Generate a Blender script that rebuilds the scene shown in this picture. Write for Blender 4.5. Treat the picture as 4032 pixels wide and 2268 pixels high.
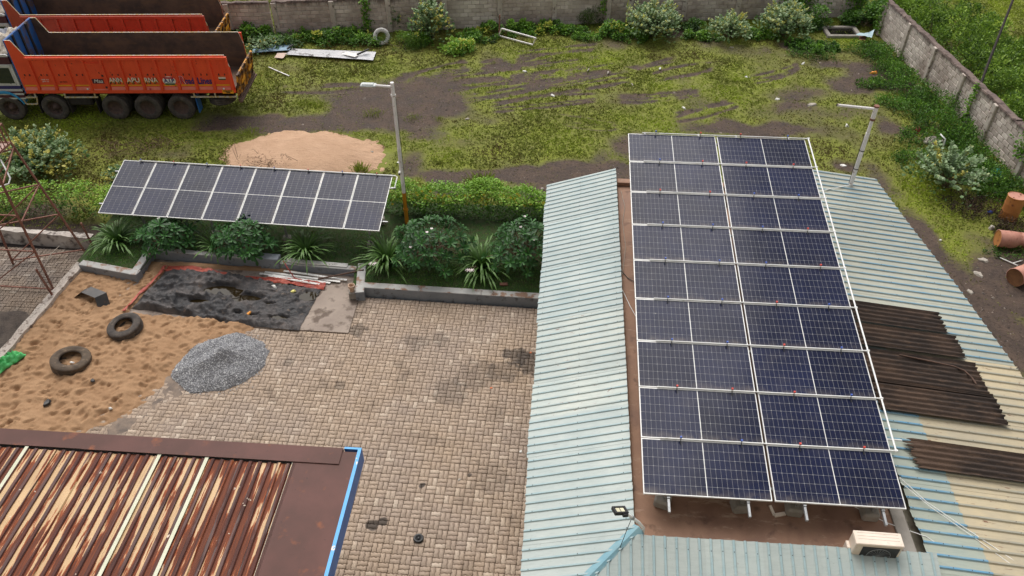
import bpy, bmesh, math, random
import numpy as np
from mathutils import Vector, Matrix, noise as mnoise
R = math.radians
random.seed(7)
rng = np.random.default_rng(11)
for o in list(bpy.data.objects):
    bpy.data.objects.remove(o)
scene = bpy.context.scene
COL = scene.collection

# ------------------------------------------------------------------ camera
FPX, PITCH, ROLL, YAW, CAMH = 3121.67, 0.71533, -0.000722, -0.071032, 16.2   # focal length in px of a 4032 px wide frame
fw = Vector((math.sin(YAW) * math.cos(PITCH), math.cos(YAW) * math.cos(PITCH), -math.sin(PITCH)))
rt0 = Vector((math.cos(YAW), -math.sin(YAW), 0))
up0 = rt0.cross(fw)
rt = math.cos(ROLL) * rt0 + math.sin(ROLL) * up0
up = -math.sin(ROLL) * rt0 + math.cos(ROLL) * up0
CP = Vector((0, 0, CAMH))
cd = bpy.data.cameras.new('camera')
cam = bpy.data.objects.new('camera', cd)
COL.objects.link(cam)
cd.sensor_width = 36
cd.lens = FPX / 4032 * 36
cd.clip_start = 0.1
cd.clip_end = 2000
cam.matrix_world = Matrix(((rt.x, up.x, -fw.x, CP.x), (rt.y, up.y, -fw.y, CP.y), (rt.z, up.z, -fw.z, CP.z), (0, 0, 0, 1)))
scene.camera = cam

# ------------------------------------------------------------------ overcast sky, soft sun, exposure
SUN_EL, SUN_AZ = R(56), R(-20)          # azimuth measured from +Y towards +X
world = bpy.data.worlds.new('World')
scene.world = world
world.use_nodes = True
wn, wl = world.node_tree.nodes, world.node_tree.links
wn.clear()
sky = wn.new('ShaderNodeTexSky')
sky.sky_type = 'NISHITA'
sky.sun_disc = False
sky.sun_elevation = SUN_EL
sky.sun_rotation = SUN_AZ
sky.air_density = 1.0
sky.dust_density = 4.0
sky.ozone_density = 0.6
hs = wn.new('ShaderNodeHueSaturation')
hs.inputs['Saturation'].default_value = 0.22     # cloud cover: nearly colourless sky light
bg = wn.new('ShaderNodeBackground')
bg.inputs[1].default_value = 0.105
wo = wn.new('ShaderNodeOutputWorld')
wl.new(sky.outputs[0], hs.inputs['Color'])
wl.new(hs.outputs[0], bg.inputs[0])
wl.new(bg.outputs[0], wo.inputs[0])
sl = bpy.data.lights.new('sun', 'SUN')
sl.energy = 1.5
sl.angle = R(50)
sl.color = (1.0, 0.95, 0.88)
sun = bpy.data.objects.new('sun', sl)
COL.objects.link(sun)
sd = Vector((math.sin(SUN_AZ) * math.cos(SUN_EL), math.cos(SUN_AZ) * math.cos(SUN_EL), math.sin(SUN_EL)))
sun.rotation_euler = sd.to_track_quat('Z', 'Y').to_euler()
vs = scene.view_settings
vs.view_transform = 'Standard'
vs.look = 'None'
vs.gamma = 1.0
vs.use_curve_mapping = False
vs.exposure = 0.56

# ------------------------------------------------------------------ helpers
def at(u, v, z=0.0):
    """survey helper: a point read off the 2576x1449 photograph, put on the level z"""
    x = (u * 4032 / 2576 - 2016) / FPX
    y = (v * 4032 / 2576 - 1134) / FPX
    d = fw + x * rt - y * up
    t = (z - CAMH) / d.z
    return CP + t * d

def ptag(o, label=None, cat=None, group=None, kind=None):
    if label: o['label'] = label
    if cat: o['category'] = cat
    if group: o['group'] = group
    if kind: o['kind'] = kind
    return o

def empty(name, loc=(0, 0, 0), rz=0.0, label=None, cat=None, group=None):
    o = bpy.data.objects.new(name, None)
    o.empty_display_size = 0.2
    COL.objects.link(o)
    o.location = loc
    o.rotation_euler = (0, 0, rz)
    return ptag(o, label, cat, group)

def link(name, me, parent=None, loc=None, rot=None, scale=None):
    o = bpy.data.objects.new(name, me)
    COL.objects.link(o)
    if parent is not None: o.parent = parent
    if loc is not None: o.location = loc
    if rot is not None: o.rotation_euler = rot
    if scale is not None: o.scale = scale
    return o

class MB:
    """collects shapes for one mesh object"""
    def __init__(s):
        s.v, s.f, s.m, s.sm = [], [], [], []
    def add(s, vs_, fs, mi=0, smooth=False):
        b = len(s.v)
        s.v += [tuple(p) for p in vs_]
        for f in fs:
            s.f.append(tuple(i + b for i in f)); s.m.append(mi); s.sm.append(smooth)
        return s
    def box(s, c, size, mi=0, M=None, bev=0.0):
        x, y, z = size[0] / 2, size[1] / 2, size[2] / 2
        if bev > 0:
            b = min(bev, x * .9, y * .9, z * .9)
            P = []
            for sx in (-1, 1):
                for sy in (-1, 1):
                    for sz in (-1, 1):
                        P += [(sx * x, sy * (y - b), sz * (z - b)), (sx * (x - b), sy * y, sz * (z - b)), (sx * (x - b), sy * (y - b), sz * z)]
            bm = bmesh.new()
            for p in P: bm.verts.new(p)
            bmesh.ops.convex_hull(bm, input=bm.verts)
            bm.verts.index_update()
            vv = [v.co.copy() for v in bm.verts]
            ff = [[v.index for v in f.verts] for f in bm.faces]
            bm.free()
        else:
            vv = [Vector((a * x, b_ * y, c_ * z)) for a in (-1, 1) for b_ in (-1, 1) for c_ in (-1, 1)]
            ff = [(0, 1, 3, 2), (4, 6, 7, 5), (0, 4, 5, 1), (2, 3, 7, 6), (0, 2, 6, 4), (1, 5, 7, 3)]
        if M is not None: vv = [M @ Vector(v) for v in vv]
        cc = Vector(c)
        return s.add([Vector(v) + cc for v in vv], ff, mi)
    def box2(s, lo, hi, mi=0, bev=0.0):
        return s.box([(a + b) / 2 for a, b in zip(lo, hi)], [abs(b - a) for a, b in zip(lo, hi)], mi, None, bev)
    def bar(s, p, q, w, h=None, mi=0):
        """square bar from p to q"""
        p, q = Vector(p), Vector(q)
        h = h or w
        d = q - p
        L = d.length
        if L < 1e-6: return s
        d.normalize()
        a = Vector((0, 0, 1)) if abs(d.z) < .95 else Vector((1, 0, 0))
        x = d.cross(a).normalized(); y = x.cross(d)
        M = Matrix((x, d, y)).transposed()
        return s.box((p + q) / 2, (w, L, h), mi, M)
    def tube(s, pts, r, n=8, mi=0, cap=True, smooth=True):
        pts = [Vector(p) for p in pts]
        rr = r if isinstance(r, (list, tuple)) else [r] * len(pts)
        rings, prev = [], None
        for i, p in enumerate(pts):
            d = (pts[min(i + 1, len(pts) - 1)] - pts[max(i - 1, 0)])
            d = d.normalized() if d.length > 1e-9 else Vector((0, 0, 1))
            if prev is None:
                a = Vector((0, 0, 1)) if abs(d.z) < .9 else Vector((1, 0, 0))
                x = d.cross(a).normalized()
            else:
                x = (prev - d * prev.dot(d))
                x = x.normalized() if x.length > 1e-6 else d.orthogonal().normalized()
            y = d.cross(x); prev = x
            rings.append([p + (x * math.cos(2 * math.pi * k / n) + y * math.sin(2 * math.pi * k / n)) * rr[i] for k in range(n)])
        vv = [p for g in rings for p in g]
        ff = []
        for i in range(len(pts) - 1):
            for k in range(n):
                a, b = i * n + k, i * n + (k + 1) % n
                ff.append((a, b, b + n, a + n))
        s.add(vv, ff, mi, smooth)
        if cap:
            s.add(rings[0], [tuple(range(n))[::-1]], mi)
            s.add(rings[-1], [tuple(range(n))], mi)
        return s
    def lathe(s, prof, n=32, mi=0, M=None, smooth=True, closed=False):
        """prof: (radius, height) list about local Z"""
        vv = []
        for r_, z_ in prof:
            for k in range(n):
                a = 2 * math.pi * k / n
                p = Vector((r_ * math.cos(a), r_ * math.sin(a), z_))
                vv.append(M @ p if M is not None else p)
        ff = []
        m = len(prof)
        for i in range(m if closed else m - 1):
            j = (i + 1) % m
            for k in range(n):
                a, b = i * n + k, i * n + (k + 1) % n
                ff.append((a, b, j * n + (k + 1) % n, j * n + k))
        return s.add(vv, ff, mi, smooth)
    def disc(s, c, r, n=24, mi=0, M=None):
        vv = [Vector((r * math.cos(2 * math.pi * k / n), r * math.sin(2 * math.pi * k / n), 0)) for k in range(n)]
        if M is not None: vv = [M @ v for v in vv]
        return s.add([v + Vector(c) for v in vv], [tuple(range(n))], mi)
    def mesh(s, name, mats):
        me = bpy.data.meshes.new(name)
        me.from_pydata(s.v, [], s.f)
        if not isinstance(mats, (list, tuple)): mats = [mats]
        for m in mats: me.materials.append(m)
        me.polygons.foreach_set('material_index', s.m)
        me.polygons.foreach_set('use_smooth', s.sm)
        me.update()
        return me
    def build(s, name, mats, parent=None, loc=None, rot=None):
        return link(name, s.mesh(name, mats), parent, loc, rot)

def npmesh(name, V, Fc, mats, attrs=None, smooth=False, mi=None):
    """big mesh from numpy arrays; Fc: (n,3) or (n,4); attrs: name -> per-vertex float or (n,3)"""
    me = bpy.data.meshes.new(name)
    V = np.asarray(V, np.float32); Fc = np.asarray(Fc, np.int32)
    k = Fc.shape[1]
    me.vertices.add(len(V)); me.vertices.foreach_set('co', V.ravel())
    me.loops.add(Fc.size); me.loops.foreach_set('vertex_index', Fc.ravel())
    me.polygons.add(len(Fc)); me.polygons.foreach_set('loop_start', np.arange(0, Fc.size, k, dtype=np.int32))
    try: me.polygons.foreach_set('loop_total', np.full(len(Fc), k, np.int32))
    except Exception: pass
    if not isinstance(mats, (list, tuple)): mats = [mats]
    for m in mats: me.materials.append(m)
    if mi is not None: me.polygons.foreach_set('material_index', np.asarray(mi, np.int32))
    me.polygons.foreach_set('use_smooth', np.full(len(Fc), bool(smooth)))
    me.update(calc_edges=True)
    for nm, a in (attrs or {}).items():
        a = np.asarray(a, np.float32)
        if a.ndim == 1:
            me.attributes.new(nm, 'FLOAT', 'POINT').data.foreach_set('value', a)
        else:
            me.attributes.new(nm, 'FLOAT_VECTOR', 'POINT').data.foreach_set('vector', a.ravel())
    return me

def grid_faces(nx, ny):
    i, j = np.meshgrid(np.arange(nx - 1), np.arange(ny - 1), indexing='ij')
    a = (i * ny + j).ravel()
    return np.stack([a, a + ny, a + ny + 1, a + 1], 1)

# fast value noise in numpy
_perm = rng.random((256, 256)).astype(np.float32)
def vnoise(x, y):
    xi = np.floor(x).astype(int); yi = np.floor(y).astype(int)
    fx = x - xi; fy = y - yi
    fx = fx * fx * (3 - 2 * fx); fy = fy * fy * (3 - 2 * fy)
    g = lambda a, b: _perm[a & 255, b & 255]
    return (g(xi, yi) * (1 - fx) + g(xi + 1, yi) * fx) * (1 - fy) + (g(xi, yi + 1) * (1 - fx) + g(xi + 1, yi + 1) * fx) * fy
def fbm(x, y, o=4, s=1.0):
    x = np.asarray(x, float) * s; y = np.asarray(y, float) * s
    t = 0; a = .5; n = 0
    for k in range(o):
        t = t + a * vnoise(x + 17.3 * k, y - 9.1 * k); n += a
        x = x * 2.03; y = y * 2.03; a *= .5
    return t / n
def sstep(a, b, x):
    t = np.clip((x - a) / (b - a), 0, 1)
    return t * t * (3 - 2 * t)
def inpoly(x, y, poly):
    x = np.asarray(x, float); y = np.asarray(y, float)
    c = np.zeros(x.shape, bool); n = len(poly)
    for i in range(n):
        x0, y0 = poly[i]; x1, y1 = poly[(i + 1) % n]
        if y0 == y1: continue
        c ^= ((y0 > y) != (y1 > y)) & (x < (x1 - x0) * (y - y0) / (y1 - y0) + x0)
    return c

# ------------------------------------------------------------------ materials
def srgb(r, g, b):
    f = lambda c: (c / 255 / 12.92) if c / 255 <= .04045 else ((c / 255 + .055) / 1.055) ** 2.4
    return (f(r), f(g), f(b), 1)
def sc(c, k): return (c[0] * k, c[1] * k, c[2] * k, 1)

class NT:
    def __init__(s, name):
        s.mat = bpy.data.materials.new(name)
        s.mat.use_nodes = True
        s.n, s.l = s.mat.node_tree.nodes, s.mat.node_tree.links
        s.bsdf = s.n['Principled BSDF']
        s.geo = s.n.new('ShaderNodeNewGeometry')
        s.tc = s.n.new('ShaderNodeTexCoord')
        s.obj = s.n.new('ShaderNodeObjectInfo')
    def pos(s, space='world', scale=(1, 1, 1), rot=(0, 0, 0), jit=False):
        m = s.n.new('ShaderNodeMapping')
        m.inputs['Scale'].default_value = scale
        m.inputs['Rotation'].default_value = rot
        src = s.geo.outputs['Position'] if space == 'world' else s.tc.outputs['Object']
        if jit:
            a = s.n.new('ShaderNodeVectorMath'); a.operation = 'MULTIPLY_ADD'
            s.l.new(s.obj.outputs['Random'], a.inputs[0])
            a.inputs[1].default_value = (37.1, 21.7, 13.3)
            s.l.new(src, a.inputs[2]); src = a.outputs[0]
        s.l.new(src, m.inputs['Vector'])
        return m.outputs[0]
    def noise(s, vec, scale, detail=4, rough=.55, dist=0.0):
        t = s.n.new('ShaderNodeTexNoise')
        t.inputs['Scale'].default_value = scale
        t.inputs['Detail'].default_value = detail
        t.inputs['Roughness'].default_value = rough
        t.inputs['Distortion'].default_value = dist
        s.l.new(vec, t.inputs['Vector'])
        return t.outputs['Fac']
    def voro(s, vec, scale, feature='F1', out='Distance'):
        t = s.n.new('ShaderNodeTexVoronoi'); t.feature = feature
        t.inputs['Scale'].default_value = scale
        s.l.new(vec, t.inputs['Vector'])
        return t.outputs[out]
    def ramp(s, fac, a, b, lo=0.0, hi=1.0):
        m = s.n.new('ShaderNodeMapRange'); m.clamp = True
        m.inputs['From Min'].default_value = a; m.inputs['From Max'].default_value = b
        m.inputs['To Min'].default_value = lo; m.inputs['To Max'].default_value = hi
        s.l.new(fac, m.inputs['Value'])
        return m.outputs[0]
    def mix(s, fac, a, b, mode='MIX'):
        m = s.n.new('ShaderNodeMix'); m.data_type = 'RGBA'; m.blend_type = mode
        s.set(m.inputs[0], fac); s.set(m.inputs[6], a); s.set(m.inputs[7], b)
        return m.outputs[2]
    def set(s, sock, val):
        if isinstance(val, bpy.types.NodeSocket): s.l.new(val, sock)
        elif val is not None:
            try: sock.default_value = val
            except Exception: pass
    def math(s, op, a, b=None, c=None):
        m = s.n.new('ShaderNodeMath'); m.operation = op
        s.set(m.inputs[0], a)
        if b is not None: s.set(m.inputs[1], b)
        if c is not None: s.set(m.inputs[2], c)
        return m.outputs[0]
    def attr(s, nm, out='Fac'):
        a = s.n.new('ShaderNodeAttribute'); a.attribute_name = nm
        return a.outputs[out]
    def sep(s, vec, ax):
        m = s.n.new('ShaderNodeSeparateXYZ'); s.l.new(vec, m.inputs[0])
        return m.outputs[ax]
    def bump(s, h, strength=.3, dist=.02):
        b = s.n.new('ShaderNodeBump')
        b.inputs['Strength'].default_value = strength; b.inputs['Distance'].default_value = dist
        s.l.new(h, b.inputs['Height']); s.l.new(b.outputs[0], s.bsdf.inputs['Normal'])
    def out(s, col=None, rough=None, metal=None, spec=None, coat=None):
        if col is not None: s.set(s.bsdf.inputs['Base Color'], col)
        if rough is not None: s.set(s.bsdf.inputs['Roughness'], rough)
        if metal is not None: s.set(s.bsdf.inputs['Metallic'], metal)
        if spec is not None: s.set(s.bsdf.inputs['Specular IOR Level'], spec)
        if coat is not None: s.set(s.bsdf.inputs['Coat Weight'], coat)
        return s.mat

def mottled(name, c1, c2, scale=4, rough=.7, bump=.0, spots=None, spot_scale=20, spot_lo=.62, spot_hi=.7, space='world', metal=0, jit=False, rand=0.0, stretch=(1, 1, 1), spec=None):
    t = NT(name)
    p = t.pos(space, stretch, jit=jit)
    n1 = t.noise(p, scale, 5, .6)
    col = t.mix(t.ramp(n1, .35, .65), c1, c2)
    if spots is not None:
        n2 = t.noise(p, spot_scale, 4, .6)
        col = t.mix(t.ramp(n2, spot_lo, spot_hi), col, spots)
    if rand > 0:
        v = t.ramp(t.obj.outputs['Random'], 0, 1, 1 - rand, 1 + rand)
        hsv = t.n.new('ShaderNodeHueSaturation'); t.l.new(col, hsv.inputs['Color']); t.l.new(v, hsv.inputs['Value']); col = hsv.outputs[0]
    if bump > 0:
        t.bump(t.noise(p, scale * 6, 6, .65), bump, .01)
    return t.out(col, rough, metal, spec)

# ================================================================== SETTING: ground, yard, sand
def blob(u, v, ru, rv, s=1.0):
    c = at(u, v); rx = abs((at(u + ru, v) - c).x); ry = abs((at(u, v - rv) - c).y)
    return (c.x, c.y, rx, ry, s)
DIRT = [blob(*b) for b in [
    (1010, 255, 190, 48, 1.3), (930, 290, 110, 30, 1.2), (1090, 215, 90, 25, 1), (680, 305, 190, 24, 1.25), (560, 318, 90, 16, .9), (1000, 315, 190, 22, .8), (1080, 345, 90, 22, .7),
    (1040, 410, 45, 30, 1.0), (1150, 435, 130, 20, 1.2), (1300, 440, 130, 20, 1.1), (1480, 440, 130, 32, 1.3), (1370, 480, 70, 22, 1.1), (1150, 478, 55, 14, 1.1), (1250, 300, 70, 14, .5),
    (1880, 130, 100, 18, .6), (1790, 110, 40, 26, .7), (1700, 90, 40, 20, .7), (1570, 250, 60, 20, .6), (1600, 370, 60, 40, .8), (1740, 245, 80, 30, .7),
    (1880, 325, 170, 22, .95), (1990, 240, 110, 22, .7), (2070, 280, 100, 24, .75), (2140, 210, 80, 20, .85), (2180, 180, 60, 26, 1.2), (2250, 215, 60, 24, 1.2), (2090, 160, 70, 14, .8), (2010, 120, 60, 16, .8),
    (2330, 600, 60, 80, 1.2), (2420, 720, 80, 90, 1.3), (2530, 700, 110, 80, 1.3), (2540, 850, 100, 100, 1.2), (2240, 470, 40, 60, .9), (2130, 420, 60, 16, .8), (2250, 330, 40, 24, .7), (2290, 440, 30, 30, .6),
    (1330, 95, 60, 12, .3), (440, 380, 60, 14, .5), (250, 640, 50, 20, .8), (100, 540, 120, 40, .6), (1480, 110, 50, 16, .5), (1550, 110, 60, 20, .6), (1500, 390, 40, 30, .5)]]
LUSH = [blob(*b) for b in [(150, 300, 160, 40), (400, 330, 120, 26), (1370, 350, 140, 40), (1300, 240, 100, 30), (1450, 300, 120, 30), (1600, 300, 80, 24), (2430, 620, 60, 40), (1850, 250, 80, 20), (1200, 330, 120, 20), (650, 210, 60, 40), (1750, 230, 100, 20), (740, 262, 30, 8), (620, 335, 30, 12), (1500, 150, 120, 24), (2300, 480, 60, 60)]]
TRACKS = []
for u0, v0, u1, v1 in [(1090, 187, 1400, 150), (1100, 207, 1480, 165), (1130, 227, 1560, 170), (1180, 252, 1640, 165), (1230, 264, 1600, 205), (1240, 277, 1500, 250), (1290, 142, 1500, 125), (1320, 217, 1700, 150), (1150, 162, 1350, 140), (1210, 180, 1520, 140), (1560, 252, 1760, 235), (1640, 202, 1800, 170), (1890, 205, 2010, 165), (700, 225, 940, 215), (1000, 200, 1180, 150), (1400, 300, 1560, 320), (1700, 300, 1860, 260)]:
    a, b = at(u0, v0), at(u1, v1)
    for o_ in (-.17, .17, random.uniform(.4, .6)): TRACKS.append((a.x, a.y + o_, b.x, b.y + o_ * random.uniform(.5, 1.2), random.uniform(-.35, .35), random.uniform(.07, .14)))
def ruts(x, y):
    m = np.zeros_like(x)
    wob = .10 * (fbm(x, y, 3, 1.1) - .5); br = sstep(.22, .45, fbm(x + 90, y + 5, 3, 1.2))
    for ax, ay, bx, by, bow, w in TRACKS:
        L = math.hypot(bx - ax, by - ay); dx, dy = (bx - ax) / L, (by - ay) / L
        t_ = ((x - ax) * dx + (y - ay) * dy) / L
        d = -(x - ax) * dy + (y - ay) * dx - bow * 4 * t_ * (1 - t_) + wob
        m = np.maximum(m, np.exp(-(d / w) ** 2) * sstep(-.04, .08, t_) * sstep(1.04, .92, t_))
    return m * br
def grass_density(x, y):
    w = 1.2 * (fbm(x, y, 3, .9) - .5); w2 = 1.2 * (fbm(x + 50, y + 9, 3, .9) - .5)
    d = np.zeros_like(x)
    for bx, by, rx, ry, s in DIRT:
        q = ((x + w - bx) / rx) ** 2 + ((y + w2 - by) / ry) ** 2
        d = np.maximum(d, s * np.exp(-(q ** 1.5) * .9))
    n = fbm(x, y, 5, .55)
    g = .88 + (n - .5) * 1.15 - d * .92 - ruts(x, y) * 1.0
    for bx, by, rx, ry, s in LUSH:
        g = g + .35 * np.exp(-(((x - bx) / rx) ** 2 + ((y - by) / ry) ** 2))
    g = np.where(y > 38.6 + .1 * x, g + .5, g)
    g = np.where(x > 16.6, g + .5, g)
    return np.clip(g, 0, 1.2)
def field_z(x, y):
    return .05 * (fbm(x, y, 4, .35) - .5) + .03 * (fbm(x, y, 3, 2.2) - .5) - .06 * ruts(x, y) + .03 * (fbm(x, y, 2, 6.) - .5)

# --- one ground sheet out to the horizon
def axis(lo, hi, st, far_lo, far_hi):
    a = list(np.arange(lo, hi + 1e-6, st)); s = st * 2; v = lo
    while v > far_lo: v -= s; a.insert(0, v); s *= 1.4
    s = st * 2; v = hi
    while v < far_hi: v += s; a.append(v); s *= 1.4
    return np.array(a)
gx = axis(-26, 19.5, .14, -400, 400); gy = axis(18.5, 44, .14, -300, 600)
X, Y = np.meshgrid(gx, gy, indexing='ij')
Z = field_z(X, Y)
yard = sstep(21.2, 20.8, Y) * sstep(1.2, .8, X)
Z = Z * (1 - yard) - .13 * yard
G = grass_density(X, Y) * (1 - yard)
t = NT('ground_soil')
p = t.pos()
fine = t.noise(p, 9, 8, .68); mid = t.noise(p, 1.3, 5, .6); peb = t.noise(p, 42, 3, .6)
dirt = t.mix(t.ramp(mid, .35, .65), srgb(66, 54, 47), srgb(90, 75, 65))
dirt = t.mix(t.ramp(peb, .62, .76), dirt, srgb(118, 105, 97))
dirt = t.mix(t.ramp(fine, .48, .33), dirt, srgb(40, 32, 30))
gr = t.mix(t.ramp(t.noise(p, .8, 4), .38, .62), srgb(110, 114, 48), srgb(122, 130, 46))
gr = t.mix(t.ramp(fine, .50, .68), gr, srgb(92, 82, 42))
gr = t.mix(t.ramp(t.noise(p, 26, 3), .56, .76, 0, .5), gr, srgb(72, 68, 36))
gm = t.math('ADD', t.attr('grass'), t.math('MULTIPLY', t.math('SUBTRACT', fine, .5), .9))
col = t.mix(t.ramp(gm, .22, .74), dirt, gr)
t.bump(t.math('ADD', fine, t.math('MULTIPLY', peb, .5)), .6, .05)
rough = t.ramp(mid, .3, .7, .72, .95)
M_ground = t.out(col, rough, spec=.3)
go = link('ground', npmesh('ground', np.stack([X, Y, Z], -1).reshape(-1, 3), grid_faces(len(gx), len(gy)), M_ground, {'grass': G.ravel()}, True))
go['kind'] = 'structure'

# --- grass and creeping weeds on the field (uncountable)
def leafmat(name, cols, rough=.6, trans=.0, spec=.35, attr='tint'):
    t = NT(name)
    r = t.n.new('ShaderNodeValToRGB')
    r.color_ramp.interpolation = 'LINEAR'
    e = r.color_ramp.elements
    while len(e) < len(cols): e.new(.5)
    for i, c in enumerate(cols):
        e[i].position = i / (len(cols) - 1); e[i].color = c
    t.l.new(t.attr(attr), r.inputs[0])
    if trans > 0:
        tb = t.n.new('ShaderNodeBsdfTranslucent'); ms = t.n.new('ShaderNodeMixShader')
        t.l.new(r.outputs[0], tb.inputs[0]); ms.inputs[0].default_value = trans
        t.l.new(t.bsdf.outputs[0], ms.inputs[1]); t.l.new(tb.outputs[0], ms.inputs[2])
        t.l.new(ms.outputs[0], t.n['Material Output'].inputs[0])
    return t.out(r.outputs[0], rough, spec=spec)
M_grass = leafmat('field_grass', [srgb(104, 93, 48), srgb(106, 112, 46), srgb(122, 132, 50), srgb(138, 152, 54), srgb(156, 174, 50)], .7, .15)

def rand_dirs(n, up_bias=.3):
    v = rng.normal(size=(n, 3)); v[:, 2] = np.abs(v[:, 2]) * up_bias + up_bias * .5
    return v / np.linalg.norm(v, axis=1, keepdims=True)
def leaf_cloud(P, D, length, width, fold=.0, nrm=None, tip=.55):
    """pointed leaves: base P, direction D (n,3), sizes (n,) -> verts, tri faces, 5 verts / 4 tris kite"""
    n = len(P)
    L = np.broadcast_to(np.asarray(length, float), (n,))[:, None]; W = np.broadcast_to(np.asarray(width, float), (n,))[:, None]
    a = rng.normal(size=(n, 3)) if nrm is None else nrm
    S = np.cross(D, a); S /= np.linalg.norm(S, axis=1, keepdims=True) + 1e-9
    N = np.cross(S, D)
    mid = P + D * L * tip
    v = np.stack([P, mid + S * W * .5 + N * W * fold, P + D * L - N * L * .10, mid - S * W * .5 + N * W * fold], 1)
    b = (np.arange(n) * 4)[:, None]
    f = np.concatenate([b + [0, 1, 2], b + [0, 2, 3]], 0)
    return v.reshape(-1, 3), f
def oval_cloud(P, D, length, width, up=None, cup=.12):
    """broad oval leaves, 6 verts / 4 tris"""
    n = len(P)
    L = np.broadcast_to(np.asarray(length, float), (n,))[:, None]; W = np.broadcast_to(np.asarray(width, float), (n,))[:, None]
    a = (np.tile([0, 0, 1.0], (n, 1)) if up is None else up) + rng.normal(size=(n, 3)) * .35
    S = np.cross(D, a); S /= np.linalg.norm(S, axis=1, keepdims=True) + 1e-9
    N = np.cross(S, D)
    v = np.stack([P, P + D * L * .35 + S * W * .5 + N * W * cup, P + D * L * .78 + S * W * .42 + N * W * cup, P + D * L - N * L * .06, P + D * L * .78 - S * W * .42 + N * W * cup, P + D * L * .35 - S * W * .5 + N * W * cup], 1)
    b = (np.arange(n) * 6)[:, None]
    f = np.concatenate([b + [0, 1, 5], b + [1, 2, 5], b + [2, 4, 5], b + [2, 3, 4]], 0)
    return v.reshape(-1, 3), f

N = 300000
px = rng.uniform(-27, 25, N); py = np.where(rng.random(N) < .12, rng.uniform(8, 20.6, N), rng.uniform(20.6, 45, N)); px = np.where(py < 20.6, rng.uniform(10.5, 24, N), px)
g = grass_density(px, py)
fbk = fbm(px, py, 4, 1.4)
keep = (rng.random(N) < np.clip((g - .12) * .95 + (fbk - .5) * .8 + (fbm(px, py, 3, 5) - .5) * .7, 0.07, 1)) & ~((px > 1) & (px < 11.0) & (py < 20.4)) & ~((py < 22) & (px > -16) & (px < 1))
# nothing under the sand heap
keep &= (((px + 9.6) / 3.4) ** 2 + ((py - 25.7) / 1.9) ** 2) + .9 * (fbm(px, py, 4, 1.3) - .5) > .95
px, py, g, fbk = px[keep], py[keep], g[keep], fbk[keep]
n = len(px)
rep = 3
P = np.stack([px, py, field_z(px, py) - .005 + .05 * ((((px + 9.6) / 3.4) ** 2 + ((py - 25.7) / 1.9) ** 2) < 1.15)], 1).repeat(rep, 0) + rng.normal(size=(n * rep, 3)) * [.035, .035, 0]
D = rand_dirs(n * rep, .55)
sz = rng.uniform(.035, .085, n * rep) * (0.7 + .6 * np.clip(g, 0, 1).repeat(rep))
V, Fc = leaf_cloud(P, D, sz, sz * .45)
tone = fbm(px, py, 3, .45) * 1.7 - .46 + (fbm(px + 31, py, 3, 2.0) - .5) * .7
lush = np.zeros(n)
for bx, by, rx, ry, s in LUSH: lush = np.maximum(lush, np.exp(-(((px - bx) / rx) ** 2 + ((py - by) / ry) ** 2)))
tone = tone + .4 * lush + np.where((py > 38) | (px > 16.6), .3, 0)
tone = tone.repeat(rep) + rng.normal(size=n * rep) * .12
o = link('field_grass', npmesh('field_grass', V, Fc, M_grass, {'tint': np.clip(tone, 0, 1).repeat(4)}))
ptag(o, 'patchy low green weeds and grass over the field', 'grass', kind='stuff')

# --- stones scattered over the bare soil (uncountable)
def pebbles(P, size):
    n = len(P)
    base = np.array([(1, 0, 0), (-1, 0, 0), (0, 1, 0), (0, -1, 0), (0, 0, .7), (0, 0, -.7)], float)
    A = base[None] * (size[:, None, None] * rng.uniform(.55, 1.3, (n, 6, 1)))
    th = rng.uniform(0, 6.28, n); c, s_ = np.cos(th), np.sin(th)
    x = A[:, :, 0] * c[:, None] - A[:, :, 1] * s_[:, None]; y = A[:, :, 0] * s_[:, None] + A[:, :, 1] * c[:, None]
    V = np.stack([x, y, A[:, :, 2]], -1) + P[:, None]
    f = np.array([(0, 2, 4), (2, 1, 4), (1, 3, 4), (3, 0, 4), (2, 0, 5), (1, 2, 5), (3, 1, 5), (0, 3, 5)])
    return V.reshape(-1, 3), (f[None] + (np.arange(n) * 6)[:, None, None]).reshape(-1, 3)
M_stone = leafmat('stones', [srgb(70, 62, 58), srgb(120, 108, 100), srgb(176, 164, 154)], .85)
N = 16000
qx = rng.uniform(-20, 18, N); qy = rng.uniform(15, 37, N)
gg = grass_density(qx, qy)
k = (rng.random(N) < np.clip(.75 - gg * 1.2, 0, 1)) & ~((qx > 0) & (qx < 10.3) & (qy < 20.6)) & ~((qy < 22) & (qx < 1)) & ((((qx + 9.6) / 3.4) ** 2 + ((qy - 25.7) / 1.9) ** 2) > 1)
qx, qy = qx[k], qy[k]
ssz = rng.uniform(.008, .028, len(qx)) + (rng.random(len(qx)) < .04) * .04
V, Fc = pebbles(np.stack([qx, qy, field_z(qx, qy)], 1), ssz)
o = link('loose_stones', npmesh('loose_stones', V, Fc, M_stone, {'tint': rng.random(len(qx)).repeat(6)}))
ptag(o, 'small loose stones strewn over the bare dark soil', 'stones', kind='stuff')

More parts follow.
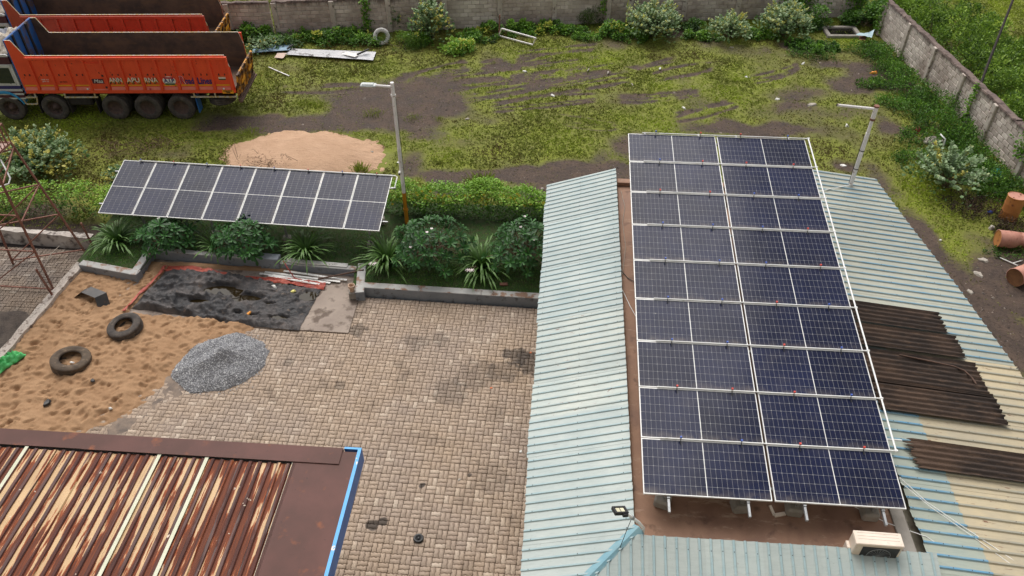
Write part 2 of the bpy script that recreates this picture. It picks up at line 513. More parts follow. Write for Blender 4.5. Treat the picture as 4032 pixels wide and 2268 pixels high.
# ------------------------------------------------------------------ paved yard of zigzag concrete pavers
def paver_mesh(name, horiz, mat, z=.08, S=.235):
    """zigzag block: one half of a square cell, long sides and ends notched so neighbours interlock"""
    L, Wd, a, g_ = S / 2, S / 4, .012, .0062
    zig = lambda s0: [(-L, -a * .3), (-L * .62, -a), (-L * .30, a), (L * .30, -a), (L * .62, a), (L, a * .3)]
    top = [(x, Wd + y) for x, y in zig(1)]; bot = [(x, -Wd + y) for x, y in zig(1)][::-1]
    endr = [(L - a * .7, Wd * .45), (L + a * .7, -Wd * .45)]; endl = [(-L + a * .7, -Wd * .45), (-L - a * .7, Wd * .45)]
    o_ = top + endr + bot + endl
    def inset(pts, k):
        return [(x * (1 - k / L), y - math.copysign(min(k, abs(y)), y)) for x, y in pts]
    o1 = inset(o_, g_); o2 = inset(o_, g_ + .004)
    n = len(o_)
    mb = MB()
    tf = (lambda q: q) if horiz else (lambda q: (-q[1], q[0]))
    A = [tf(q) for q in o1]; B = [tf(q) for q in o2]
    vv = [(x, y, -z) for x, y in A] + [(x, y, -.004) for x, y in A] + [(x, y, 0) for x, y in B]
    ff = [tuple(range(2 * n, 3 * n))[::-1]]
    for i in range(n):
        j = (i + 1) % n
        ff += [(j, i, n + i, n + j), (n + j, n + i, 2 * n + i, 2 * n + j)]
    mb.add(vv, ff)
    me = mb.mesh(name, mat)
    return me
def paver_material(name, c1, c2, c3, dark, dirtamt, stains=()):
    t = NT(name)
    p = t.pos(); pj = t.pos(jit=True)
    per = t.attr('tint')
    rnd = t.math('FRACT', t.math('ADD', t.math('MULTIPLY', per, 1.0), t.obj.outputs['Random']))
    col = t.mix(t.ramp(rnd, .1, .9), c1, c2)
    col = t.mix(t.ramp(rnd, .90, .97), col, c3)
    col = t.mix(t.ramp(t.noise(p, .45, 4), .40, .66, 0, .8), col, t.mix(.5, col, srgb(178, 152, 122)))
    col = t.mix(t.ramp(t.noise(p, 22, 5, .65), .45, .75, 0, .55), col, dark)
    col = t.mix(t.ramp(t.noise(p, .9, 5, .6), .57, .70, 0, dirtamt), col, dark)
    col = t.mix(t.ramp(t.noise(p, 2.4, 5, .7, 1.0), .66, .71, 0, .75), col, sc(dark, .45))
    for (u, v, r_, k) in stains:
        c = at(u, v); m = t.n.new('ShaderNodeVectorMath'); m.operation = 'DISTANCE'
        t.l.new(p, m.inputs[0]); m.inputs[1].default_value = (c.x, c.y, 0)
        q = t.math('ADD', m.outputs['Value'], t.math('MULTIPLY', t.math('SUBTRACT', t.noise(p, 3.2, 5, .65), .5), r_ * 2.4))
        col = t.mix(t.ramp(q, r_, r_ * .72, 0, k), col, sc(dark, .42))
    t.bump(t.noise(p, 60, 4, .7), .25, .006)
    return t.out(col, t.ramp(t.noise(p, 3, 3), .3, .7, .62, .85), spec=.35)
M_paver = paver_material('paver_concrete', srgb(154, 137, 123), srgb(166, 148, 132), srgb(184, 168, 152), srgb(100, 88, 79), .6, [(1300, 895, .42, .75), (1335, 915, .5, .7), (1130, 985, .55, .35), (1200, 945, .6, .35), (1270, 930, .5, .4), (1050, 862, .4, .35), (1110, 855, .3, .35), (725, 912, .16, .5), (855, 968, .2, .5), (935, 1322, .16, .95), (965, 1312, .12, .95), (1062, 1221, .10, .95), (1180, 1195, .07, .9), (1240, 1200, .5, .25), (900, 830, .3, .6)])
M_joint = mottled('joint_dirt', srgb(34, 28, 26), srgb(46, 39, 35), 6, .95)
YROT = R(-1.6)
S = .235
cy, sy_ = math.cos(YROT), math.sin(YROT)
yo = Vector((-5.97, 17.86, 0))
yard_poly = [(-6.0, 17.92), (-.2, 17.78), (2.0, 17.7), (2.0, 5.0), (-12.5, 5.0), (-12.5, 12.2), (-10.3, 14.2), (-9.5, 16.3), (-5.92, 16.26)]
bed = MB()
bed.add([(-16, 4.0, -.085), (2.2, 4.0, -.085), (2.2, 18.0, -.085), (-16, 18.0, -.085)], [(0, 1, 2, 3)])
pv = bed.build('paved_yard', M_joint); pv['kind'] = 'structure'
cells = []
for i in range(-34, 36):
    for j in range(-2, 62):
        lx, ly = (i + .5) * S, -(j + .5) * S
        x = yo.x + lx * cy - ly * sy_; y = yo.y + lx * sy_ + ly * cy
        if not inpoly(np.array([x]), np.array([y]), yard_poly)[0]: continue
        hz = (i + j) % 2 == 0
        for k in (-1, 1):
            ox, oy = (0, k * S / 4) if hz else (k * S / 4, 0)
            cells.append((x + ox * cy - oy * sy_, y + ox * sy_ + oy * cy, hz))
def in_view(x, y): return (x > -5.2 or y > 9.2) and x < -.35
mh, mv = paver_mesh('paver_along', True, M_paver), paver_mesh('paver_across', False, M_paver)
cells.sort(key=lambda c: (0 if in_view(c[0], c[1]) else 1, (c[0]) ** 2 + c[1] ** 2))
for x, y, hz in cells[:300]:
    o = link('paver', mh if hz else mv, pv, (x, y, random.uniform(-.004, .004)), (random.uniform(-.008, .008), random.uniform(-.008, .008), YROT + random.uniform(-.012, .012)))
def join_meshes(name, base, items, mats, zr=YROT):
    """many copies of two base meshes joined into one numpy mesh of polygons"""
    V, loops, starts, tint = [], [], [], []
    nv = nl = 0
    bd = {}
    for h, me in base.items():
        co = np.empty(len(me.vertices) * 3); me.vertices.foreach_get('co', co)
        bd[h] = (co.reshape(-1, 3), [list(p_.vertices) for p_ in me.polygons])
    for x, y, h in items:
        co, pol = bd[h]
        a = zr + random.uniform(-.012, .012); ca, sa = math.cos(a), math.sin(a)
        w = np.stack([co[:, 0] * ca - co[:, 1] * sa + x, co[:, 0] * sa + co[:, 1] * ca + y, co[:, 2] + random.uniform(-.003, .003) + co[:, 0] * random.uniform(-.012, .012)], 1)
        V.append(w); tint += [random.random()] * len(co)
        for q in pol:
            starts.append(nl); loops += [v + nv for v in q]; nl += len(q)
        nv += len(co)
    V = np.concatenate(V)
    me = bpy.data.meshes.new(name)
    me.vertices.add(len(V)); me.vertices.foreach_set('co', V.astype(np.float32).ravel())
    me.loops.add(len(loops)); me.loops.foreach_set('vertex_index', np.array(loops, np.int32))
    me.polygons.add(len(starts)); me.polygons.foreach_set('loop_start', np.array(starts, np.int32))
    me.materials.append(mats); me.update(calc_edges=True)
    me.attributes.new('tint', 'FLOAT', 'POINT').data.foreach_set('value', np.array(tint, np.float32))
    return me
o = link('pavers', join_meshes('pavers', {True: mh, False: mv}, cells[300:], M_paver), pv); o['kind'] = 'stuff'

# --- older, greyer paving behind the fence on the left
M_paver2 = paver_material('old_paver', srgb(104, 92, 84), srgb(124, 112, 102), srgb(146, 136, 126), srgb(62, 54, 50), .85)
bed = MB(); bed.add([(-24, 10, -.08), (-15.2, 10, -.08), (-15.2, 20, -.08), (-24, 20, -.08)], [(0, 1, 2, 3)])
pv2 = bed.build('old_paved_yard', M_joint); pv2['kind'] = 'structure'
c2 = []
for i in range(0, 26):
    for j in range(0, 26):
        x, y = -15.45 - (i + .5) * S, 19.5 - (j + .5) * S
        hz = (i + j) % 2 == 0
        for k in (-1, 1):
            c2.append((x + (0 if hz else k * S / 4), y + (k * S / 4 if hz else 0), hz))
mh2, mv2 = paver_mesh('old_paver_along', True, M_paver2), paver_mesh('old_paver_across', False, M_paver2)
c2.sort(key=lambda c: (c[0] + 16.0) ** 2 + (c[1] - 18.3) ** 2)
for x, y, hz in c2[:300]:
    link('paver', mh2 if hz else mv2, pv2, (x, y, random.uniform(-.006, .006)), (random.uniform(-.012, .012), random.uniform(-.012, .012), random.uniform(-.02, .02)))
o = link('pavers', join_meshes('pavers', {True: mh2, False: mv2}, c2[300:], M_paver2, 0), pv2); o['kind'] = 'stuff'
t = NT('damp_soil'); p = t.pos()
M_soil = t.out(t.mix(t.ramp(t.noise(p, 3, 6, .65), .35, .65), srgb(52, 44, 40), srgb(84, 74, 66)), .9)
t.bump(t.noise(p, 14, 6, .7), .6, .03)
xs = np.linspace(-22, -15.25, 70); ys = np.linspace(12, 16.9, 60)
XX, YY = np.meshgrid(xs, ys, indexing='ij')
ZZ = .03 + .05 * (fbm(XX, YY, 4, 1.5) - .5) - .25 * sstep(16.3, 16.9, YY + .5 * (fbm(XX, YY, 3, 1.3) - .5))
so = link('soil_patch', npmesh('soil_patch', np.stack([XX, YY, ZZ], -1).reshape(-1, 3), grid_faces(70, 60), M_soil, smooth=True)); so['kind'] = 'structure'

# ------------------------------------------------------------------ sand spread with footprints
t = NT('river_sand'); p = t.pos()
n1 = t.noise(p, 1.2, 5, .6); n2 = t.noise(p, 60, 3, .7); n3 = t.noise(p, 6, 5, .65)
col = t.mix(t.ramp(n1, .3, .7), srgb(150, 118, 89), srgb(170, 137, 106))
col = t.mix(t.ramp(n3, .55, .72, 0, .6), col, srgb(128, 96, 68))
col = t.mix(t.ramp(n2, .45, .75, 0, .5), col, srgb(112, 84, 60))
t.bump(t.noise(p, 45, 6, .75), .5, .012)
M_sand = t.out(col, .95, spec=.15)
xs = np.arange(-16.2, -7.6, .036); ys = np.arange(11.2, 19.0, .036)
XX, YY = np.meshgrid(xs, ys, indexing='ij')
H = .10 + .16 * (fbm(XX, YY, 4, .5) - .5) + .08 * (fbm(XX, YY, 3, 2.2) - .5)
foot = np.zeros_like(XX)
for _ in range(1100):
    fx, fy = rng.uniform(-16, -8.6), rng.uniform(11.4, 18.6)
    an = rng.uniform(-.9, .9) + .6; lx, ly = rng.uniform(.04, .15), rng.uniform(.03, .08)
    i0, i1 = np.searchsorted(xs, [fx - .5, fx + .5]); j0, j1 = np.searchsorted(ys, [fy - .5, fy + .5])
    sx, sy2 = XX[i0:i1, j0:j1] - fx, YY[i0:i1, j0:j1] - fy
    u = (sx * math.cos(an) + sy2 * math.sin(an)) / lx; v = (-sx * math.sin(an) + sy2 * math.cos(an)) / ly
    q = u * u + v * v
    foot[i0:i1, j0:j1] += -rng.uniform(.015, .075) * np.exp(-q ** 1.3) + .018 * np.exp(-((np.sqrt(q) - 1.45) / .38) ** 2)
H = H + foot + .09 * (fbm(XX * 1.0 + YY * .5, YY * 1.4, 4, 2.6) - .5) + .05 * (fbm(XX + .6 * YY, YY * 2.2, 4, 5) - .5) + .025 * (fbm(XX, YY, 3, 14) - .5)
# thins out to the pavers, tarpaulin and kerb
edge = 1 - sstep(-.75, .35, (XX - np.interp(YY, [11, 12.2, 13.6, 14.6, 16.2, 19], [-12.4, -11.6, -10.5, -10.0, -8.6, -8.0])) + .9 * (fbm(XX, YY, 4, 1.1) - .5))
H = H * edge - .075 * (1 - edge)
H = np.where(inpoly(XX, YY, [(-12.74, 16.62), (-12.35, 18.8), (-6, 18.8), (-6, 16.2), (-7.42, 16.2), (-9.6, 16.42), (-10.5, 16.52)]), np.minimum(H, -.04), H)
fl_ = np.interp(YY, [12, 20.3], [-15.62, -15.02]) - .05
H = np.where((XX < fl_) & (YY > 14.6), -.15, np.where(XX < fl_, H - .12 * sstep(0, .5, fl_ - XX), H))
so = link('sand_spread', npmesh('sand_spread', np.stack([XX, YY, H], -1).reshape(-1, 3), grid_faces(len(xs), len(ys)), M_sand, smooth=True)); so['kind'] = 'structure'
def sand_z(x, y):
    i = int(np.clip(np.searchsorted(xs_s, x), 0, len(xs_s) - 1)); j = int(np.clip(np.searchsorted(ys_s, y), 0, len(ys_s) - 1))
    return float(H_s[i, j])
xs_s, ys_s, H_s = xs, ys, H
# dark silt where sand meets the pavers
t = NT('wet_silt'); p = t.pos()
M_silt = t.out(t.mix(t.ramp(t.noise(p, 2.5, 6, .65), .38, .62), srgb(92, 80, 72), srgb(132, 114, 98)), .75); t.bump(t.noise(p, 20, 5), .4, .02)
xs = np.arange(-12.6, -9.2, .06); ys = np.arange(11.0, 15.2, .06)
XX, YY = np.meshgrid(xs, ys, indexing='ij')
mid = np.interp(YY, [11, 12.2, 13.6, 14.6, 16.2], [-11.9, -11.1, -10.15, -9.8, -8.4])
q = .55 * np.exp(-((XX - mid) / .30) ** 2) + 1.5 * (fbm(XX, YY, 5, 1.6) - .58)
ZZ = np.clip(q, -.3, 1) * .035 - .006
so = link('silt_strip', npmesh('silt_strip', np.stack([XX, YY, ZZ], -1).reshape(-1, 3), grid_faces(len(xs), len(ys)), M_silt, smooth=True)); so['kind'] = 'structure'

# --- pale sand heap in the field behind the ground solar array
t = NT('pale_sand'); p = t.pos()
col = t.mix(t.ramp(t.noise(p, 1.5, 5), .3, .7), srgb(180, 147, 120), srgb(194, 161, 134))
col = t.mix(t.ramp(t.noise(p, 50, 3), .5, .75, 0, .4), col, srgb(150, 112, 84))
t.bump(t.math('ADD', t.noise(p, 14, 6, .7), t.noise(t.pos('world', (1, 3, 1)), 3.5, 5, .6)), .7, .06)
M_sand2 = t.out(col, .95, spec=.15)
xs = np.linspace(-14.4, -4.6, 180); ys = np.linspace(22.8, 28.6, 110)
XX, YY = np.meshgrid(xs, ys, indexing='ij')
q = ((XX + 9.85) / 3.45) ** 2 + ((YY - 25.6) / 2.05) ** 2 + .45 * (fbm(XX, YY, 4, .8) - .5) + .5 * (fbm(XX, YY, 4, 2.4) - .5) * sstep(.4, 1, ((XX + 9.7) / 3.55) ** 2 + ((YY - 25.6) / 2.05) ** 2)
ZZ = .34 * (1 - sstep(0, 1.0, q)) + .10 * sstep(1.3, .8, q) - .10 + .05 * (fbm(XX, YY, 4, 2) - .5) * sstep(1.1, .7, q) + .07 * (fbm(XX, YY, 4, 4.5) - .5) * sstep(.55, .9, q) * sstep(1.5, 1.1, q)
so = link('sand_heap', npmesh('sand_heap', np.stack([XX, YY, ZZ], -1).reshape(-1, 3), grid_faces(180, 110), M_sand2, smooth=True))
ptag(so, 'low pale pink sand heap in the field behind the ground solar panels', 'sand heap')

# ================================================================== BUILDINGS
def painted_sheet_mat(name, pan1, pan2, rib1, rib2, rust=0.0, rustcol=srgb(96, 52, 38), grime=.35):
    t = NT(name)
    p = t.pos(); st = t.pos('world', (1.2, 7, 1))
    rb = t.attr('rib')
    n = t.noise(p, 1.1, 5, .6)
    pan = t.mix(t.ramp(n, .35, .65), pan1, pan2)
    rib = t.mix(t.ramp(t.noise(p, 2.2, 4), .4, .62), rib1, rib2)
    col = t.mix(rb, pan, rib)
    col = t.mix(t.ramp(t.noise(st, 3.5, 5, .7), .45, .75, 0, grime), col, sc(pan2, .62))
    hv = t.n.new('ShaderNodeHueSaturation'); t.l.new(col, hv.inputs['Color'])
    t.l.new(t.ramp(t.obj.outputs['Random'], 0, 1, .93, 1.06), hv.inputs['Value']); col = hv.outputs[0]
    if rust > 0:
        m = t.ramp(t.noise(st, 2.3, 6, .75, .6), .70 - .1 * rust, .735 - .1 * rust)
        col = t.mix(m, col, rustcol)
    col = t.mix(t.ramp(t.noise(p, 30, 3), .68, .74, 0, .5), col, srgb(110, 108, 100))
    return t.out(col, t.ramp(n, .3, .7, .42, .62), spec=.4)
M_roofA = painted_sheet_mat('faded_blue_sheet', srgb(172, 180, 176), srgb(162, 173, 171), srgb(154, 175, 178), srgb(146, 170, 175), .32)
M_roofA2 = painted_sheet_mat('worn_cream_blue_sheet', srgb(182, 187, 179), srgb(170, 180, 177), srgb(144, 166, 170), srgb(160, 170, 166), .75, srgb(112, 66, 48))
M_roofB = painted_sheet_mat('weathered_grey_sheet', srgb(158, 160, 148), srgb(170, 170, 156), srgb(104, 146, 170), srgb(132, 154, 160), .14)
M_roofB2 = painted_sheet_mat('bright_blue_sheet', srgb(156, 161, 148), srgb(148, 158, 150), srgb(92, 142, 174), srgb(120, 152, 166), .18)
M_roofC = painted_sheet_mat('cream_sheet', srgb(186, 172, 142), srgb(172, 162, 140), srgb(150, 150, 138), srgb(160, 152, 132), .8, srgb(104, 56, 40))
M_screw = mottled('screw_heads', srgb(50, 46, 44), srgb(80, 72, 66), 30, .6)
t = NT('cement_sheet'); p = t.pos(); pj = t.pos(jit=True)
col = t.mix(t.ramp(t.noise(pj, .6, 3), .45, .62), srgb(58, 50, 46), srgb(84, 68, 58))
col = t.mix(t.ramp(t.noise(t.pos('world', (1, 6, 1)), 3, 5, .7), .50, .74, 0, .6), col, srgb(122, 98, 80))
col = t.mix(t.ramp(t.noise(p, 40, 4, .7), .45, .72, 0, .5), col, srgb(40, 35, 33))
t.bump(t.noise(p, 50, 5, .7), .4, .008)
M_cement = t.out(col, .9, spec=.2)

def trap_profile(nr, pitch, h=.023, top=.030, base=.060):
    pts = [(0, 0, 0)]
    for i in range(nr):
        c = (i + .5) * pitch
        pts += [(c - base / 2, 0, 0), (c - top / 2, h, 1), (c + top / 2, h, 1), (c + base / 2, 0, 0)]
        # shallow stiffening line in the pan
    pts.append((nr * pitch, 0, 0))
    return pts
def sine_profile(nw, pitch, h=.05):
    m = 8
    return [(i * pitch / m, h * .5 * (1 + math.cos(2 * math.pi * i / m)), 0) for i in range(nw * m + 1)]
def sheet_mesh(name, prof, length, mats, nseg=4, jag=0.0, screws=(), thick=.004, sag=0.0, jag2=None):
    """local x runs down the slope 0..length, local y across, z up"""
    V, Fq, rib, mi = [], [], [], []
    n = len(prof)
    j0 = [random.uniform(0, jag) for _ in prof]; j1 = [random.uniform(0, jag if jag2 is None else jag2) for _ in prof]
    for lay in (0, 1):
        for s in range(nseg + 1):
            f = s / nseg
            for k, (a, z, r_) in enumerate(prof):
                x = j0[k] + (length - j0[k] - j1[k]) * f
                V.append((x, a, z - lay * thick - sag * math.sin(f * math.pi)))
                rib.append(float(r_))
    off = n * (nseg + 1)
    for s in range(nseg):
        for k in range(n - 1):
            a = s * n + k
            Fq.append((a, a + n, a + n + 1, a + 1)); Fq.append((a + off, a + off + 1, a + off + n + 1, a + off + n))
    for k in range(n - 1):
        a = k; Fq.append((a, a + 1, a + 1 + off, a + off))
        a = nseg * n + k; Fq.append((a, a + off, a + off + 1, a + 1))
    for s in range(nseg):
        for k in (0, n - 1):
            a = s * n + k; Fq.append((a, a + off, a + off + n, a + n))
    mi = [0] * len(Fq)
    ribs = [(prof[i][0] + prof[i + 1][0]) / 2 for i in range(n - 1) if prof[i][2] and prof[i + 1][2]]
    hz = max(q[1] for q in prof)
    for sx in screws:
        for i, ry in enumerate(ribs):
            if random.random() < .12: continue
            b = len(V); q = .0085; xx = sx * length + random.uniform(-.012, .012)
            for dx, dy, dz in ((-q, -q, 0), (q, -q, 0), (q, q, 0), (-q, q, 0), (0, 0, .012)): V.append((xx + dx, ry + dy, hz + dz)); rib.append(0.)
            for a_, b_ in ((0, 1), (1, 2), (2, 3), (3, 0)):
                Fq.append((b + a_, b + b_, b + 4, b + 4)); mi.append(1)
    me = bpy.data.meshes.new(name)
    me.from_pydata(V, [], [tuple(dict.fromkeys(f)) for f in Fq])
    for m in mats: me.materials.append(m)
    me.polygons.foreach_set('material_index', mi)
    me.attributes.new('rib', 'FLOAT', 'POINT').data.foreach_set('value', np.array(rib, np.float32))
    me.update()
    return me
def slope_matrix(origin, down, across):
    d = Vector(down).normalized(); a = Vector(across).normalized(); n = d.cross(a).normalized()
    if n.z < 0: n = -n
    return Matrix(((d.x, a.x, n.x, origin[0]), (d.y, a.y, n.y, origin[1]), (d.z, a.z, n.z, origin[2]), (0, 0, 0, 1)))
def bisect(me, co, no):
    bm = bmesh.new(); bm.from_mesh(me)
    g_ = bm.verts[:] + bm.edges[:] + bm.faces[:]
    bmesh.ops.bisect_plane(bm, geom=g_, plane_co=co, plane_no=no, clear_outer=True)
    bm.to_mesh(me); bm.free()
def sheet(name, me, M, parent):
    o = link(name, me, parent)
    o.matrix_local = Matrix.Translation(-parent.location) @ M
    return o

# ---- main shed
shed = empty('shed', (4.1, 13.6, 0), 0, 'long single storey shed with stained flat roof and pale blue sheet lean-to roofs', 'shed')
SO = -Vector(shed.location)
M_slab = None
t = NT('stained_roof_slab'); p = t.pos()
n1 = t.noise(p, .9, 6, .62, .4); n2 = t.noise(t.pos('world', (1, 3, 1), (0, 0, .8)), 2.2, 6, .7)
col = t.mix(t.ramp(n1, .34, .64), srgb(124, 93, 76), srgb(152, 119, 98))
col = t.mix(t.ramp(n2, .57, .72, 0, .8), col, srgb(176, 152, 132))
col = t.mix(t.ramp(t.noise(p, 3.5, 5, .6), .57, .70, 0, .7), col, srgb(90, 67, 56))
t.bump(t.noise(p, 25, 6, .7), .35, .012)
M_slab = t.out(col, t.ramp(n1, .3, .7, .55, .85), spec=.35)
M_plaster = mottled('cream_wall_plaster', srgb(176, 168, 150), srgb(196, 188, 170), 1.2, .85, .1, srgb(120, 108, 96), 2.2, .62, .75)
M_grey_conc = mottled('grey_concrete', srgb(128, 122, 114), srgb(152, 146, 138), 2.5, .9, .25, srgb(96, 88, 82), 7, .6, .72)
def SB(lo, hi, name, mat, bev=.01):
    mb = MB(); mb.box2([a + b for a, b in zip(lo, SO)], [a + b for a, b in zip(hi, SO)], 0, bev)
    return mb.build(name, mat, shed)
SB((1.80, 7.95, 0), (6.45, 19.35, 3.22), 'wall', M_plaster)
SB((6.46, 7.0, 0), (9.1, 20.3, 2.95), 'wall', M_plaster)
SB((1.66, 7.6, 3.23), (6.60, 19.52, 3.45), 'roof_slab', M_slab, .02)
SB((6.36, 7.6, 3.452), (6.60, 19.5, 3.50), 'roof_kerb', M_grey_conc, .01)
SB((1.66, 19.30, 3.452), (6.34, 19.52, 3.58), 'roof_kerb', M_slab, .01)
for yy in (8.2, 11.1, 14.0, 16.9, 19.6):
    SB((-.22, yy - .05, 0), (-.12, yy + .05, 3.0), 'post', M_grey_conc, .005)
SB((-.22, 6.0, 2.93), (-.14, 19.8, 3.0), 'eave_beam', M_grey_conc, .005)
# left lean-to: sheets side by side, ribs running down to the eave
def left_roof():
    xi, zi, xo, zo = 1.63, 3.66, -.385, 2.985
    L = math.hypot(xi - xo, zi - zo)
    y = 19.93; k = 0
    while y > 5.8:
        nr = 5; wdt = nr * .2
        worn = 11.5 < y < 14.2
        me = sheet_mesh('roof_sheet', trap_profile(nr, .2), L + random.uniform(-.02, .03), [M_roofA2 if worn else M_roofA, M_screw], 4, .012, (.07, .5, .93))
        M = slope_matrix((xi, y - wdt, zi + (k % 2) * .004), (xo - xi, 0, zo - zi), (0, 1, 0))
        if y - wdt < 8.1:                                    # mitred at the hip
            Mi = M.inverted()
            pc = Mi @ Vector((1.66, 7.90, 3.65)); pn = Mi.to_3x3() @ Vector((.70, -.71, 0))
            bisect(me, pc, pn)
        sheet('roof_sheet', me, M, shed)
        y -= wdt; k += 1
left_roof()
def front_roof():
    yi, zi = 7.90, 3.66; yo_, zo = 5.9, 2.98
    L = math.hypot(yi - yo_, zi - zo)
    x = 6.85; k = 0
    while x > -.3:
        wdt = 1.0
        me = sheet_mesh('roof_sheet', trap_profile(5, .2), L, [M_roofA, M_screw], 4, .012, (.10, .5, .93))
        M = slope_matrix((x, yi, zi + (k % 2) * .004), (0, yo_ - yi, zo - zi), (-1, 0, 0))
        if x - wdt < 1.9:
            Mi = M.inverted()
            pc = Mi @ Vector((1.66, 7.90, 3.65)); pn = Mi.to_3x3() @ Vector((-.70, .71, 0))
            bisect(me, pc, pn)
        sheet('roof_sheet', me, M, shed)
        x -= wdt; k += 1
front_roof()
# hip flashing: folded strip
mb = MB()
a = Vector((1.70, 8.02, 3.70)); b = Vector((-.40, 5.96, 3.005)); d_ = (b - a).normalized()
sd_ = Vector((-.70, .71, 0)) * .125
mb.add([a + sd_ - Vector((0, 0, .05)), a + Vector((0, 0, .022)), a - sd_ - Vector((0, 0, .05)), b + sd_ - Vector((0, 0, .05)), b + Vector((0, 0, .022)), b - sd_ - Vector((0, 0, .05))], [(0, 1, 4, 3), (1, 2, 5, 4)])
for v in list(range(len(mb.v))): mb.v[v] = tuple(Vector(mb.v[v]) + SO)
M_hip = painted_sheet_mat('hip_flashing', srgb(128, 158, 164), srgb(112, 156, 172), srgb(100, 150, 175), srgb(110, 156, 180), .05)
o = mb.build('hip_flashing', [M_hip], shed)
sol = o.modifiers.new('s', 'SOLIDIFY'); sol.thickness = .004; sol.offset = -1
# right lean-to: weathered sheets, later cream ones lower down, dark cement sheets laid on top
def right_edge(y): return float(np.interp(y, [5, 12, 16.04, 18.4, 20.75], [11.3, 10.75, 10.2, 9.78, 9.42]))
zR = lambda x: 3.44 - (x - 6.75) * .125
def right_roof():
    y = 20.78; k = 0; pt = .2345
    while y > 5.5:
        wdt = pt * 4; ym = y - wdt / 2
        cream = y < 13.9
        lap = 7.62 + (12 - ym) * .06
        xo = right_edge(ym)
        def put(x0, x1, mats, dz, jag, j2=None):
            L = math.hypot(x1 - x0, zR(x1) - zR(x0))
            me = sheet_mesh('roof_sheet', trap_profile(4, pt, .03, .034, .075), L, mats, 4, jag, (.06, .36, .66, .93), jag2=j2)
            sheet('roof_sheet', me, slope_matrix((x0, y - wdt, zR(x0) + dz), (x1 - x0, 0, zR(x1) - zR(x0)), (0, 1, 0)), shed)
        if cream:
            put(lap - .25, xo, [M_roofC, M_screw], (k % 2) * .004, .01, .10)
            put(6.75, lap + random.uniform(-.04, .04), [M_roofB2, M_screw], .012 + (k % 2) * .004, .06, .012)
        else:
            # eave follows the skewed plot line
            L = math.hypot(xo + .35 - 6.70, zR(xo + .35) - zR(6.70))
            me = sheet_mesh('roof_sheet', trap_profile(4, pt, .03, .034, .075), L, [M_roofB, M_screw], 4, .01, (.12, .44, .74, .9), jag2=.01)
            M = slope_matrix((6.70, y - wdt, zR(6.70) + (k % 2) * .004), (xo - 6.7, 0, zR(xo) - zR(6.7)), (0, 1, 0))
            Mi = M.inverted(); pa, pb = right_edge(y - wdt), right_edge(y)
            ed = Vector((pb - pa, wdt, 0)).normalized()
            bisect(me, Mi @ Vector((pa, y - wdt, 3.05)), Mi.to_3x3() @ Vector((ed.y, -ed.x, 0)))
            sheet('roof_sheet', me, M, shed)
        y -= wdt; k += 1
right_roof()
# cement sheets, each a loose thing lying on the roof
cem = [(14.72, 5, 6.85, 9.28, .004, 'brown corrugated cement sheet, farthest of the dark sheets laid on the right roof'),
       (13.92, 5, 6.85, 9.42, -.01, 'dark corrugated cement sheet beside the narrow blue gap on the right roof'),
       (13.10, 7, 6.80, 9.55, .006, 'dark corrugated cement sheet with a curved pipe lying on it'),
       (12.16, 6, 6.85, 9.62, -.004, 'dark corrugated cement sheet, nearest of the four laid side by side'),
       (10.58, 5, 7.02, 10.4, .01, 'dark corrugated cement sheet lying alone with a broken left end')]
for i, (y1, nw, x0, x1, rz, lb) in enumerate(cem):
    L = math.hypot(x1 - x0, zR(x1) - zR(x0))
    me = sheet_mesh('cement_sheet', sine_profile(nw, .146, .05), L, [M_cement], 10, .05 if i < 4 else .32, (), .007, jag2=.05)
    for q in me.polygons: q.use_smooth = True
    M = slope_matrix((x0, y1 - nw * .146, zR(x0) + .058 + i * .001), (x1 - x0, 0, zR(x1) - zR(x0)), (rz, 1, 0))
    o = link('cement_sheet', me); o.matrix_world = M
    ptag(o, lb, 'roof sheet', 'cement sheets on the right roof')
# steel pipe and offcut on the cement sheets
M_rustpipe = mottled('rusty_dark_steel', srgb(74, 56, 48), srgb(104, 78, 64), 9, .8, .2, srgb(60, 44, 38), 30)
mb = MB(); zz = lambda x: zR(x) + .13
mb.tube([(7.75, 12.98, zz(7.75)), (8.5, 12.90, zz(8.5)), (8.95, 12.85, zz(8.95)), (9.15, 12.75, zz(9.1)), (9.25, 12.55, zz(9.2)), (9.28, 12.38, zz(9.28))], .018, 8)
ptag(mb.build('bent_pipe', M_rustpipe), 'thin dark curved pipe lying on the dark cement sheets', 'pipe')

# ---- solar arrays
t = NT('solar_cell'); p = t.pos()
n = t.noise(t.pos('object', (1, 1, 1), jit=True), 1.2, 3)
col = t.mix(t.ramp(n, .3, .7), srgb(20, 25, 48), srgb(26, 32, 60))
col = t.mix(t.ramp(t.noise(p, 3.2, 5, .65), .50, .8, 0, .35), col, srgb(74, 72, 78))
ly = t.sep(t.tc.outputs['Object'], 1)
col = t.mix(t.math('MULTIPLY', t.ramp(ly, .16, 0.0), t.ramp(t.noise(p, 6, 4), .35, .7, 0, .55)), col, srgb(120, 112, 104))
hv = t.n.new('ShaderNodeHueSaturation'); t.l.new(col, hv.inputs['Color']); t.l.new(t.ramp(t.obj.outputs['Random'], 0, 1, .82, 1.22), hv.inputs['Value']); col = hv.outputs[0]
col = t.mix(t.ramp(t.noise(p, 9, 3, .5), .775, .785), col, srgb(200, 196, 188))
M_cell = t.out(col, t.ramp(t.noise(p, 2, 4), .3, .7, .07, .18), spec=.15)
M_back = mottled('cell_backsheet', srgb(138, 138, 142), srgb(152, 152, 154), 5, .25, spec=.2)
M_alu = mottled('panel_frame_aluminium', srgb(206, 206, 204), srgb(222, 222, 220), 3, .38, 0, srgb(170, 166, 160), 9, .6, .75, metal=.15)
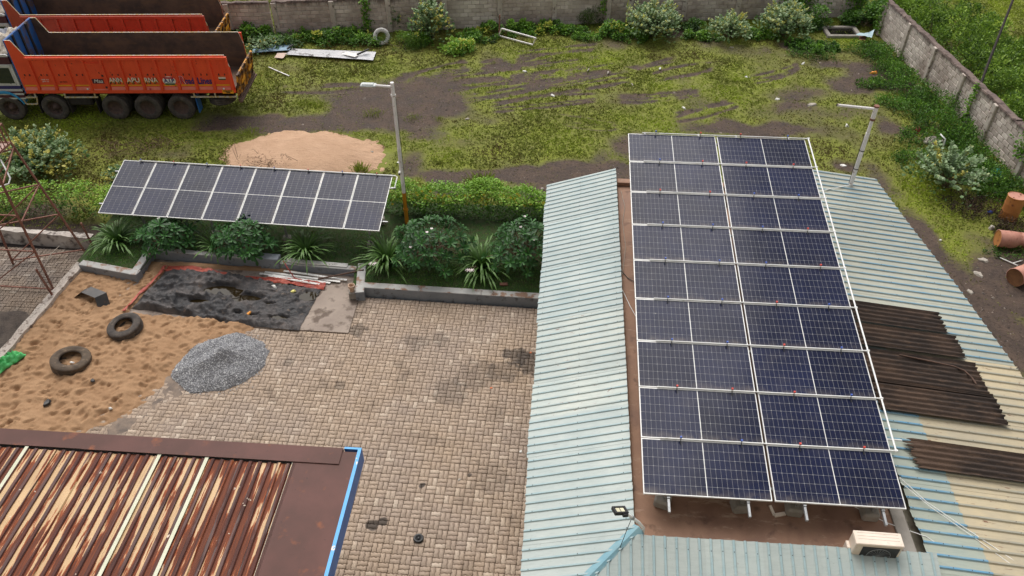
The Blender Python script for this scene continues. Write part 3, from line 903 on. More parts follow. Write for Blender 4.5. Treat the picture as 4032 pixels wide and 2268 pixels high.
M_galv = mottled('galvanised_steel', srgb(140, 142, 144), srgb(168, 170, 172), 8, .45, 0, srgb(112, 112, 112), 20, metal=.6)
PL, PW, PT = 2.278, 1.134, .035
def half_mesh(nx=12, ny=6):
    mb = MB()
    fl = .017; hl = PL / 2 - fl - .007; wl_ = PW - 2 * fl
    mb.add([(0, 0, 0), (hl, 0, 0), (hl, wl_, 0), (0, wl_, 0)], [(0, 1, 2, 3)], 1)
    cx_, cy_ = hl / nx, wl_ / ny; g_ = .0020; ch = .009
    for i in range(nx):
        for j in range(ny):
            x0, x1, y0, y1 = i * cx_ + g_, (i + 1) * cx_ - g_, j * cy_ + g_ * 1.3, (j + 1) * cy_ - g_ * 1.3
            odd = i % 2
            if odd: pts = [(x0, y0), (x1 - ch, y0), (x1, y0 + ch), (x1, y1 - ch), (x1 - ch, y1), (x0, y1)]
            else: pts = [(x0 + ch, y0), (x1, y0), (x1, y1), (x0 + ch, y1), (x0, y1 - ch), (x0, y0 + ch)]
            mb.add([(a_, b_, .0012) for a_, b_ in pts], [tuple(range(6))], 0)
    return mb.mesh('cell_field', [M_cell, M_back])
def frame_mesh():
    mb = MB(); w = .017
    mb.box2((0, 0, -PT), (PL, w, 0.004)); mb.box2((0, PW - w, -PT), (PL, PW, .004))
    mb.box2((0, w, -PT), (w, PW - w, .004)); mb.box2((PL - w, w, -PT), (PL, PW - w, .004))
    mb.box2((PL / 2 - .0065, w, -.012), (PL / 2 + .0065, PW - w, .002))
    mb.add([(w, w, -.006), (PL - w, w, -.006), (PL - w, PW - w, -.006), (w, PW - w, -.006)], [(3, 2, 1, 0)])
    return mb.mesh('solar_panel', M_alu)
ME_half, ME_frame = half_mesh(), frame_mesh()
def panel(parent, M):
    fr = link('solar_panel', ME_frame, parent); fr.matrix_local = M
    for k in (0, 1):
        h = link('cell_field', ME_half, fr)
        h.location = (.017 if k == 0 else PL / 2 + .007, .017, 0)
    return fr
# roof array: 2 columns x 9 rows, landscape, tilted 7.7 degrees
AO = Vector((1.759, 8.460, 4.095)); TIL = .1352; RP = 1.155
ey_ = Vector((0, math.cos(TIL), math.sin(TIL))); nz_ = Vector((0, -math.sin(TIL), math.cos(TIL)))
roof_arr = empty('roof_solar_array', (4.06, 13.6, 3.45), 0, 'large tilted solar array of eighteen dark blue panels on the shed roof', 'solar array')
RO = -Vector(roof_arr.location)
def arr(s, u, h=0.0): return AO + Vector((s, 0, 0)) + ey_ * u + nz_ * h
for c_ in range(2):
    for r_ in range(9):
        o_ = arr(c_ * (PL + .048), r_ * RP) + RO
        M = Matrix(((1, 0, 0, o_.x), (0, ey_.y, nz_.y, o_.y), (0, ey_.z, nz_.z, o_.z), (0, 0, 0, 1)))
        panel(roof_arr, M)
for s in (.45, 1.86, 2.85, 4.21):
    mb = MB(); mb.bar(arr(s, -.30, -.075) + RO, arr(s, 10.52, -.075) + RO, .041, .06)
    mb.bar(arr(s - .028, -.02, -.055) + RO, arr(s + .028, -.02, -.055) + RO, .05, .05)
    mb.build('rail', M_galv, roof_arr)
    for u in (.22, 3.4, 6.8, 10.2):
        q = arr(s, u, -.11)
        mb = MB(); mb.bar((q.x + RO.x, q.y + RO.y, 0.0), q + RO, .06)
        mb.build('leg', M_galv, roof_arr)
        mb = MB(); mb.box((q.x + RO.x - .02, q.y + RO.y + .03, .10), (.30, .30, .22), 0, Matrix.Rotation(random.uniform(-.3, .3), 3, 'Z'), .04)
        mb.build('footing', M_grey_conc, roof_arr)
for u in (.3, 3.4, 6.8, 10.2):
    mb = MB(); mb.bar(arr(.2, u, -.13) + RO, arr(4.4, u, -.13) + RO, .05); mb.build('cross_beam', M_galv, roof_arr)
# wash pipes with nozzles across every row
M_pvc = mottled('white_pvc', srgb(222, 222, 220), srgb(236, 236, 234), 3, .35, 0, srgb(190, 186, 178), 8, .62, .75)
M_red = mottled('red_cap', srgb(214, 70, 50), srgb(196, 60, 44), 20, .5)
M_bluec = mottled('blue_cap', srgb(52, 84, 168), srgb(60, 92, 180), 20, .5)
M_blk = mottled('black_plastic', srgb(28, 28, 30), srgb(44, 44, 46), 12, .5)
pipes = empty('wash_pipe_grid', arr(0, 0), 0, 'white plastic wash pipes with small nozzles across the roof solar panels', 'pipework')
PO = -Vector(pipes.location)
for r_ in range(1, 10):
    mb = MB(); u = r_ * RP - .012
    mb.tube([arr(.38 + random.uniform(-.03, .03), u, .035) + PO, arr(4.68, u, .035) + PO], .0135, 8)
    pp = mb.build('pipe', M_pvc, pipes)
    for i, s in enumerate((.72, 1.86, 2.98, 4.1)):
        s += random.uniform(-.06, .06)
        mb = MB(); red = random.random() < .5
        mb.tube([arr(s, u, .03) + PO, arr(s, u, .085) + PO], .013, 6, 1)
        mb.box(arr(s, u, .10) + PO, (.034, .034, .034), 0)
        mb.bar(arr(s, u + .0, .04) + PO, arr(s, u - .10, .012) + PO, .016, mi=2)
        mb.build('nozzle', [M_red if red else M_bluec, M_pvc, M_blk], pp)
mb = MB(); mb.tube([arr(4.69, 10.4, .035) + PO, arr(4.69, 1.12, .035) + PO], .018, 8)
for r_ in range(1, 10):
    mb.tube([arr(4.66, r_ * RP - .012, .035) + PO, arr(4.72, r_ * RP - .012, .035) + PO], .026, 8)
mb.build('riser_pipe', M_pvc, pipes)

# ground array: eight portrait panels on posts over the flower bed
GA = Vector((-14.75, 19.836, 1.316)); GW_, GT = -.0361, .2729
e1 = Vector((math.cos(GW_), math.sin(GW_), 0)); e2 = Vector((-math.sin(GW_) * math.cos(GT), math.cos(GW_) * math.cos(GT), math.sin(GT))); e3 = e1.cross(e2)
g_arr = empty('garden_solar_array', (-10.2, 20.4, .28), 0, 'single tilted row of eight dark blue solar panels over the flower bed', 'solar array')
GO = -Vector(g_arr.location)
def ga(s, u, h=0.0): return GA + e1 * s + e2 * u + e3 * h
for i in range(8):
    o_ = ga(i * 1.154 + PW, 0) + GO
    M = Matrix(((e2.x, -e1.x, e3.x, o_.x), (e2.y, -e1.y, e3.y, o_.y), (e2.z, -e1.z, e3.z, o_.z), (0, 0, 0, 1)))
    panel(g_arr, M)
for u in (.42, 1.82):
    mb = MB(); mb.bar(ga(-.16, u, -.07) + GO, ga(9.4, u, -.07) + GO, .04, .05); mb.build('rail', M_galv, g_arr)
for s in (1.15, 3.5, 5.95, 8.75):
    for u in (.42, 1.82):
        q = ga(s, u, -.1)
        mb = MB(); mb.bar((q.x + GO.x, q.y + GO.y, 0), q + GO, .06); mb.build('leg', M_galv, g_arr)
        mb = MB(); mb.box((q.x + GO.x, q.y + GO.y, .08), (.26, .26, .30), 0, Matrix.Rotation(.2, 3, 'Z'), .03); mb.build('footing', M_grey_conc, g_arr)
gp = empty('garden_wash_pipe', ga(0, 2.27), 0, 'white plastic wash pipe along the top edge of the garden solar panels', 'pipework')
mb = MB(); O_ = -Vector(gp.location)
mb.tube([ga(.55, 2.27, .03) + O_, ga(9.30, 2.27, .03) + O_, ga(9.38, 2.22, .03) + O_, ga(9.38, 1.75, .02) + O_, ga(9.20, 1.72, .02) + O_], .018, 8)
mb.build('pipe', M_pvc, gp)
for i in range(8):
    s = .62 + i * 1.154
    mb = MB(); mb.tube([ga(s, 2.27, .03) + O_, ga(s, 2.27, .08) + O_], .012, 6, 1); mb.box(ga(s, 2.27, .09) + O_, (.03, .03, .03), 0)
    mb.bar(ga(s, 2.27, .04) + O_, ga(s, 2.15, .012) + O_, .016, mi=2)
    mb.build('nozzle', [M_red if i % 2 else M_bluec, M_pvc, M_blk], gp)

# ---- air conditioner outdoor unit on the slab
M_acw = mottled('ac_cream_paint', srgb(214, 198, 182), srgb(226, 212, 198), 2, .45, 0, srgb(186, 168, 150), 7, .62, .76)
ac = empty('air_conditioner', (5.775, 7.915, 3.27), R(-1.0), 'cream split air conditioner outdoor unit on the stained roof', 'air conditioner')
mb = MB(); mb.box2((-.40, -.13, .12), (.40, .13, .66), 0, .015); mb.box2((-.405, -.135, .662), (.405, .135, .70), 0, .012)
body = mb.build('casing', M_acw, ac)
mb = MB()
for k in (-1, 0, 1): mb.box((0, k * .06 + .03, .7015), (.70, .004, .002))
mb.build('top_groove', mottled('ac_groove', srgb(170, 152, 138), srgb(180, 160, 146), 9, .6), body)
mb = MB(); mb.box2((-.27, -.139, .16), (.35, -.131, .62), 0)
gr_ = mb.build('fan_grille', M_blk, ac)
mb = MB(); mb.lathe([(.2, 0), (.205, .006), (.195, .008)], 24, 0, Matrix.Translation((.04, -.141, .39)) @ Matrix.Rotation(R(90), 4, 'X'))
for k in range(10):
    a = k * math.pi / 10; mb.bar((.04 - .2 * math.cos(a), -.143, .39 - .2 * math.sin(a)), (.04 + .2 * math.cos(a), -.143, .39 + .2 * math.sin(a)), .004)
mb.build('fan_guard', M_galv, gr_)
mb = MB(); mb.box2((-.46, -.05, .16), (-.402, .10, .42), 0, .01); mb.build('valve_cover', M_acw, ac)
mb = MB(); mb.box2((-.33, -.14, 0), (-.27, .14, .12)); mb.box2((.27, -.14, 0), (.33, .14, .12)); mb.build('foot', M_grey_conc, ac)

# ---- floodlight on a short bent pipe at the hip
fl = empty('floodlight', (1.78, 7.98, 3.5), 0, 'black square floodlight on a short white pipe at the shed roof corner', 'floodlight')
mb = MB(); mb.tube([(0, 0, 0), (-.01, -.005, .25), (-.12, -.06, .5), (-.30, -.10, .74), (-.38, -.12, .84)], .028, 10); mb.build('arm', M_pvc, fl)
mb = MB(); mb.tube([(-.235, -.085, .655), (-.275, -.095, .70)], .036, 10); mb.build('clamp', M_galv, fl)
M_lens = mottled('lamp_lens', srgb(196, 190, 160), srgb(214, 208, 180), 6, .25)
Mf = Matrix.Translation((-.49, -.13, .92)) @ Matrix.Rotation(R(20), 4, 'Z') @ Matrix.Rotation(R(-18), 4, 'X') @ Matrix.Rotation(R(14), 4, 'Y')
mb = MB()
for lo, hi in (((-.15, -.11, -.03), (.15, .11, .025)), ((-.15, -.11, .025), (-.11, .11, .045)), ((.11, -.11, .025), (.15, .11, .045)), ((-.11, -.11, .025), (.11, -.08, .045)), ((-.11, .08, .025), (.11, .11, .045))):
    mb.box2(lo, hi)
mb.box2((.02, -.15, -.05), (.13, -.10, .02))
hd = mb.build('housing', M_blk, fl); hd.matrix_local = Mf @ Matrix.Scale(.82, 4)
mb = MB(); mb.box2((-.09, -.06, .026), (-.01, .06, .032)); mb.box2((.01, -.06, .026), (.09, .06, .032)); mb.build('lens', M_lens, hd)
mb = MB()
mb.tube([(-.26, -.09, .68), (-.34, -.20, .40), (-.43, -.34, .06)], .006, 5); mb.tube([(-.43, -.34, .06), (-.58, -.38, .02)], .006, 5); mb.tube([(-.43, -.34, .06), (-.40, -.58, -.02)], .006, 5)
ptag(mb.build('guy_wire', M_blk, fl), 'thin dark tie wires')

# ---- rusty shed in the near left corner
RZ = 3.2
rs = empty('rusty_shed', (-7.5, 7.5, 0), 0, 'shed with rust streaked ribbed roof, brown flashing and bright blue fascia', 'shed')
QO = -Vector(rs.location)
xr, yf = at(908, 1137, RZ).x, at(860, 1130, RZ).y
t = NT('rusted_sheet'); p = t.pos()
rb = t.attr('rib')
st = t.pos('world', (8, .55, 1)); st2 = t.pos('world', (20, 1.0, 1))
cream = t.mix(t.ramp(t.noise(p, 2, 4), .3, .7), srgb(182, 150, 110), srgb(200, 168, 126))
nr_ = t.math('ADD', t.noise(t.pos('world', (8.5, .55, 1)), 1.0, 6, .62, .2), t.math('MULTIPLY', t.math('SUBTRACT', t.noise(p, .8, 4), .5), .30))
dk = t.mix(t.ramp(t.noise(st2, 1.5, 5), .35, .65), srgb(86, 45, 31), srgb(114, 59, 34))
rustc = t.mix(t.ramp(nr_, .472, .535), srgb(156, 80, 38), dk)
col = t.mix(t.ramp(nr_, .466, .480), cream, rustc)
ribm = t.ramp(t.math('ADD', rb, t.math('MULTIPLY', t.math('SUBTRACT', t.noise(t.pos('world', (16, 1.6, 1)), 1.0, 5, .6), .5), .9)), .22, .34)
ribc = t.mix(t.ramp(t.noise(st2, 1.2, 4), .38, .62), srgb(64, 38, 34), srgb(88, 48, 39))
col = t.mix(t.math('MULTIPLY', ribm, t.ramp(t.noise(t.pos('world', (5.2, .2, 1)), 1.0, 2), .36, .42)), col, ribc)
col = t.mix(t.ramp(t.noise(p, 5.5, 4, .6), .70, .72), col, srgb(206, 190, 172))
m1 = t.ramp(nr_, .478, .492)
M_rust = t.out(col, t.ramp(m1, 0, 1, .5, .75), spec=.35)
M_rib_pale = mottled('pale_green_rib_cap', srgb(188, 190, 164), srgb(200, 200, 178), 3, .5, 0, srgb(120, 116, 100), 14, .66, .72)
t = NT('brown_flashing'); p = t.pos()
col = t.mix(t.ramp(t.noise(p, 1.2, 5), .35, .65), srgb(76, 43, 35), srgb(92, 54, 47))
col = t.mix(t.ramp(t.noise(p, 2.2, 5, .6), .60, .74, 0, .8), col, srgb(140, 76, 36))
col = t.mix(t.ramp(t.noise(p, 14, 4), .66, .72, 0, .7), col, srgb(60, 34, 30))
M_flash = t.out(col, .6, spec=.35)
pt = .193; x = -4.32 * 1.1607 - .02; k = 0
yb = yf - .40
while x > -14.5:
    nr = 5; wd_ = nr * pt
    me = sheet_mesh('roof_sheet', trap_profile(nr, pt, .032, .060, .10), 7.4, [M_rust, M_screw], 3, .02, (), .004)
    sheet('roof_sheet', me, slope_matrix((x, yb, RZ - .035 + (k % 2) * .004), (0, -1, .0), (-1, 0, 0)), rs)
    x -= wd_; k += 1
for xc in (-5.02, -6.80, -7.78, -10.55, -12.1):
    mb = MB(); mb.box2((xc - .036 + QO.x, 1.9 + QO.y, RZ - .003), (xc + .036 + QO.x, yb + .02 + QO.y, RZ + .006)); o = mb.build('rib_cap', M_rib_pale, rs); o.location.z = 0
mb = MB(); mb.box2((-14.6 + QO.x, yf - .37 + QO.y, RZ + .012), (-9.36 + QO.x, yf + .02 + QO.y, RZ + .018)); mb.box2((-14.6 + QO.x, yf + .012 + QO.y, RZ - .15), (-9.36 + QO.x, yf + .02 + QO.y, RZ + .012)); mb.build('ridge_flashing', M_flash, rs)
mb = MB(); mb.box2((-9.40 + QO.x, yf - .385 + QO.y, RZ + .022), (-4.12 + QO.x, yf + .01 + QO.y, RZ + .028)); mb.box2((-9.40 + QO.x, yf + .004 + QO.y, RZ - .15), (-4.12 + QO.x, yf + .01 + QO.y, RZ + .022)); mb.build('ridge_flashing', M_flash, rs)
mb = MB(); mb.box2((-5.05 + QO.x, 1.9 + QO.y, RZ - .004), (xr - .07 + QO.x, yf - .06 + QO.y, RZ + .006)); mb.build('edge_flashing', M_flash, rs)
t = NT('blue_fascia_paint'); p = t.pos()
M_fascia = t.out(t.mix(t.ramp(t.noise(p, 4, 4), .35, .65), srgb(28, 96, 172), srgb(36, 110, 188)), .4)
t = NT('fascia_top'); p = t.pos()
M_fasct = t.out(t.mix(t.ramp(t.noise(t.pos('world', (3, 1.6, 1)), 1.6, 5, .6), .60, .62), srgb(74, 160, 220), srgb(224, 216, 204)), .5)
def QB(lo, hi, name, mats, split=False):
    mb = MB(); mb.box2([a + b for a, b in zip(lo, QO)], [a + b for a, b in zip(hi, QO)])
    if split: mb.m = [1 if all(abs(mb.v[i][2] - (hi[2] + QO.z)) < 1e-5 for i in f) else 0 for f in mb.f]
    return mb.build(name, mats, rs)
QB((xr - .068, 1.9, RZ - .40), (xr, yf, RZ + .022), 'fascia', [M_fascia, M_fasct], True)
QB((-4.10, yf + .002, RZ - .40), (xr, yf + .05, RZ + .018), 'fascia', [M_fascia, M_fasct], True)
QB((-14.4, 2.0, 0), (xr - 1.5, yf - .6, RZ - .06), 'wall', M_plaster)
QB((-14.6, 1.9, RZ - .38), (-4.12, yf + .0, RZ - .16), 'soffit', M_grey_conc)

# ---- added building behind the camera, unseen, blocks sky light from the near yard
vb = empty('sky_blocker_building', (0, -6, 0), 0, 'unseen tall plain building added behind the camera to darken the near yard', 'building')
mb = MB(); mb.box2((-24, -6, 0), (22, 5.7, 14.0), 0, .02); mb.build('wall', M_plaster, vb)
mb = MB(); mb.box2((-24.2, -6.2, 14.003), (22.2, 5.9, 14.2), 0, .02); mb.build('roof', M_grey_conc, vb)
for lo, hi in (((-24.2, 5.7, 14.203), (22.2, 5.9, 14.7)), ((-24.2, -6.2, 14.203), (-24.0, 5.69, 14.7)), ((22.0, -6.2, 14.203), (22.2, 5.69, 14.7))):
    mb = MB(); mb.box2(lo, hi, 0, .02); mb.build('parapet', M_plaster, vb)
M_winglass = NT('window_glass').out(srgb(40, 46, 52), .12, spec=.5)
for zf in (1.0, 4.6, 8.2, 11.2):
    for xw in range(-20, 21, 4):
        mb = MB(); mb.box2((xw - .75, 5.702, zf), (xw + .75, 5.76, zf + 1.5)); w_ = mb.build('window', M_alu, vb)
        mb = MB(); mb.box2((xw - .68, 5.762, zf + .07), (xw - .03, 5.768, zf + 1.43)); mb.box2((xw + .03, 5.762, zf + .07), (xw + .68, 5.768, zf + 1.43)); mb.build('pane', M_winglass, w_)

# ================================================================== BOUNDARY WALLS of concrete blocks
t = NT('wall_block'); p = t.pos(); pj = t.pos(jit=True)
base = t.mix(t.ramp(t.noise(p, .45, 5, .65), .40, .60), srgb(178, 162, 152), srgb(232, 220, 210))
base = t.mix(t.ramp(t.math('FRACT', t.math('ADD', t.attr('tint'), t.obj.outputs['Random'])), 0, 1, 0, .5), base, srgb(132, 117, 109))
base = t.mix(t.ramp(t.noise(p, 2.5, 6, .65), .55, .72, 0, .85), base, srgb(186, 174, 164))
hgt = t.sep(t.geo.outputs['Position'], 2)
damp = t.math('ADD', t.ramp(hgt, 1.0, 1.7), t.math('MULTIPLY', t.math('SUBTRACT', t.noise(t.pos('world', (3, 3, .6)), 1.6, 5, .7), .5), 1.6))
base = t.mix(t.ramp(damp, .55, .95, 0, .7), base, srgb(74, 62, 57))
t.bump(t.noise(p, 30, 6, .7), .5, .012)
M_block = t.out(base, .92, spec=.2)
M_mortar = mottled('wall_mortar', srgb(170, 158, 148), srgb(192, 180, 170), 1.6, .95, .2, srgb(112, 100, 94), 4, .56, .7)
M_pillar = mottled('wall_pillar', srgb(178, 164, 154), srgb(202, 192, 182), 2.2, .95, .3, srgb(104, 90, 82), 6, .56, .68)
M_coping = mottled('wall_coping', srgb(92, 78, 74), srgb(122, 106, 98), 2.4, .95, .35, srgb(62, 52, 48), 7, .52, .66)
def block_variants():
    out = []
    for k in range(5):
        mb = MB(); mb.box((0, 0, 0), (.388 * random.uniform(.97, 1.0), .10, .178 * random.uniform(.95, 1.0)), 0, None, .012)
        mb.v = [(a + random.uniform(-.004, .004), b + random.uniform(-.004, .004), c + random.uniform(-.004, .004)) for a, b, c in mb.v]
        out.append(mb.mesh('block', M_block))
    return out
BV = block_variants()
def block_wall(name, a, b, label, H=1.62, gaps=(), every=3.0, first=0.0, cut=None):
    a, b = Vector((a[0], a[1], 0)), Vector((b[0], b[1], 0))
    L = (b - a).length; d = (b - a).normalized(); rz = math.atan2(d.y, d.x)
    w = empty(name, a, rz, label, 'wall')
    mb = MB(); mb.box2((0, -.085, -.1), (L, .085, H)); mb.build('wall_core', M_mortar, w)
    items = []
    rows = int(H / .2)
    for r_ in range(rows):
        x = -.2 if r_ % 2 else 0
        while x < L:
            xc, z = x + .2, .1 + r_ * .2
            if 0.05 < xc < L - .05: items.append((xc, z))
            x += .4
    items.sort(key=lambda q: (a + d * q[0] - Vector((0, 0, 0))).length)
    for xc, z in items[:300]:
        link('block', random.choice(BV), w, (xc, -.062 + random.uniform(-.008, .006), z), (random.uniform(-.02, .02), random.uniform(-.012, .012), random.uniform(-.015, .015)))
    rest = [(xc, z) for xc, z in items[300:]] + [(xc, z, 1) for xc, z in items]
    # remaining front blocks and the whole rear face, joined
    V, Fc, tn = [], [], []
    bm_ = BV[0]
    co = np.empty(len(bm_.vertices) * 3); bm_.vertices.foreach_get('co', co); co = co.reshape(-1, 3)
    pol = [list(q.vertices) for q in bm_.polygons]
    tri = []
    for q in pol:
        for i in range(1, len(q) - 1): tri.append((q[0], q[i], q[i + 1]))
    tri = np.array(tri)
    for k, it in enumerate(rest):
        yy = .062 if len(it) == 3 else -.062 + random.uniform(-.008, .006)
        V.append(co + [it[0], yy, it[1]]); Fc.append(tri + k * len(co)); tn += [random.random()] * len(co)
    if rest:
        o = link('blocks', npmesh('blocks', np.concatenate(V), np.concatenate(Fc), M_block, {'tint': tn}), w); o['kind'] = 'stuff'
    x = first
    while x < L:
        mb = MB()
        zc = H + .02
        prof = []
        mb.box((x, -.10, zc / 2), (.24, .20, zc), 0, None, .02)
        mb.v = [(q[0] + random.uniform(-.012, .012), q[1] + random.uniform(-.01, .01), q[2]) for q in mb.v]
        mb.build('pillar', M_pillar, w); x += every
    x = 0
    while x < L:
        l = min(random.uniform(1.4, 2.4), L - x)
        mb = MB(); n = max(2, int(l / .25))
        V_, F_ = [], []
        for i in range(n + 1):
            xx = x + l * i / n; zt = H + .07 + random.uniform(-.03, .03); hw = .14 + random.uniform(-.015, .02)
            V_ += [(xx, -hw, H), (xx, -hw + .02, zt), (xx, hw - .02, zt + random.uniform(-.02, .02)), (xx, hw, H)]
        for i in range(n):
            q = i * 4
            F_ += [(q, q + 4, q + 5, q + 1), (q + 1, q + 5, q + 6, q + 2), (q + 2, q + 6, q + 7, q + 3), (q + 3, q + 7, q + 4, q)]
        F_ += [(0, 1, 2, 3), (n * 4, n * 4 + 3, n * 4 + 2, n * 4 + 1)]
        mb.add(V_, F_); mb.build('coping', M_coping, w)
        x += l + .006
    return w
block_wall('far_boundary_wall', (-26, 35.2), (-14.32, 36.73), 'old weathered block wall behind the orange trucks', first=1.6, every=2.72)
block_wall('far_boundary_wall', (-14.18, 36.75), (2.95, 39.55), 'weathered grey block wall along the far edge of the field', first=.1, every=2.72)
block_wall('far_boundary_wall', (3.05, 39.57), (15.0, 41.1), 'pale block wall behind the grey leaved shrubs at far right', first=.1, every=2.72)
block_wall('side_boundary_wall', (15.35, 39.3), (18.5, 13.6), 'dark mossy block wall running down the right edge of the field', first=.5, every=2.55)

# ================================================================== FLOWER BED
M_kerb = mottled('grey_painted_kerb', srgb(118, 124, 132), srgb(138, 142, 148), 1.6, .8, .2, srgb(92, 92, 96), 5, .57, .68)
M_kerbtop = mottled('kerb_top', srgb(156, 156, 154), srgb(176, 174, 170), 1.4, .85, .25, srgb(134, 106, 88), 2.6, .54, .62)
M_kerbwhite = mottled('whitewashed_stone', srgb(176, 164, 154), srgb(198, 188, 178), 2.5, .9, .4, srgb(108, 92, 82), 5, .52, .64)
def kerb(pts, name, label, h=.34, w=.26, seg=1.9):
    e = empty(name, (pts[0][0], pts[0][1], 0), 0, label, 'kerb wall')
    O_ = -Vector(e.location)
    for a, b in zip(pts[:-1], pts[1:]):
        a, b = Vector((a[0], a[1], 0)), Vector((b[0], b[1], 0))
        L = (b - a).length; d = (b - a) / L; n_ = Vector((-d.y, d.x, 0))
        m = max(1, round(L / seg)); g_ = .004
        for i in range(m):
            p0, p1 = a + d * (L * i / m + g_), a + d * (L * (i + 1) / m - g_)
            mb = MB(); hh = h + random.uniform(-.004, .004); bv = .015
            sec = [(0, -.1), (0, hh - bv), (bv, hh), (w - bv, hh), (w, hh - bv), (w, -.1)]
            A = [p0 + n_ * q[0] + Vector((0, 0, q[1])) + O_ for q in sec]; B = [p1 + n_ * q[0] + Vector((0, 0, q[1])) + O_ for q in sec]
            F_ = [(k, k + 1, k + 7, k + 6) for k in range(5)] + [tuple(range(6))[::-1], tuple(range(6, 12))]
            mb.add(A + B, F_); mb.m = [0, 1, 1, 1, 0, 0, 0]
            mb.build('kerb_block', [M_kerb, M_kerbtop], e)
    return e
KY = 17.86
kerb([(-6.02, 17.92), (1.6, 17.74)], 'garden_kerb', 'grey concrete kerb in front of the lawn beside the paved yard')
kerb([(-6.24, 19.05), (-6.02, 17.66)], 'garden_kerb', 'short grey kerb end beside the concrete pad', seg=3)
kerb([(-12.98, 19.20), (-8.9, 18.95)], 'garden_kerb', 'grey retaining kerb behind the black plastic sheet', .36, .2, 4.2)
kerb([(-8.88, 18.93), (-6.26, 18.78)], 'garden_kerb', 'lower grey retaining kerb capped with white strips', .30, .2, 3)
kerb([(-13.0, 18.0), (-12.98, 19.4)], 'garden_kerb', 'short grey kerb return beside the sand', .36, .24, 3)
kerb([(-15.05, 18.38), (-13.0, 18.0)], 'garden_kerb', 'pale grey kerb between the left lawn and the sand', .34, .26, 3)
mb = MB(); mb.box((-9.05, 19.02, .26), (.62, .30, .48), 0, Matrix.Rotation(-.05, 3, 'Z'), .02)
ptag(mb.build('kerb_pier', M_kerb), 'grey square concrete pier standing on the retaining kerb', 'pier')
M_white = mottled('white_painted_strip', srgb(214, 212, 208), srgb(230, 228, 224), 3, .6, 0, srgb(150, 146, 140), 9, .58, .68)
for k in range(4):
    mb = MB(); mb.bar((-8.55, 19.0 + k * .045, .325), (-6.55, 18.87 + k * .045, .325), .022, .03)
    ptag(mb.build('white_strip', M_white), ['thin white strip on the kerb edge nearest the black sheet', 'thin white strip second from the black sheet on the kerb', 'thin white strip third from the black sheet on the kerb', 'thin white strip nearest the lawn on the kerb'][k], 'strip', 'white strips on the kerb')
# lawn
t = NT('lawn_soil'); p = t.pos()
M_lawn0 = t.out(t.mix(t.ramp(t.noise(p, 6, 5), .4, .6), srgb(46, 72, 28), srgb(60, 66, 36)), .95)
xs = np.arange(-15.2, 2.0, .1); ys = np.arange(17.8, 22.6, .1)
XX, YY = np.meshgrid(xs, ys, indexing='ij')
front = np.interp(xs, [-15.2, -13.0, -12.99, -6.3, -6.2, 2], [18.55, 18.15, 19.3, 18.95, 18.05, 17.92])
Yb = np.maximum(YY, front[:, None] + .02)
ZL = .29 + .04 * (fbm(XX, YY, 3, 1.2) - .5)
so = link('lawn', npmesh('lawn', np.stack([XX, Yb, ZL], -1).reshape(-1, 3), grid_faces(len(xs), len(ys)), M_lawn0, smooth=True)); so['kind'] = 'structure'
N = 120000
px = rng.uniform(-15.0, 1.4, N); py = rng.uniform(17.9, 21.4, N)
fr = np.interp(px, [-15.2, -13.0, -12.99, -6.3, -6.2, 2], [18.55, 18.15, 19.3, 18.95, 18.05, 17.92])
dens = np.where(py < fr + 1.9, 1.0, .35) * np.where((px > -13) & (px < -6.2), .55, 1) * (.55 + .9 * (fbm(px, py, 3, 1.5) - .3))
k = (py > fr + .03) & (rng.random(N) < dens)
px, py = px[k], py[k]; n = len(px)
D = rand_dirs(n, 1.1); sz = rng.uniform(.03, .065, n)
V, Fc = leaf_cloud(np.stack([px, py, np.full(n, .285) + .04 * (fbm(px, py, 3, 1.2) - .5)], 1), D, sz, sz * .22)
M_lawn = leafmat('lawn_blades', [srgb(52, 78, 28), srgb(76, 118, 42), srgb(98, 146, 52), srgb(122, 164, 66)], .6, .15)
tn = np.clip(fbm(px, py, 3, 1.3) * 1.2 - .2 + rng.normal(size=n) * .18, 0, 1)
o = link('lawn_grass', npmesh('lawn_grass', V, Fc, M_lawn, {'tint': tn.repeat(4)})); ptag(o, 'short dark green lawn in the flower bed', 'grass', kind='stuff')

# concrete pad, tarpaulin, puddles
M_pad = mottled('pad_concrete', srgb(138, 124, 114), srgb(160, 146, 134), 1.1, .85, .25, srgb(100, 86, 76), 2.2, .5, .62)
mb = MB(); mb.add([(-13.4, 15.6, -.07), (-5.95, 16.24, -.07), (-5.95, 16.24, .03), (-9.4, 16.30, .03), (-13.4, 16.6, .03), (-5.98, 18.8, .03), (-13.4, 19.2, .03), (-9.4, 16.30, -.07)], [(2, 5, 6, 4, 3), (1, 2, 3, 7), (7, 3, 4, 0)])
o = mb.build('concrete_pad', M_pad); o['kind'] = 'structure'
c00, c10, c11, c01 = (-12.72, 16.62), (-7.42, 16.22), (-7.2, 18.12), (-12.35, 18.75)
nu, nv_ = 170, 74
U, Vv = np.meshgrid(np.linspace(0, 1, nu), np.linspace(0, 1, nv_), indexing='ij')
def bil(k): return (c00[k] * (1 - U) + c10[k] * U) * (1 - Vv) + (c01[k] * (1 - U) + c11[k] * U) * Vv
TX, TY = bil(0), bil(1)
TX = TX + .10 * (fbm(Vv * 6 + 3, U * 6, 3, 1) - .5); TY = TY + .16 * (fbm(U * 7, Vv * 7 + 9, 3, 1) - .5) + np.where(Vv < .3, (.3 - Vv) * .55 * np.exp(-((U - .02) / .30) ** 2), 0)
w1 = 1 - np.abs(2 * fbm(TX, TY * 1.6, 3, 1.25) - 1); w2 = 1 - np.abs(2 * fbm(TX + 40, TY, 4, 3.2) - 1)
base = .10 + .34 * (fbm(TX, TY, 3, .75) - .5)
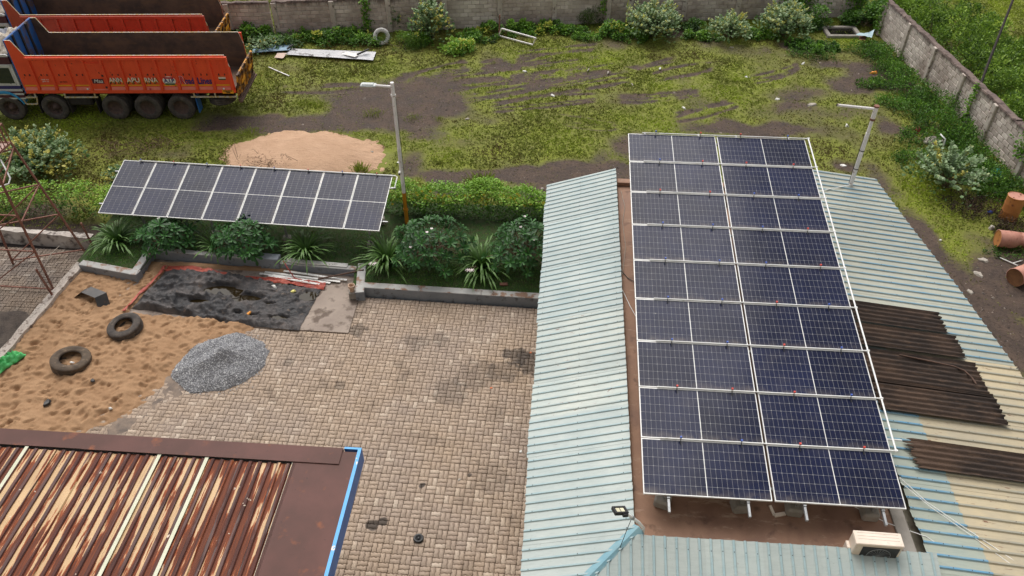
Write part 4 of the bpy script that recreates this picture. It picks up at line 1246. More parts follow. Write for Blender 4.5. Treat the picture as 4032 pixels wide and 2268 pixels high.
TZ = np.clip(base, .03, .4) + .14 * (w1 ** 4) * sstep(1.0, .4, U) + .06 * w2 ** 3 + .06 * (1 - np.abs(2 * fbm(TX * 1.2 + TY * .8, TY * 1.3 - TX * .4 + 11, 3, 2.6) - 1)) ** 7 + .03 * (fbm(TX, TY, 4, 5) - .5)
ed = np.minimum(np.minimum(U, 1 - U), np.minimum(Vv, 1 - Vv))
TZ = np.where(ed < .05, .05 + (TZ - .05) * ed / .05, TZ)
t = NT('black_plastic_sheet'); p = t.pos()
nn = t.noise(p, 1.8, 6, .65, .5)
col = t.mix(t.ramp(nn, .45, .66), srgb(54, 53, 55), srgb(102, 96, 94))
col = t.mix(t.ramp(t.noise(p, 7, 5, .6), .60, .72, 0, .6), col, srgb(124, 106, 92))
t.bump(t.noise(p, 12, 8, .7, .6), .9, .04)
M_tarp = t.out(col, t.ramp(nn, .4, .65, .5, .8), spec=.35)
tarp = link('plastic_sheet', npmesh('plastic_sheet', np.stack([TX, TY, TZ], -1).reshape(-1, 3), grid_faces(nu, nv_), M_tarp, smooth=True))
ptag(tarp, 'wrinkled black plastic sheet with brown puddles lying beside the sand', 'plastic sheet')
M_water = NT('murky_water'); M_water = M_water.out(srgb(40, 32, 18), .05, spec=.12)
def puddle(u, v, rx, ry, z, lb):
    c = at(u, v, z); mb = MB(); n = 40; ph = random.uniform(0, 6)
    pts = []
    for i in range(n):
        a = 2 * math.pi * i / n; r_ = 1 + .18 * math.sin(2 * a + ph) + .12 * math.sin(5 * a + ph * 2)
        pts.append((c.x + rx * r_ * math.cos(a), c.y + ry * r_ * math.sin(a), z))
    mb.add(pts, [tuple(range(n))])
    o = mb.build('puddle', M_water); o['kind'] = 'structure'
    return c, rx, ry, z
pud = [puddle(560, 732, .75, .27, .10, ''), puddle(620, 752, .62, .20, .085, ''), puddle(775, 745, .32, .24, .07, ''), puddle(500, 758, .35, .12, .10, ''), puddle(700, 800, .34, .10, .07, ''), puddle(640, 795, .2, .07, .07, ''), puddle(600, 790, .16, .06, .07, ''), puddle(680, 765, .2, .06, .075, ''), puddle(700, 715, .35, .10, .1, '')]
# sheet sags under each puddle
me = tarp.data; co = np.empty(len(me.vertices) * 3, np.float32); me.vertices.foreach_get('co', co); co = co.reshape(-1, 3)
for c, rx, ry, z in pud:
    q = np.sqrt(((co[:, 0] - c.x) / rx) ** 2 + ((co[:, 1] - c.y) / ry) ** 2) + .35 * (fbm(co[:, 0], co[:, 1], 3, 4) - .5)
    f = sstep(1.12, .70, q)
    co[:, 2] = co[:, 2] * (1 - f) + (z - .035) * f
    rim = np.exp(-((q - 1.2) / .15) ** 2); co[:, 2] = np.maximum(co[:, 2], (z + .012) * (rim > .3))
me.vertices.foreach_set('co', co.ravel()); me.update()
# red sheet under it
M_redsheet = mottled('red_plastic_sheet', srgb(156, 62, 48), srgb(176, 80, 60), 3, .55, .4, srgb(120, 40, 32), 6, .56, .68)
Us, Vs = np.meshgrid(np.linspace(0, 1, 120), np.linspace(0, 1, 10), indexing='ij')
rx_ = -12.42 + Us * 5.3; ry_ = 18.62 - Us * .55 + (Vs - .1) * (.22 + .10 * np.sin(Us * 9)) + .07 * (fbm(Us * 14, Vs * 2, 3) - .5)
rz_ = .045 + .10 * (1 - np.abs(2 * fbm(Us * 14, Vs * 3 + 5, 3, 1) - 1)) ** 2
o = link('red_sheet', npmesh('red_sheet', np.stack([rx_, ry_, rz_], -1).reshape(-1, 3), grid_faces(120, 10), M_redsheet, smooth=True)); ptag(o, 'crumpled red plastic sheet edging the black sheet along the kerb', 'plastic sheet')
rx_ = -12.82 + Us * .42 + (Vs - .5) * (.05 + .09 * fbm(Us * 9, Us * 0 + 2, 2)) + .10 * (fbm(Us * 5, Us * 0, 3) - .5); ry_ = 16.60 + Us * 2.15; rz_ = .06 + .06 * fbm(Us * 9, Vs * 3, 3) + .05
o = link('red_sheet', npmesh('red_sheet', np.stack([rx_, ry_, rz_], -1).reshape(-1, 3), grid_faces(120, 10), M_redsheet, smooth=True)); ptag(o, 'narrow red plastic strip along the left edge of the black sheet', 'plastic sheet')
# white boards, brown rod, red rope, clay pipe
for k, (x0, x1, dy) in enumerate([(-9.35, -7.0, 0), (-9.2, -6.7, .07), (-8.9, -7.2, -.07), (-8.6, -6.5, .14), (-9.0, -7.3, -.14)]):
    mb = MB(); mb.bar((x0, 18.66 + dy, .07 + .012 * k), (x1, 18.36 + dy, .07 + .012 * k), .075, .02)
    ptag(mb.build('white_board', M_white), ['long white board in the middle of the pile by the kerb', 'white board reaching farthest right but one by the kerb', 'white board one in front of the middle of the pile', 'white board nearest the kerb face', 'white board nearest the red plastic sheet'][k], 'board', 'white boards by the kerb')
mb = MB(); mb.tube([at(800, 702, .10), at(915, 679, .36)], .026, 8); ptag(mb.build('brown_rod', M_rustpipe), 'brown rusty pipe leaning on the garden kerb end', 'pipe')
M_rope = mottled('red_hose', srgb(150, 46, 40), srgb(170, 60, 50), 9, .6)
mb = MB(); mb.tube([at(712, 655, .36), at(722, 672, .33), at(740, 698, .12), at(775, 712, .1), at(800, 718, .1)], .016, 6); ptag(mb.build('red_hose', M_rope), 'thin red hose hanging over the kerb onto the sheet', 'hose')
M_clay = mottled('clay_pipe', srgb(178, 150, 128), srgb(196, 170, 148), 4, .85, .2, srgb(130, 104, 86), 9)
e = empty('clay_drain_pipe', at(889, 748, 0.03), .2, 'cream drain pipe socket on a concrete cube beside the kerb', 'drain pipe')
mb = MB(); mb.box((0, 0, .13), (.22, .24, .26), 0, None, .02); mb.build('base_block', M_grey_conc, e)
mb = MB(); mb.lathe([(.075, .25), (.075, .40), (.105, .42), (.105, .50), (.085, .50), (.07, .42), (.06, .28), (0.001, .28)], 20); mb.build('socket', M_clay, e)

# ---- gravel heap
gc_ = at(558, 912, 0); 
xs = np.linspace(-1.45, 1.45, 80); ys = np.linspace(-1.45, 1.45, 80)
XX, YY = np.meshgrid(xs, ys, indexing='ij')
def heap_h(x, y):
    u = (x * math.cos(.5) + y * math.sin(.5)); v = -x * math.sin(.5) + y * math.cos(.5)
    q = np.sqrt((u / 1.27) ** 2 + (v / 1.14) ** 2) + .30 * (fbm(x + 20, y, 4, 1.9) - .5)
    return .46 * np.clip(1 - q, 0, 1) ** .8 * (1 + .14 * np.cos((v + .1) * 8)) * (.75 + .6 * fbm(x + 7, y, 4, 2.5)) - .05 * (q > 1)
HH = heap_h(XX, YY)
M_grav0 = mottled('gravel_fines', srgb(110, 110, 114), srgb(140, 140, 142), 26, .95, .6)
heap = empty('gravel_heap', (gc_.x, gc_.y, 0), 0, 'flat heap of grey crushed gravel on the pavers next to the sand', 'gravel heap')
link('gravel_core', npmesh('gravel_core', np.stack([XX, YY, HH], -1).reshape(-1, 3), grid_faces(80, 80), M_grav0, smooth=True), heap)
N = 26000
px = rng.uniform(-1.55, 1.55, N); py = rng.uniform(-1.55, 1.55, N)
hh = heap_h(px, py)
k = (hh > 0.005) | (rng.random(N) < .10 * np.exp(-((np.hypot(px, py) - 1.1) / .16) ** 2))
px, py, hh = px[k], py[k], np.maximum(hh[k], .0)
V, Fc = pebbles(np.stack([px, py, hh + rng.uniform(0, .012, len(px))], 1), rng.uniform(.009, .021, len(px)))
M_grav = leafmat('gravel_stones', [srgb(96, 96, 102), srgb(142, 142, 146), srgb(176, 176, 178), srgb(220, 220, 220)], .85)
o = link('gravel_stones', npmesh('gravel_stones', V, Fc, M_grav, {'tint': rng.random(len(px)).repeat(6)}), heap); o['kind'] = 'stuff'

# ---- low fence wall, posts and wire on the left
def rough_wall(a, b, h, w, name, label, mat, n=26):
    a, b = Vector((a[0], a[1], 0)), Vector((b[0], b[1], 0))
    d = (b - a); L = d.length; d /= L; n_ = Vector((-d.y, d.x, 0))
    V_, F_ = [], []
    for i in range(n + 1):
        p0 = a + d * L * i / n
        j = lambda s: random.uniform(-s, s)
        V_ += [p0 - n_ * (w / 2 + j(.03)) - Vector((0, 0, .1)), p0 - n_ * (w / 2 - .02 + j(.025)) + Vector((0, 0, h + j(.03))), p0 + n_ * (w / 2 - .02 + j(.025)) + Vector((0, 0, h + j(.03))), p0 + n_ * (w / 2 + j(.03)) - Vector((0, 0, .1))]
    for i in range(n):
        q = i * 4; F_ += [(q, q + 4, q + 5, q + 1), (q + 1, q + 5, q + 6, q + 2), (q + 2, q + 6, q + 7, q + 3)]
    F_ += [(0, 1, 2, 3), (n * 4 + 3, n * 4 + 2, n * 4 + 1, n * 4)]
    e = empty(name, a, 0, label, 'low wall')
    mb = MB(); mb.add([v - a for v in V_], F_); mb.build('wall_body', mat, e)
    return e
fA, fB = (-15.02, 20.3), (-15.62, 12.0)
rough_wall(fA, fB, .22, .30, 'fence_wall', 'low whitewashed stone wall under the wire fence beside the sand', M_kerbwhite)
M_lowwall = mottled('streaked_whitewash', srgb(168, 158, 150), srgb(190, 182, 174), 1.8, .9, .2, srgb(84, 74, 70), 3, .5, .66)
rough_wall((-22, 20.15), (-15.25, 19.75), .42, .26, 'low_wall', 'low streaked white wall behind the rusty tower', M_lowwall)
fence = empty('wire_fence', (fA[0], fA[1], .2), 0, 'rusty wire mesh fence with thin angle posts along the low wall', 'fence')
M_rusty = None
t = NT('rusty_paint_steel'); p = t.pos()
col = t.mix(t.ramp(t.noise(p, 6, 5, .6), .38, .6), srgb(108, 66, 54), srgb(136, 92, 76))
col = t.mix(t.ramp(t.noise(p, 14, 5, .65), .60, .68), col, srgb(176, 142, 126))
M_rusty = t.out(col, .75)
fd = Vector((fB[0] - fA[0], fB[1] - fA[1], 0)); fL = fd.length; fd /= fL
FO = Vector((fA[0], fA[1], .2))
for s, lean in ((.9, .0), (3.25, -.05), (6.2, .05), (8.1, 0)):
    q = fd * s; mb = MB(); mb.bar(q, q + Vector((-.12 + lean, .08, .95)), .05); mb.build('post', M_rusty, fence)
M_wire = mottled('fence_wire', srgb(84, 74, 68), srgb(110, 100, 92), 20, .7)
mb = MB(); hgt_ = .9; k = -hgt_
while k < fL:
    for sgn in (1, -1):
        a0, a1 = max(0, k), min(fL, k + hgt_)
        if a1 > a0:
            z0, z1 = (a0 - k, a1 - k) if sgn > 0 else (hgt_ - (a0 - k), hgt_ - (a1 - k))
            mb.bar(fd * a0 + Vector((-.1 * z0, 0, z0 + .02)), fd * a1 + Vector((-.1 * z1, 0, z1 + .02)), .003)
    k += .075
mb.build('wire_mesh', M_wire, fence)

# ---- rusty lattice tower on the left
tw = empty('lattice_tower', (-16.6, 18.4, 0), 0, 'rusty reddish lattice tower of angle steel with a small cage on top', 'tower')
TO = -Vector(tw.location)
leg1 = lambda z: Vector((-15.39 - .20 * z, 19.35 + .01 * z, z)); leg2 = lambda z: Vector((-15.45 + .015 * z, 17.42, z))
l3 = at(33, 664, 0); leg3 = lambda z: Vector((l3.x + .10 * z, l3.y, z)); leg4 = lambda z: Vector((l3.x + .05 + .05 * z, 17.45, z))
def member(p, q, nm, w=.05):
    mb = MB(); mb.bar(p + TO, q + TO, w); return mb.build(nm, M_rusty, tw)
for lg, h in ((leg1, 4.1), (leg2, 4.6), (leg3, 4.2), (leg4, 4.6)): member(lg(0), lg(h), 'leg', .05)
for a_, b_, z in ((leg1, leg3, .15), (leg1, leg3, 1.55), (leg1, leg3, 2.65), (leg2, leg4, .12), (leg2, leg4, 1.6), (leg2, leg4, 2.9), (leg1, leg2, 2.65), (leg3, leg4, 1.55), (leg1, leg3, 3.9), (leg1, leg2, 3.95), (leg2, leg4, 4.0), (leg3, leg4, 4.0)): member(a_(z), b_(z), 'cross_brace', .035)
for a_, za, b_, zb in ((leg1, 1.55, leg3, .15), (leg1, 2.65, leg3, 1.55), (leg3, 1.5, leg4, .2), (leg2, 1.6, leg4, .15), (leg2, 2.9, leg4, 1.6), (leg1, 3.9, leg3, 2.65)): member(a_(za), b_(zb), 'diagonal_brace', .032)
cg = leg1(4.1)
for z in (0, .62):
    member(cg + Vector((0, 0, z)), cg + Vector((-1.0, -.05, z)), 'cage_rail', .04); member(cg + Vector((0, 0, z)), cg + Vector((-.02, -.75, z)), 'cage_rail', .04)
for k in range(7): member(cg + Vector((-k * .15, -.05 * k * .15, 0)), cg + Vector((-k * .15, -.05 * k * .15, .62)), 'cage_bar', .022)
for k in range(1, 6): member(cg + Vector((0, -k * .15, 0)), cg + Vector((0, -k * .15, .62)), 'cage_bar', .022)
mb = MB(); mb.box2((cg.x - 1.0 + TO.x, cg.y - .75 + TO.y, 4.06), (cg.x + TO.x, cg.y + TO.y, 4.09)); mb.build('cage_floor', mottled('pink_plate', srgb(180, 150, 140), srgb(196, 168, 156), 5, .8), tw)
mb = MB(); q0 = Vector((-17.1, 19.0, 3.2)); mb.tube([at(0, 400, 3.9) , at(14, 425, 3.8), at(26, 448, 3.6), at(22, 462, 3.5), at(0, 470, 3.5)], .022, 8)
ptag(mb.build('white_cable', M_pvc), 'white bent conduit hanging on the rusty tower', 'conduit')
mb = MB(); mb.tube([at(150, 618, .9), at(128, 640, .7), at(112, 668, .5), at(104, 690, .35), at(98, 700, .25), at(102, 712, .2), at(98, 722, .2)], .012, 6)
ptag(mb.build('loose_cable', mottled('pale_cable', srgb(170, 160, 148), srgb(190, 180, 168), 8, .7)), 'pale twisted cable dangling beside the rusty tower', 'cable')

# ================================================================== PLANTS
M_calo = leafmat('milkweed_leaf', [srgb(54, 80, 42), srgb(88, 120, 68), srgb(126, 152, 104), srgb(160, 180, 144), srgb(188, 184, 88), srgb(208, 198, 112)], .55, .2)
M_bush = leafmat('bush_leaf', [srgb(40, 60, 24), srgb(74, 104, 36), srgb(110, 142, 50), srgb(146, 176, 64), srgb(180, 200, 84)], .55, .25)
M_vine = leafmat('vine_leaf', [srgb(42, 66, 28), srgb(72, 110, 38), srgb(104, 148, 50), srgb(142, 180, 64), srgb(206, 204, 92)], .5, .25)
M_plum = leafmat('frangipani_leaf', [srgb(26, 50, 24), srgb(40, 76, 34), srgb(60, 106, 48), srgb(88, 138, 64)], .48, .12, .3)
M_lily = leafmat('lily_leaf', [srgb(30, 52, 20), srgb(52, 84, 32), srgb(80, 114, 46), srgb(110, 138, 66)], .48, .12, .3)
M_dry = leafmat('dry_leaf', [srgb(48, 40, 36), srgb(72, 58, 46), srgb(104, 78, 56), srgb(128, 96, 62)], .9)
M_stem = mottled('plant_stem', srgb(104, 92, 72), srgb(132, 118, 92), 9, .85)
M_twig = mottled('dead_twig', srgb(96, 76, 58), srgb(128, 106, 84), 9, .9)
M_yel = mottled('yellow_petals', srgb(232, 214, 78), srgb(240, 226, 110), 9, .5)
M_pet = mottled('white_petals', srgb(230, 226, 222), srgb(238, 214, 218), 9, .5)

def unit(v): return v / (np.linalg.norm(v, axis=1, keepdims=True) + 1e-9)
def bush(name, label, c, rx, ry, h, leaf=.06, n=2600, mat=None, cat='bush', group=None, tone=(.25, .85), clumps=26, oval=False, base=.12, stems=6, aspect=.5, zmin=.05, yel=0.0, jitter=.30):
    c = Vector(c)
    e = empty(name, c, 0, label, cat, group)
    # clump centres over an uneven dome
    d = rng.normal(size=(clumps, 3)); d[:, 2] = np.abs(d[:, 2]) * .9; d = unit(d)
    rr = rng.uniform(.45, .92, (clumps, 1))
    C = d * rr * [rx, ry, h * .92]; C[:, 2] = np.maximum(C[:, 2], h * zmin)
    cs = rng.uniform(.22, .42, clumps) * min(rx, ry, h * 1.3) 
    w = cs ** 2; idx = rng.choice(clumps, n, p=w / w.sum())
    dd = unit(rng.normal(size=(n, 3)) + [0, 0, .25])
    P = C[idx] + dd * (cs[idx] * rng.uniform(.55, 1.08, n))[:, None]
    P[:, 2] = np.maximum(P[:, 2], .02)
    D = unit(dd + rng.normal(size=(n, 3)) * .6 + [0, 0, .1])
    L = leaf * rng.uniform(.7, 1.35, n)
    if oval: V, Fc = oval_cloud(P, D, L, L * .75); k = 6
    else: V, Fc = leaf_cloud(P, D, L, L * aspect); k = 4
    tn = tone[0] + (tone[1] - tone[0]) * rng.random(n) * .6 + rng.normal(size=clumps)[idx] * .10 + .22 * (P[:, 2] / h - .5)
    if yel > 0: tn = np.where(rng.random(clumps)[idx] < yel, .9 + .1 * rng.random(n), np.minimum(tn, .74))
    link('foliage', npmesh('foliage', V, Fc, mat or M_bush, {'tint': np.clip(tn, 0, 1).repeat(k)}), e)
    mb = MB()
    for i in range(stems):
        q = Vector(C[rng.integers(clumps)]); b = Vector((random.uniform(-1, 1) * rx * base, random.uniform(-1, 1) * ry * base, -.02))
        m = (b + q) / 2 + Vector((random.uniform(-.1, .1), random.uniform(-.1, .1), .08 * h))
        mb.tube([b, m, q], [.016 + .006 * h, .011, .005], 5)
    mb.build('stems', M_stem, e)
    return e
def milkweed(name, label, c, spread, h, ns=12, leaf=.13, yel=.0, tone=(.35, .62), group=None, bare=.35, lean=(0, 0), fill=8):
    """upright branching shrub with pairs of broad grey-green leaves"""
    ns = int(ns * 2.3); leaf *= 1.10; bare *= .75
    c = Vector(c); e = empty(name, c, 0, label, 'shrub', group)
    mb = MB(); PP, DD, LL, TT = [], [], [], []
    for i in range(ns):
        a = random.uniform(0, 6.283); r_ = spread * math.sqrt(random.random()); hh = h * (1 - .35 * (r_ / spread) ** 2) * random.uniform(.5, 1.12)
        tip = Vector((math.cos(a) * r_ + lean[0], math.sin(a) * r_ + lean[1], hh)); b = Vector((math.cos(a) * .06, math.sin(a) * .06, -.02))
        mid_ = Vector((tip.x * .45, tip.y * .45, hh * .6))
        path = [b.lerp(mid_, t_ / 4) if t_ < 4 else mid_.lerp(tip, (t_ - 4) / 6) for t_ in range(11)]
        mb.tube([path[0], path[2], path[4], path[7], path[10]], [.016, .014, .011, .008, .005], 5)
        ph = random.uniform(0, 3); isy = random.random() < yel
        m = int(hh / .075)
        for k in range(m):
            f = bare + (1 - bare) * (k + 1) / m
            q = path[min(10, int(f * 10))].lerp(path[min(10, int(f * 10) + 1)], f * 10 % 1)
            for s in (0, math.pi):
                az = ph + (k % 2) * math.pi / 2 + s + random.uniform(-.3, .3); el = random.uniform(.1, .7) + .5 * (k / m)
                PP.append(q); DD.append((math.cos(az) * math.cos(el), math.sin(az) * math.cos(el), math.sin(el)))
                LL.append(leaf * random.uniform(.7, 1.2) * (1 - .35 * (k / m) ** 3))
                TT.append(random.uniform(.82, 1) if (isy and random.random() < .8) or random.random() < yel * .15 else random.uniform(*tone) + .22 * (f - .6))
    P = np.array([tuple(q) for q in PP]); D = np.array(DD); L = np.array(LL)
    if fill:                                                # inner leaves that close the dome
        n = int(ns * fill); a = rng.uniform(0, 6.283, n); q = np.sqrt(rng.random(n)); k = rng.uniform(.25, .98, n)
        q = q * (.62 + .75 * fbm(np.cos(a) * 1.7 + c.x, np.sin(a) * 1.7 + c.y, 3, 1.2)); hz_ = h * (1 - .5 * q ** 2) * k * (.7 + .5 * fbm(np.cos(a) * q * 2.5 + c.y, np.sin(a) * q * 2.5, 3, 1.3))
        P = np.concatenate([P, np.stack([np.cos(a) * q * spread * 1.02 + lean[0] * k, np.sin(a) * q * spread * 1.02 + lean[1] * k, hz_], 1)])
        D = np.concatenate([D, unit(np.stack([np.cos(a) * q, np.sin(a) * q, .35 + rng.random(n) * .6], 1) + rng.normal(size=(n, 3)) * .5)])
        L = np.concatenate([L, leaf * rng.uniform(.6, 1.1, n)])
        yc = (fbm(np.cos(a) * q * 3 + c.x, np.sin(a) * q * 3, 2, 1.3) > .70 - .25 * yel) & (yel > .05)
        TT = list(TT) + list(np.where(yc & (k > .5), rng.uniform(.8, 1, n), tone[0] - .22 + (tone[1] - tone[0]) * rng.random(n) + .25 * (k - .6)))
    V, Fc = oval_cloud(P, D, L, L * .66)
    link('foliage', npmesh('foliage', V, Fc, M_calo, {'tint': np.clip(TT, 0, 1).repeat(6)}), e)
    mb.build('stems', M_stem, e)
    return e

# frangipani: leaf rosettes at the branch ends, each rosette a part
def rosette_mesh(k):
    n = 13; V, F_, T = [], [], []
    r_ = random.Random(k)
    for i in range(n):
        az = i * 2.4 + r_.uniform(-.2, .2); el = .15 + .85 * (i / n) + r_.uniform(-.12, .12); L = .27 * (1 - .35 * i / n) * r_.uniform(.85, 1.15); W = L * .30
        d = Vector((math.cos(az), math.sin(az), 0)); s = Vector((-math.sin(az), math.cos(az), 0))
        b = len(V); tt = .25 + .5 * (i / n) + r_.uniform(-.1, .1)
        for j, (f, w) in enumerate(((0, .15), (.35, .55), (.72, 1.0), (.9, .72), (1, .05))):
            zc = math.sin(el) * f * L - .32 * L * f * f * math.cos(el); q = d * (math.cos(el) * f * L) + Vector((0, 0, zc))
            V += [q + s * W * w * .5 + Vector((0, 0, .012 * w)), q, q - s * W * w * .5 + Vector((0, 0, .012 * w))]; T += [tt] * 3
            if j:
                a = b + (j - 1) * 3; F_ += [(a, a + 3, a + 4, a + 1), (a + 1, a + 4, a + 5, a + 2)]
    return npmesh('leaf_rosette', np.array([tuple(v) for v in V]), np.array(F_), M_plum, {'tint': np.clip(T, 0, 1)}, True)
ROS = [rosette_mesh(k) for k in range(4)]
def frangipani(label, c, r_, h, n=44, flowers=2):
    e = empty('frangipani_shrub', c, 0, label, 'shrub', 'frangipani shrubs in the flower bed')
    mb = MB(); nb = 5; tips = []
    mb.tube([(0, 0, -.05), (.02, .01, h * .2), (0, .02, h * .35)], [.05, .045, .04], 7)
    for i in range(n):
        ga_ = i * 2.399963; f = (i + .5) / n
        el = math.asin(1 - f * .98) if f < 1 else 0
        q = Vector((math.cos(ga_) * math.cos(el) * r_, math.sin(ga_) * math.cos(el) * r_, h * .42 + math.sin(el) * h * .58)) * 1.0
        k = random.uniform(.62, 1.0) * (.75 + .6 * float(fbm(q.x * 1.3 + c[0], q.y * 1.3 + c[1], 2, 1.2))); q = Vector((q.x * k, q.y * k, q.z * random.uniform(.72, 1.12)))
        tips.append(q)
        mb.tube([(0, .02, h * .33), Vector((q.x * .5, q.y * .5, h * .45)), q - Vector((0, 0, .03))], [.022, .016, .011], 5)
        nrm = Vector((q.x / r_, q.y / r_, .75 + .5 * math.sin(el))).normalized()
        o = link('leaf_rosette', random.choice(ROS), e, q)
        o.rotation_mode = 'QUATERNION'; o.rotation_quaternion = nrm.to_track_quat('Z', 'Y'); s_ = random.uniform(.75, 1.3); o.scale = (s_,) * 3
    mb.build('stem', M_stem, e)
    for i in range(flowers):
        q = random.choice(tips[: n // 2 + 8]); mb = MB()
        for k in range(5):
            a = k * 1.2566; d = Vector((math.cos(a), math.sin(a), 0)); s = Vector((-math.sin(a), math.cos(a), 0)); z0 = q + Vector((0, -.05, .14))
            mb.add([z0, z0 + d * .03 + s * .018 + Vector((0, 0, .012)), z0 + d * .055 + Vector((0, 0, .015)), z0 + d * .03 - s * .018 + Vector((0, 0, .012))], [(0, 1, 2, 3)])
        mb.build('flower', M_pet, e)
    return e
frangipani('broad dark green frangipani shrub under the left end of the garden solar panels', at(430, 618, .3), .95, 1.0, 50, 1)
frangipani('dark green frangipani shrub rising over the middle of the garden solar panels', at(622, 640, .3), 1.0, 1.2, 56, 0)
frangipani('large frangipani shrub with pink flowers beside the yellow lamp post base', at(1085, 664, .3), 1.22, 1.5, 70, 4)
frangipani('frangipani shrub half hidden behind the shed eave', at(1318, 668, .3), 1.15, 1.45, 62, 3)

def strap_mesh(k):
    r_ = random.Random(50 + k); L = r_.uniform(.75, 1.05); el = r_.uniform(.45, 1.25); W = .068; V, F_, T = [], [], []
    x = z = 0.0; a = el; n = 9
    for j in range(n + 1):
        f = j / n; w = W * (math.sin(math.pi * min(1, f * 1.1 + .22)) ** .6 if f < .7 else max(.03, (1 - f) / .3)) * .5
        V += [(x, w, z + w * .35), (x, 0, z), (x, -w, z + w * .35)]; T += [.35 + .35 * f + r_.uniform(-.05, .05)] * 3
        x += L / n * math.cos(a); z += L / n * math.sin(a); a -= (el + r_.uniform(.5, .8)) / n * (1.3 * f + .5)
        if j:
            b = (j - 1) * 3; F_ += [(b, b + 3, b + 4, b + 1), (b + 1, b + 4, b + 5, b + 2)]
    return npmesh('leaf', np.array(V), np.array(F_), M_lily, {'tint': np.clip(T, 0, 1)}, True)
STRAPS = [strap_mesh(k) for k in range(7)]
def lily(label, c, s=1.0, n=58, flower=False):
    e = empty('spider_lily', c, 0, label, 'plant', 'strap leaved lilies in the flower bed')
    for i in range(n):
        az = i * 2.399963 + random.uniform(-.2, .2); q = s * random.uniform(.75, 1.12)
        o = link('leaf', STRAPS[(i * 3) % 7], e, (math.cos(az) * .06, math.sin(az) * .06, random.uniform(0, .10) * s), (random.uniform(-.1, .1), random.uniform(-.35, .12), az), (q, q, q))
    if flower:
        mb = MB()
        for f_ in range(2):
            z0 = Vector((-.28 * s + f_ * .12, -.5 * s, .42 * s)); mb.tube([(0, 0, 0), z0 * .6 + Vector((0, 0, .15)), z0], .008, 5, 1)
            for k in range(7):
                a = k * .897; mb.bar(z0, z0 + Vector((math.cos(a) * .09, math.sin(a) * .09, -.02)), .012)
        mb.build('flower', [M_pet, M_stem], e)
    return e
lily('strap leaved lily clump left of the garden solar panel post', at(300, 614, .3), 1.12, 80)
lily('small strap leaved lily drooping over the kerb under the panels', at(545, 630, .3), .85, 56)
lily('strap leaved lily clump over the kerb under the panel row right half', at(772, 642, .3), 1.1, 78)
lily('strap leaved lily with a white flower at the corner of the lawn', at(975, 664, .3), 1.22, 90, True)
lily('large strap leaved lily in the right part of the lawn', at(1213, 680, .3), 1.28, 92, True)

# flowering hedge behind the bed: climbing leaves with yellow trumpet flowers
def hedge(name, label, x0, x1, yf_, depth, h, n, mat, tone, flowers, group=None, hfun=None, leaf=.075, cat='hedge', zb=.0):
    e = empty(name, ((x0 + x1) / 2, yf_(((x0 + x1) / 2)), zb), 0, label, cat, group)
    O_ = np.array(e.location)
    x = rng.uniform(x0, x1, n); u = rng.random(n)
    hh = h * (.35 + 1.25 * fbm(x, x * 0 + 3, 4, 1.1)) * (hfun(x) if hfun else 1)
    top = rng.random(n) < .5
    yv = np.array([yf_(q) for q in x])
    y = np.where(top, yv + depth * u, yv + .12 * rng.normal(size=n)); z = np.where(top, hh * (1 - .5 * (2 * u - 1) ** 4) + .08 * rng.normal(size=n), hh * u ** .7)
    z += .30 * (fbm(x, z, 3, 2.5) - .5); y += .55 * (fbm(x, z + 7, 3, 2.2) - .5)
    z = np.maximum(z, .02) + zb
    D = unit(np.stack([rng.normal(size=n) * .7, rng.normal(size=n) * .5 - .7, rng.normal(size=n) * .6 + .45], 1))
    L = leaf * rng.uniform(.7, 1.3, n)
    V, Fc = oval_cloud(np.stack([x, y, z], 1) - O_, D, L, L * .62)
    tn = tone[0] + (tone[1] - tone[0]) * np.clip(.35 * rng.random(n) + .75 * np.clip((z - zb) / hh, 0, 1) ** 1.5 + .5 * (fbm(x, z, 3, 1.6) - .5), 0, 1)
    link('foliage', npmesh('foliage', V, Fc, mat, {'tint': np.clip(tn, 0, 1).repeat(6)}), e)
    # woody tangle inside
    mb = MB()
    for i in range(int((x1 - x0) * 9)):
        a = random.uniform(x0, x1); yy = yf_(a) + depth * random.uniform(.15, .8); hz_ = h * random.uniform(.45, .8)
        mb.tube([Vector((a, yy, zb)) - Vector(O_), Vector((a + random.uniform(-.3, .3), yy + random.uniform(-.15, .1), zb + hz_ * .55)) - Vector(O_), Vector((a + random.uniform(-.5, .5), yy - .15, zb + hz_)) - Vector(O_)], [.012, .009, .004], 4)
    mb.build('stems', M_twig, e)
    for i in range(flowers):
        a = random.uniform(x0 + .1, x1 - .1); hz_ = h * random.uniform(.62, 1.05)
        c_ = Vector((a, yf_(a) - .06 + depth * .3 * random.random(), zb + hz_)) - Vector(O_); mb = MB()
        for k in range(5):
            q = k * 1.2566; d = Vector((math.cos(q), -.4, math.sin(q))) * .055
            s = Vector((-math.sin(q), 0, math.cos(q))) * .03
            mb.add([c_, c_ + d * .6 + s, c_ + d, c_ + d * .6 - s], [(0, 1, 2, 3)])
        mb.build('flower', M_yel, e)
    return e
hedge('flowering_hedge', 'bright green climbing hedge with yellow trumpet flowers behind the lawn', -5.75, -.1, lambda x: 21.75 + .03 * (x + 6), .9, 1.2, 11000, M_vine, (.04, .70), 90)
hedge('creeper_hedge', 'light green creeper tumbling over dry stems behind the left lawn', -21, -13.6, lambda x: 21.3 + .02 * (x + 14), .8, .95, 5200, M_vine, (.0, .80), 0, hfun=lambda x: .65 + .5 * sstep(-21, -14, x))
hedge('dark_hedge', 'dark hedge foliage behind the garden solar panels', -13.5, -5.8, lambda x: 22.0, .5, .7, 3000, M_vine, (.0, .5), 0)  # darker leaf tints than the other two hedges

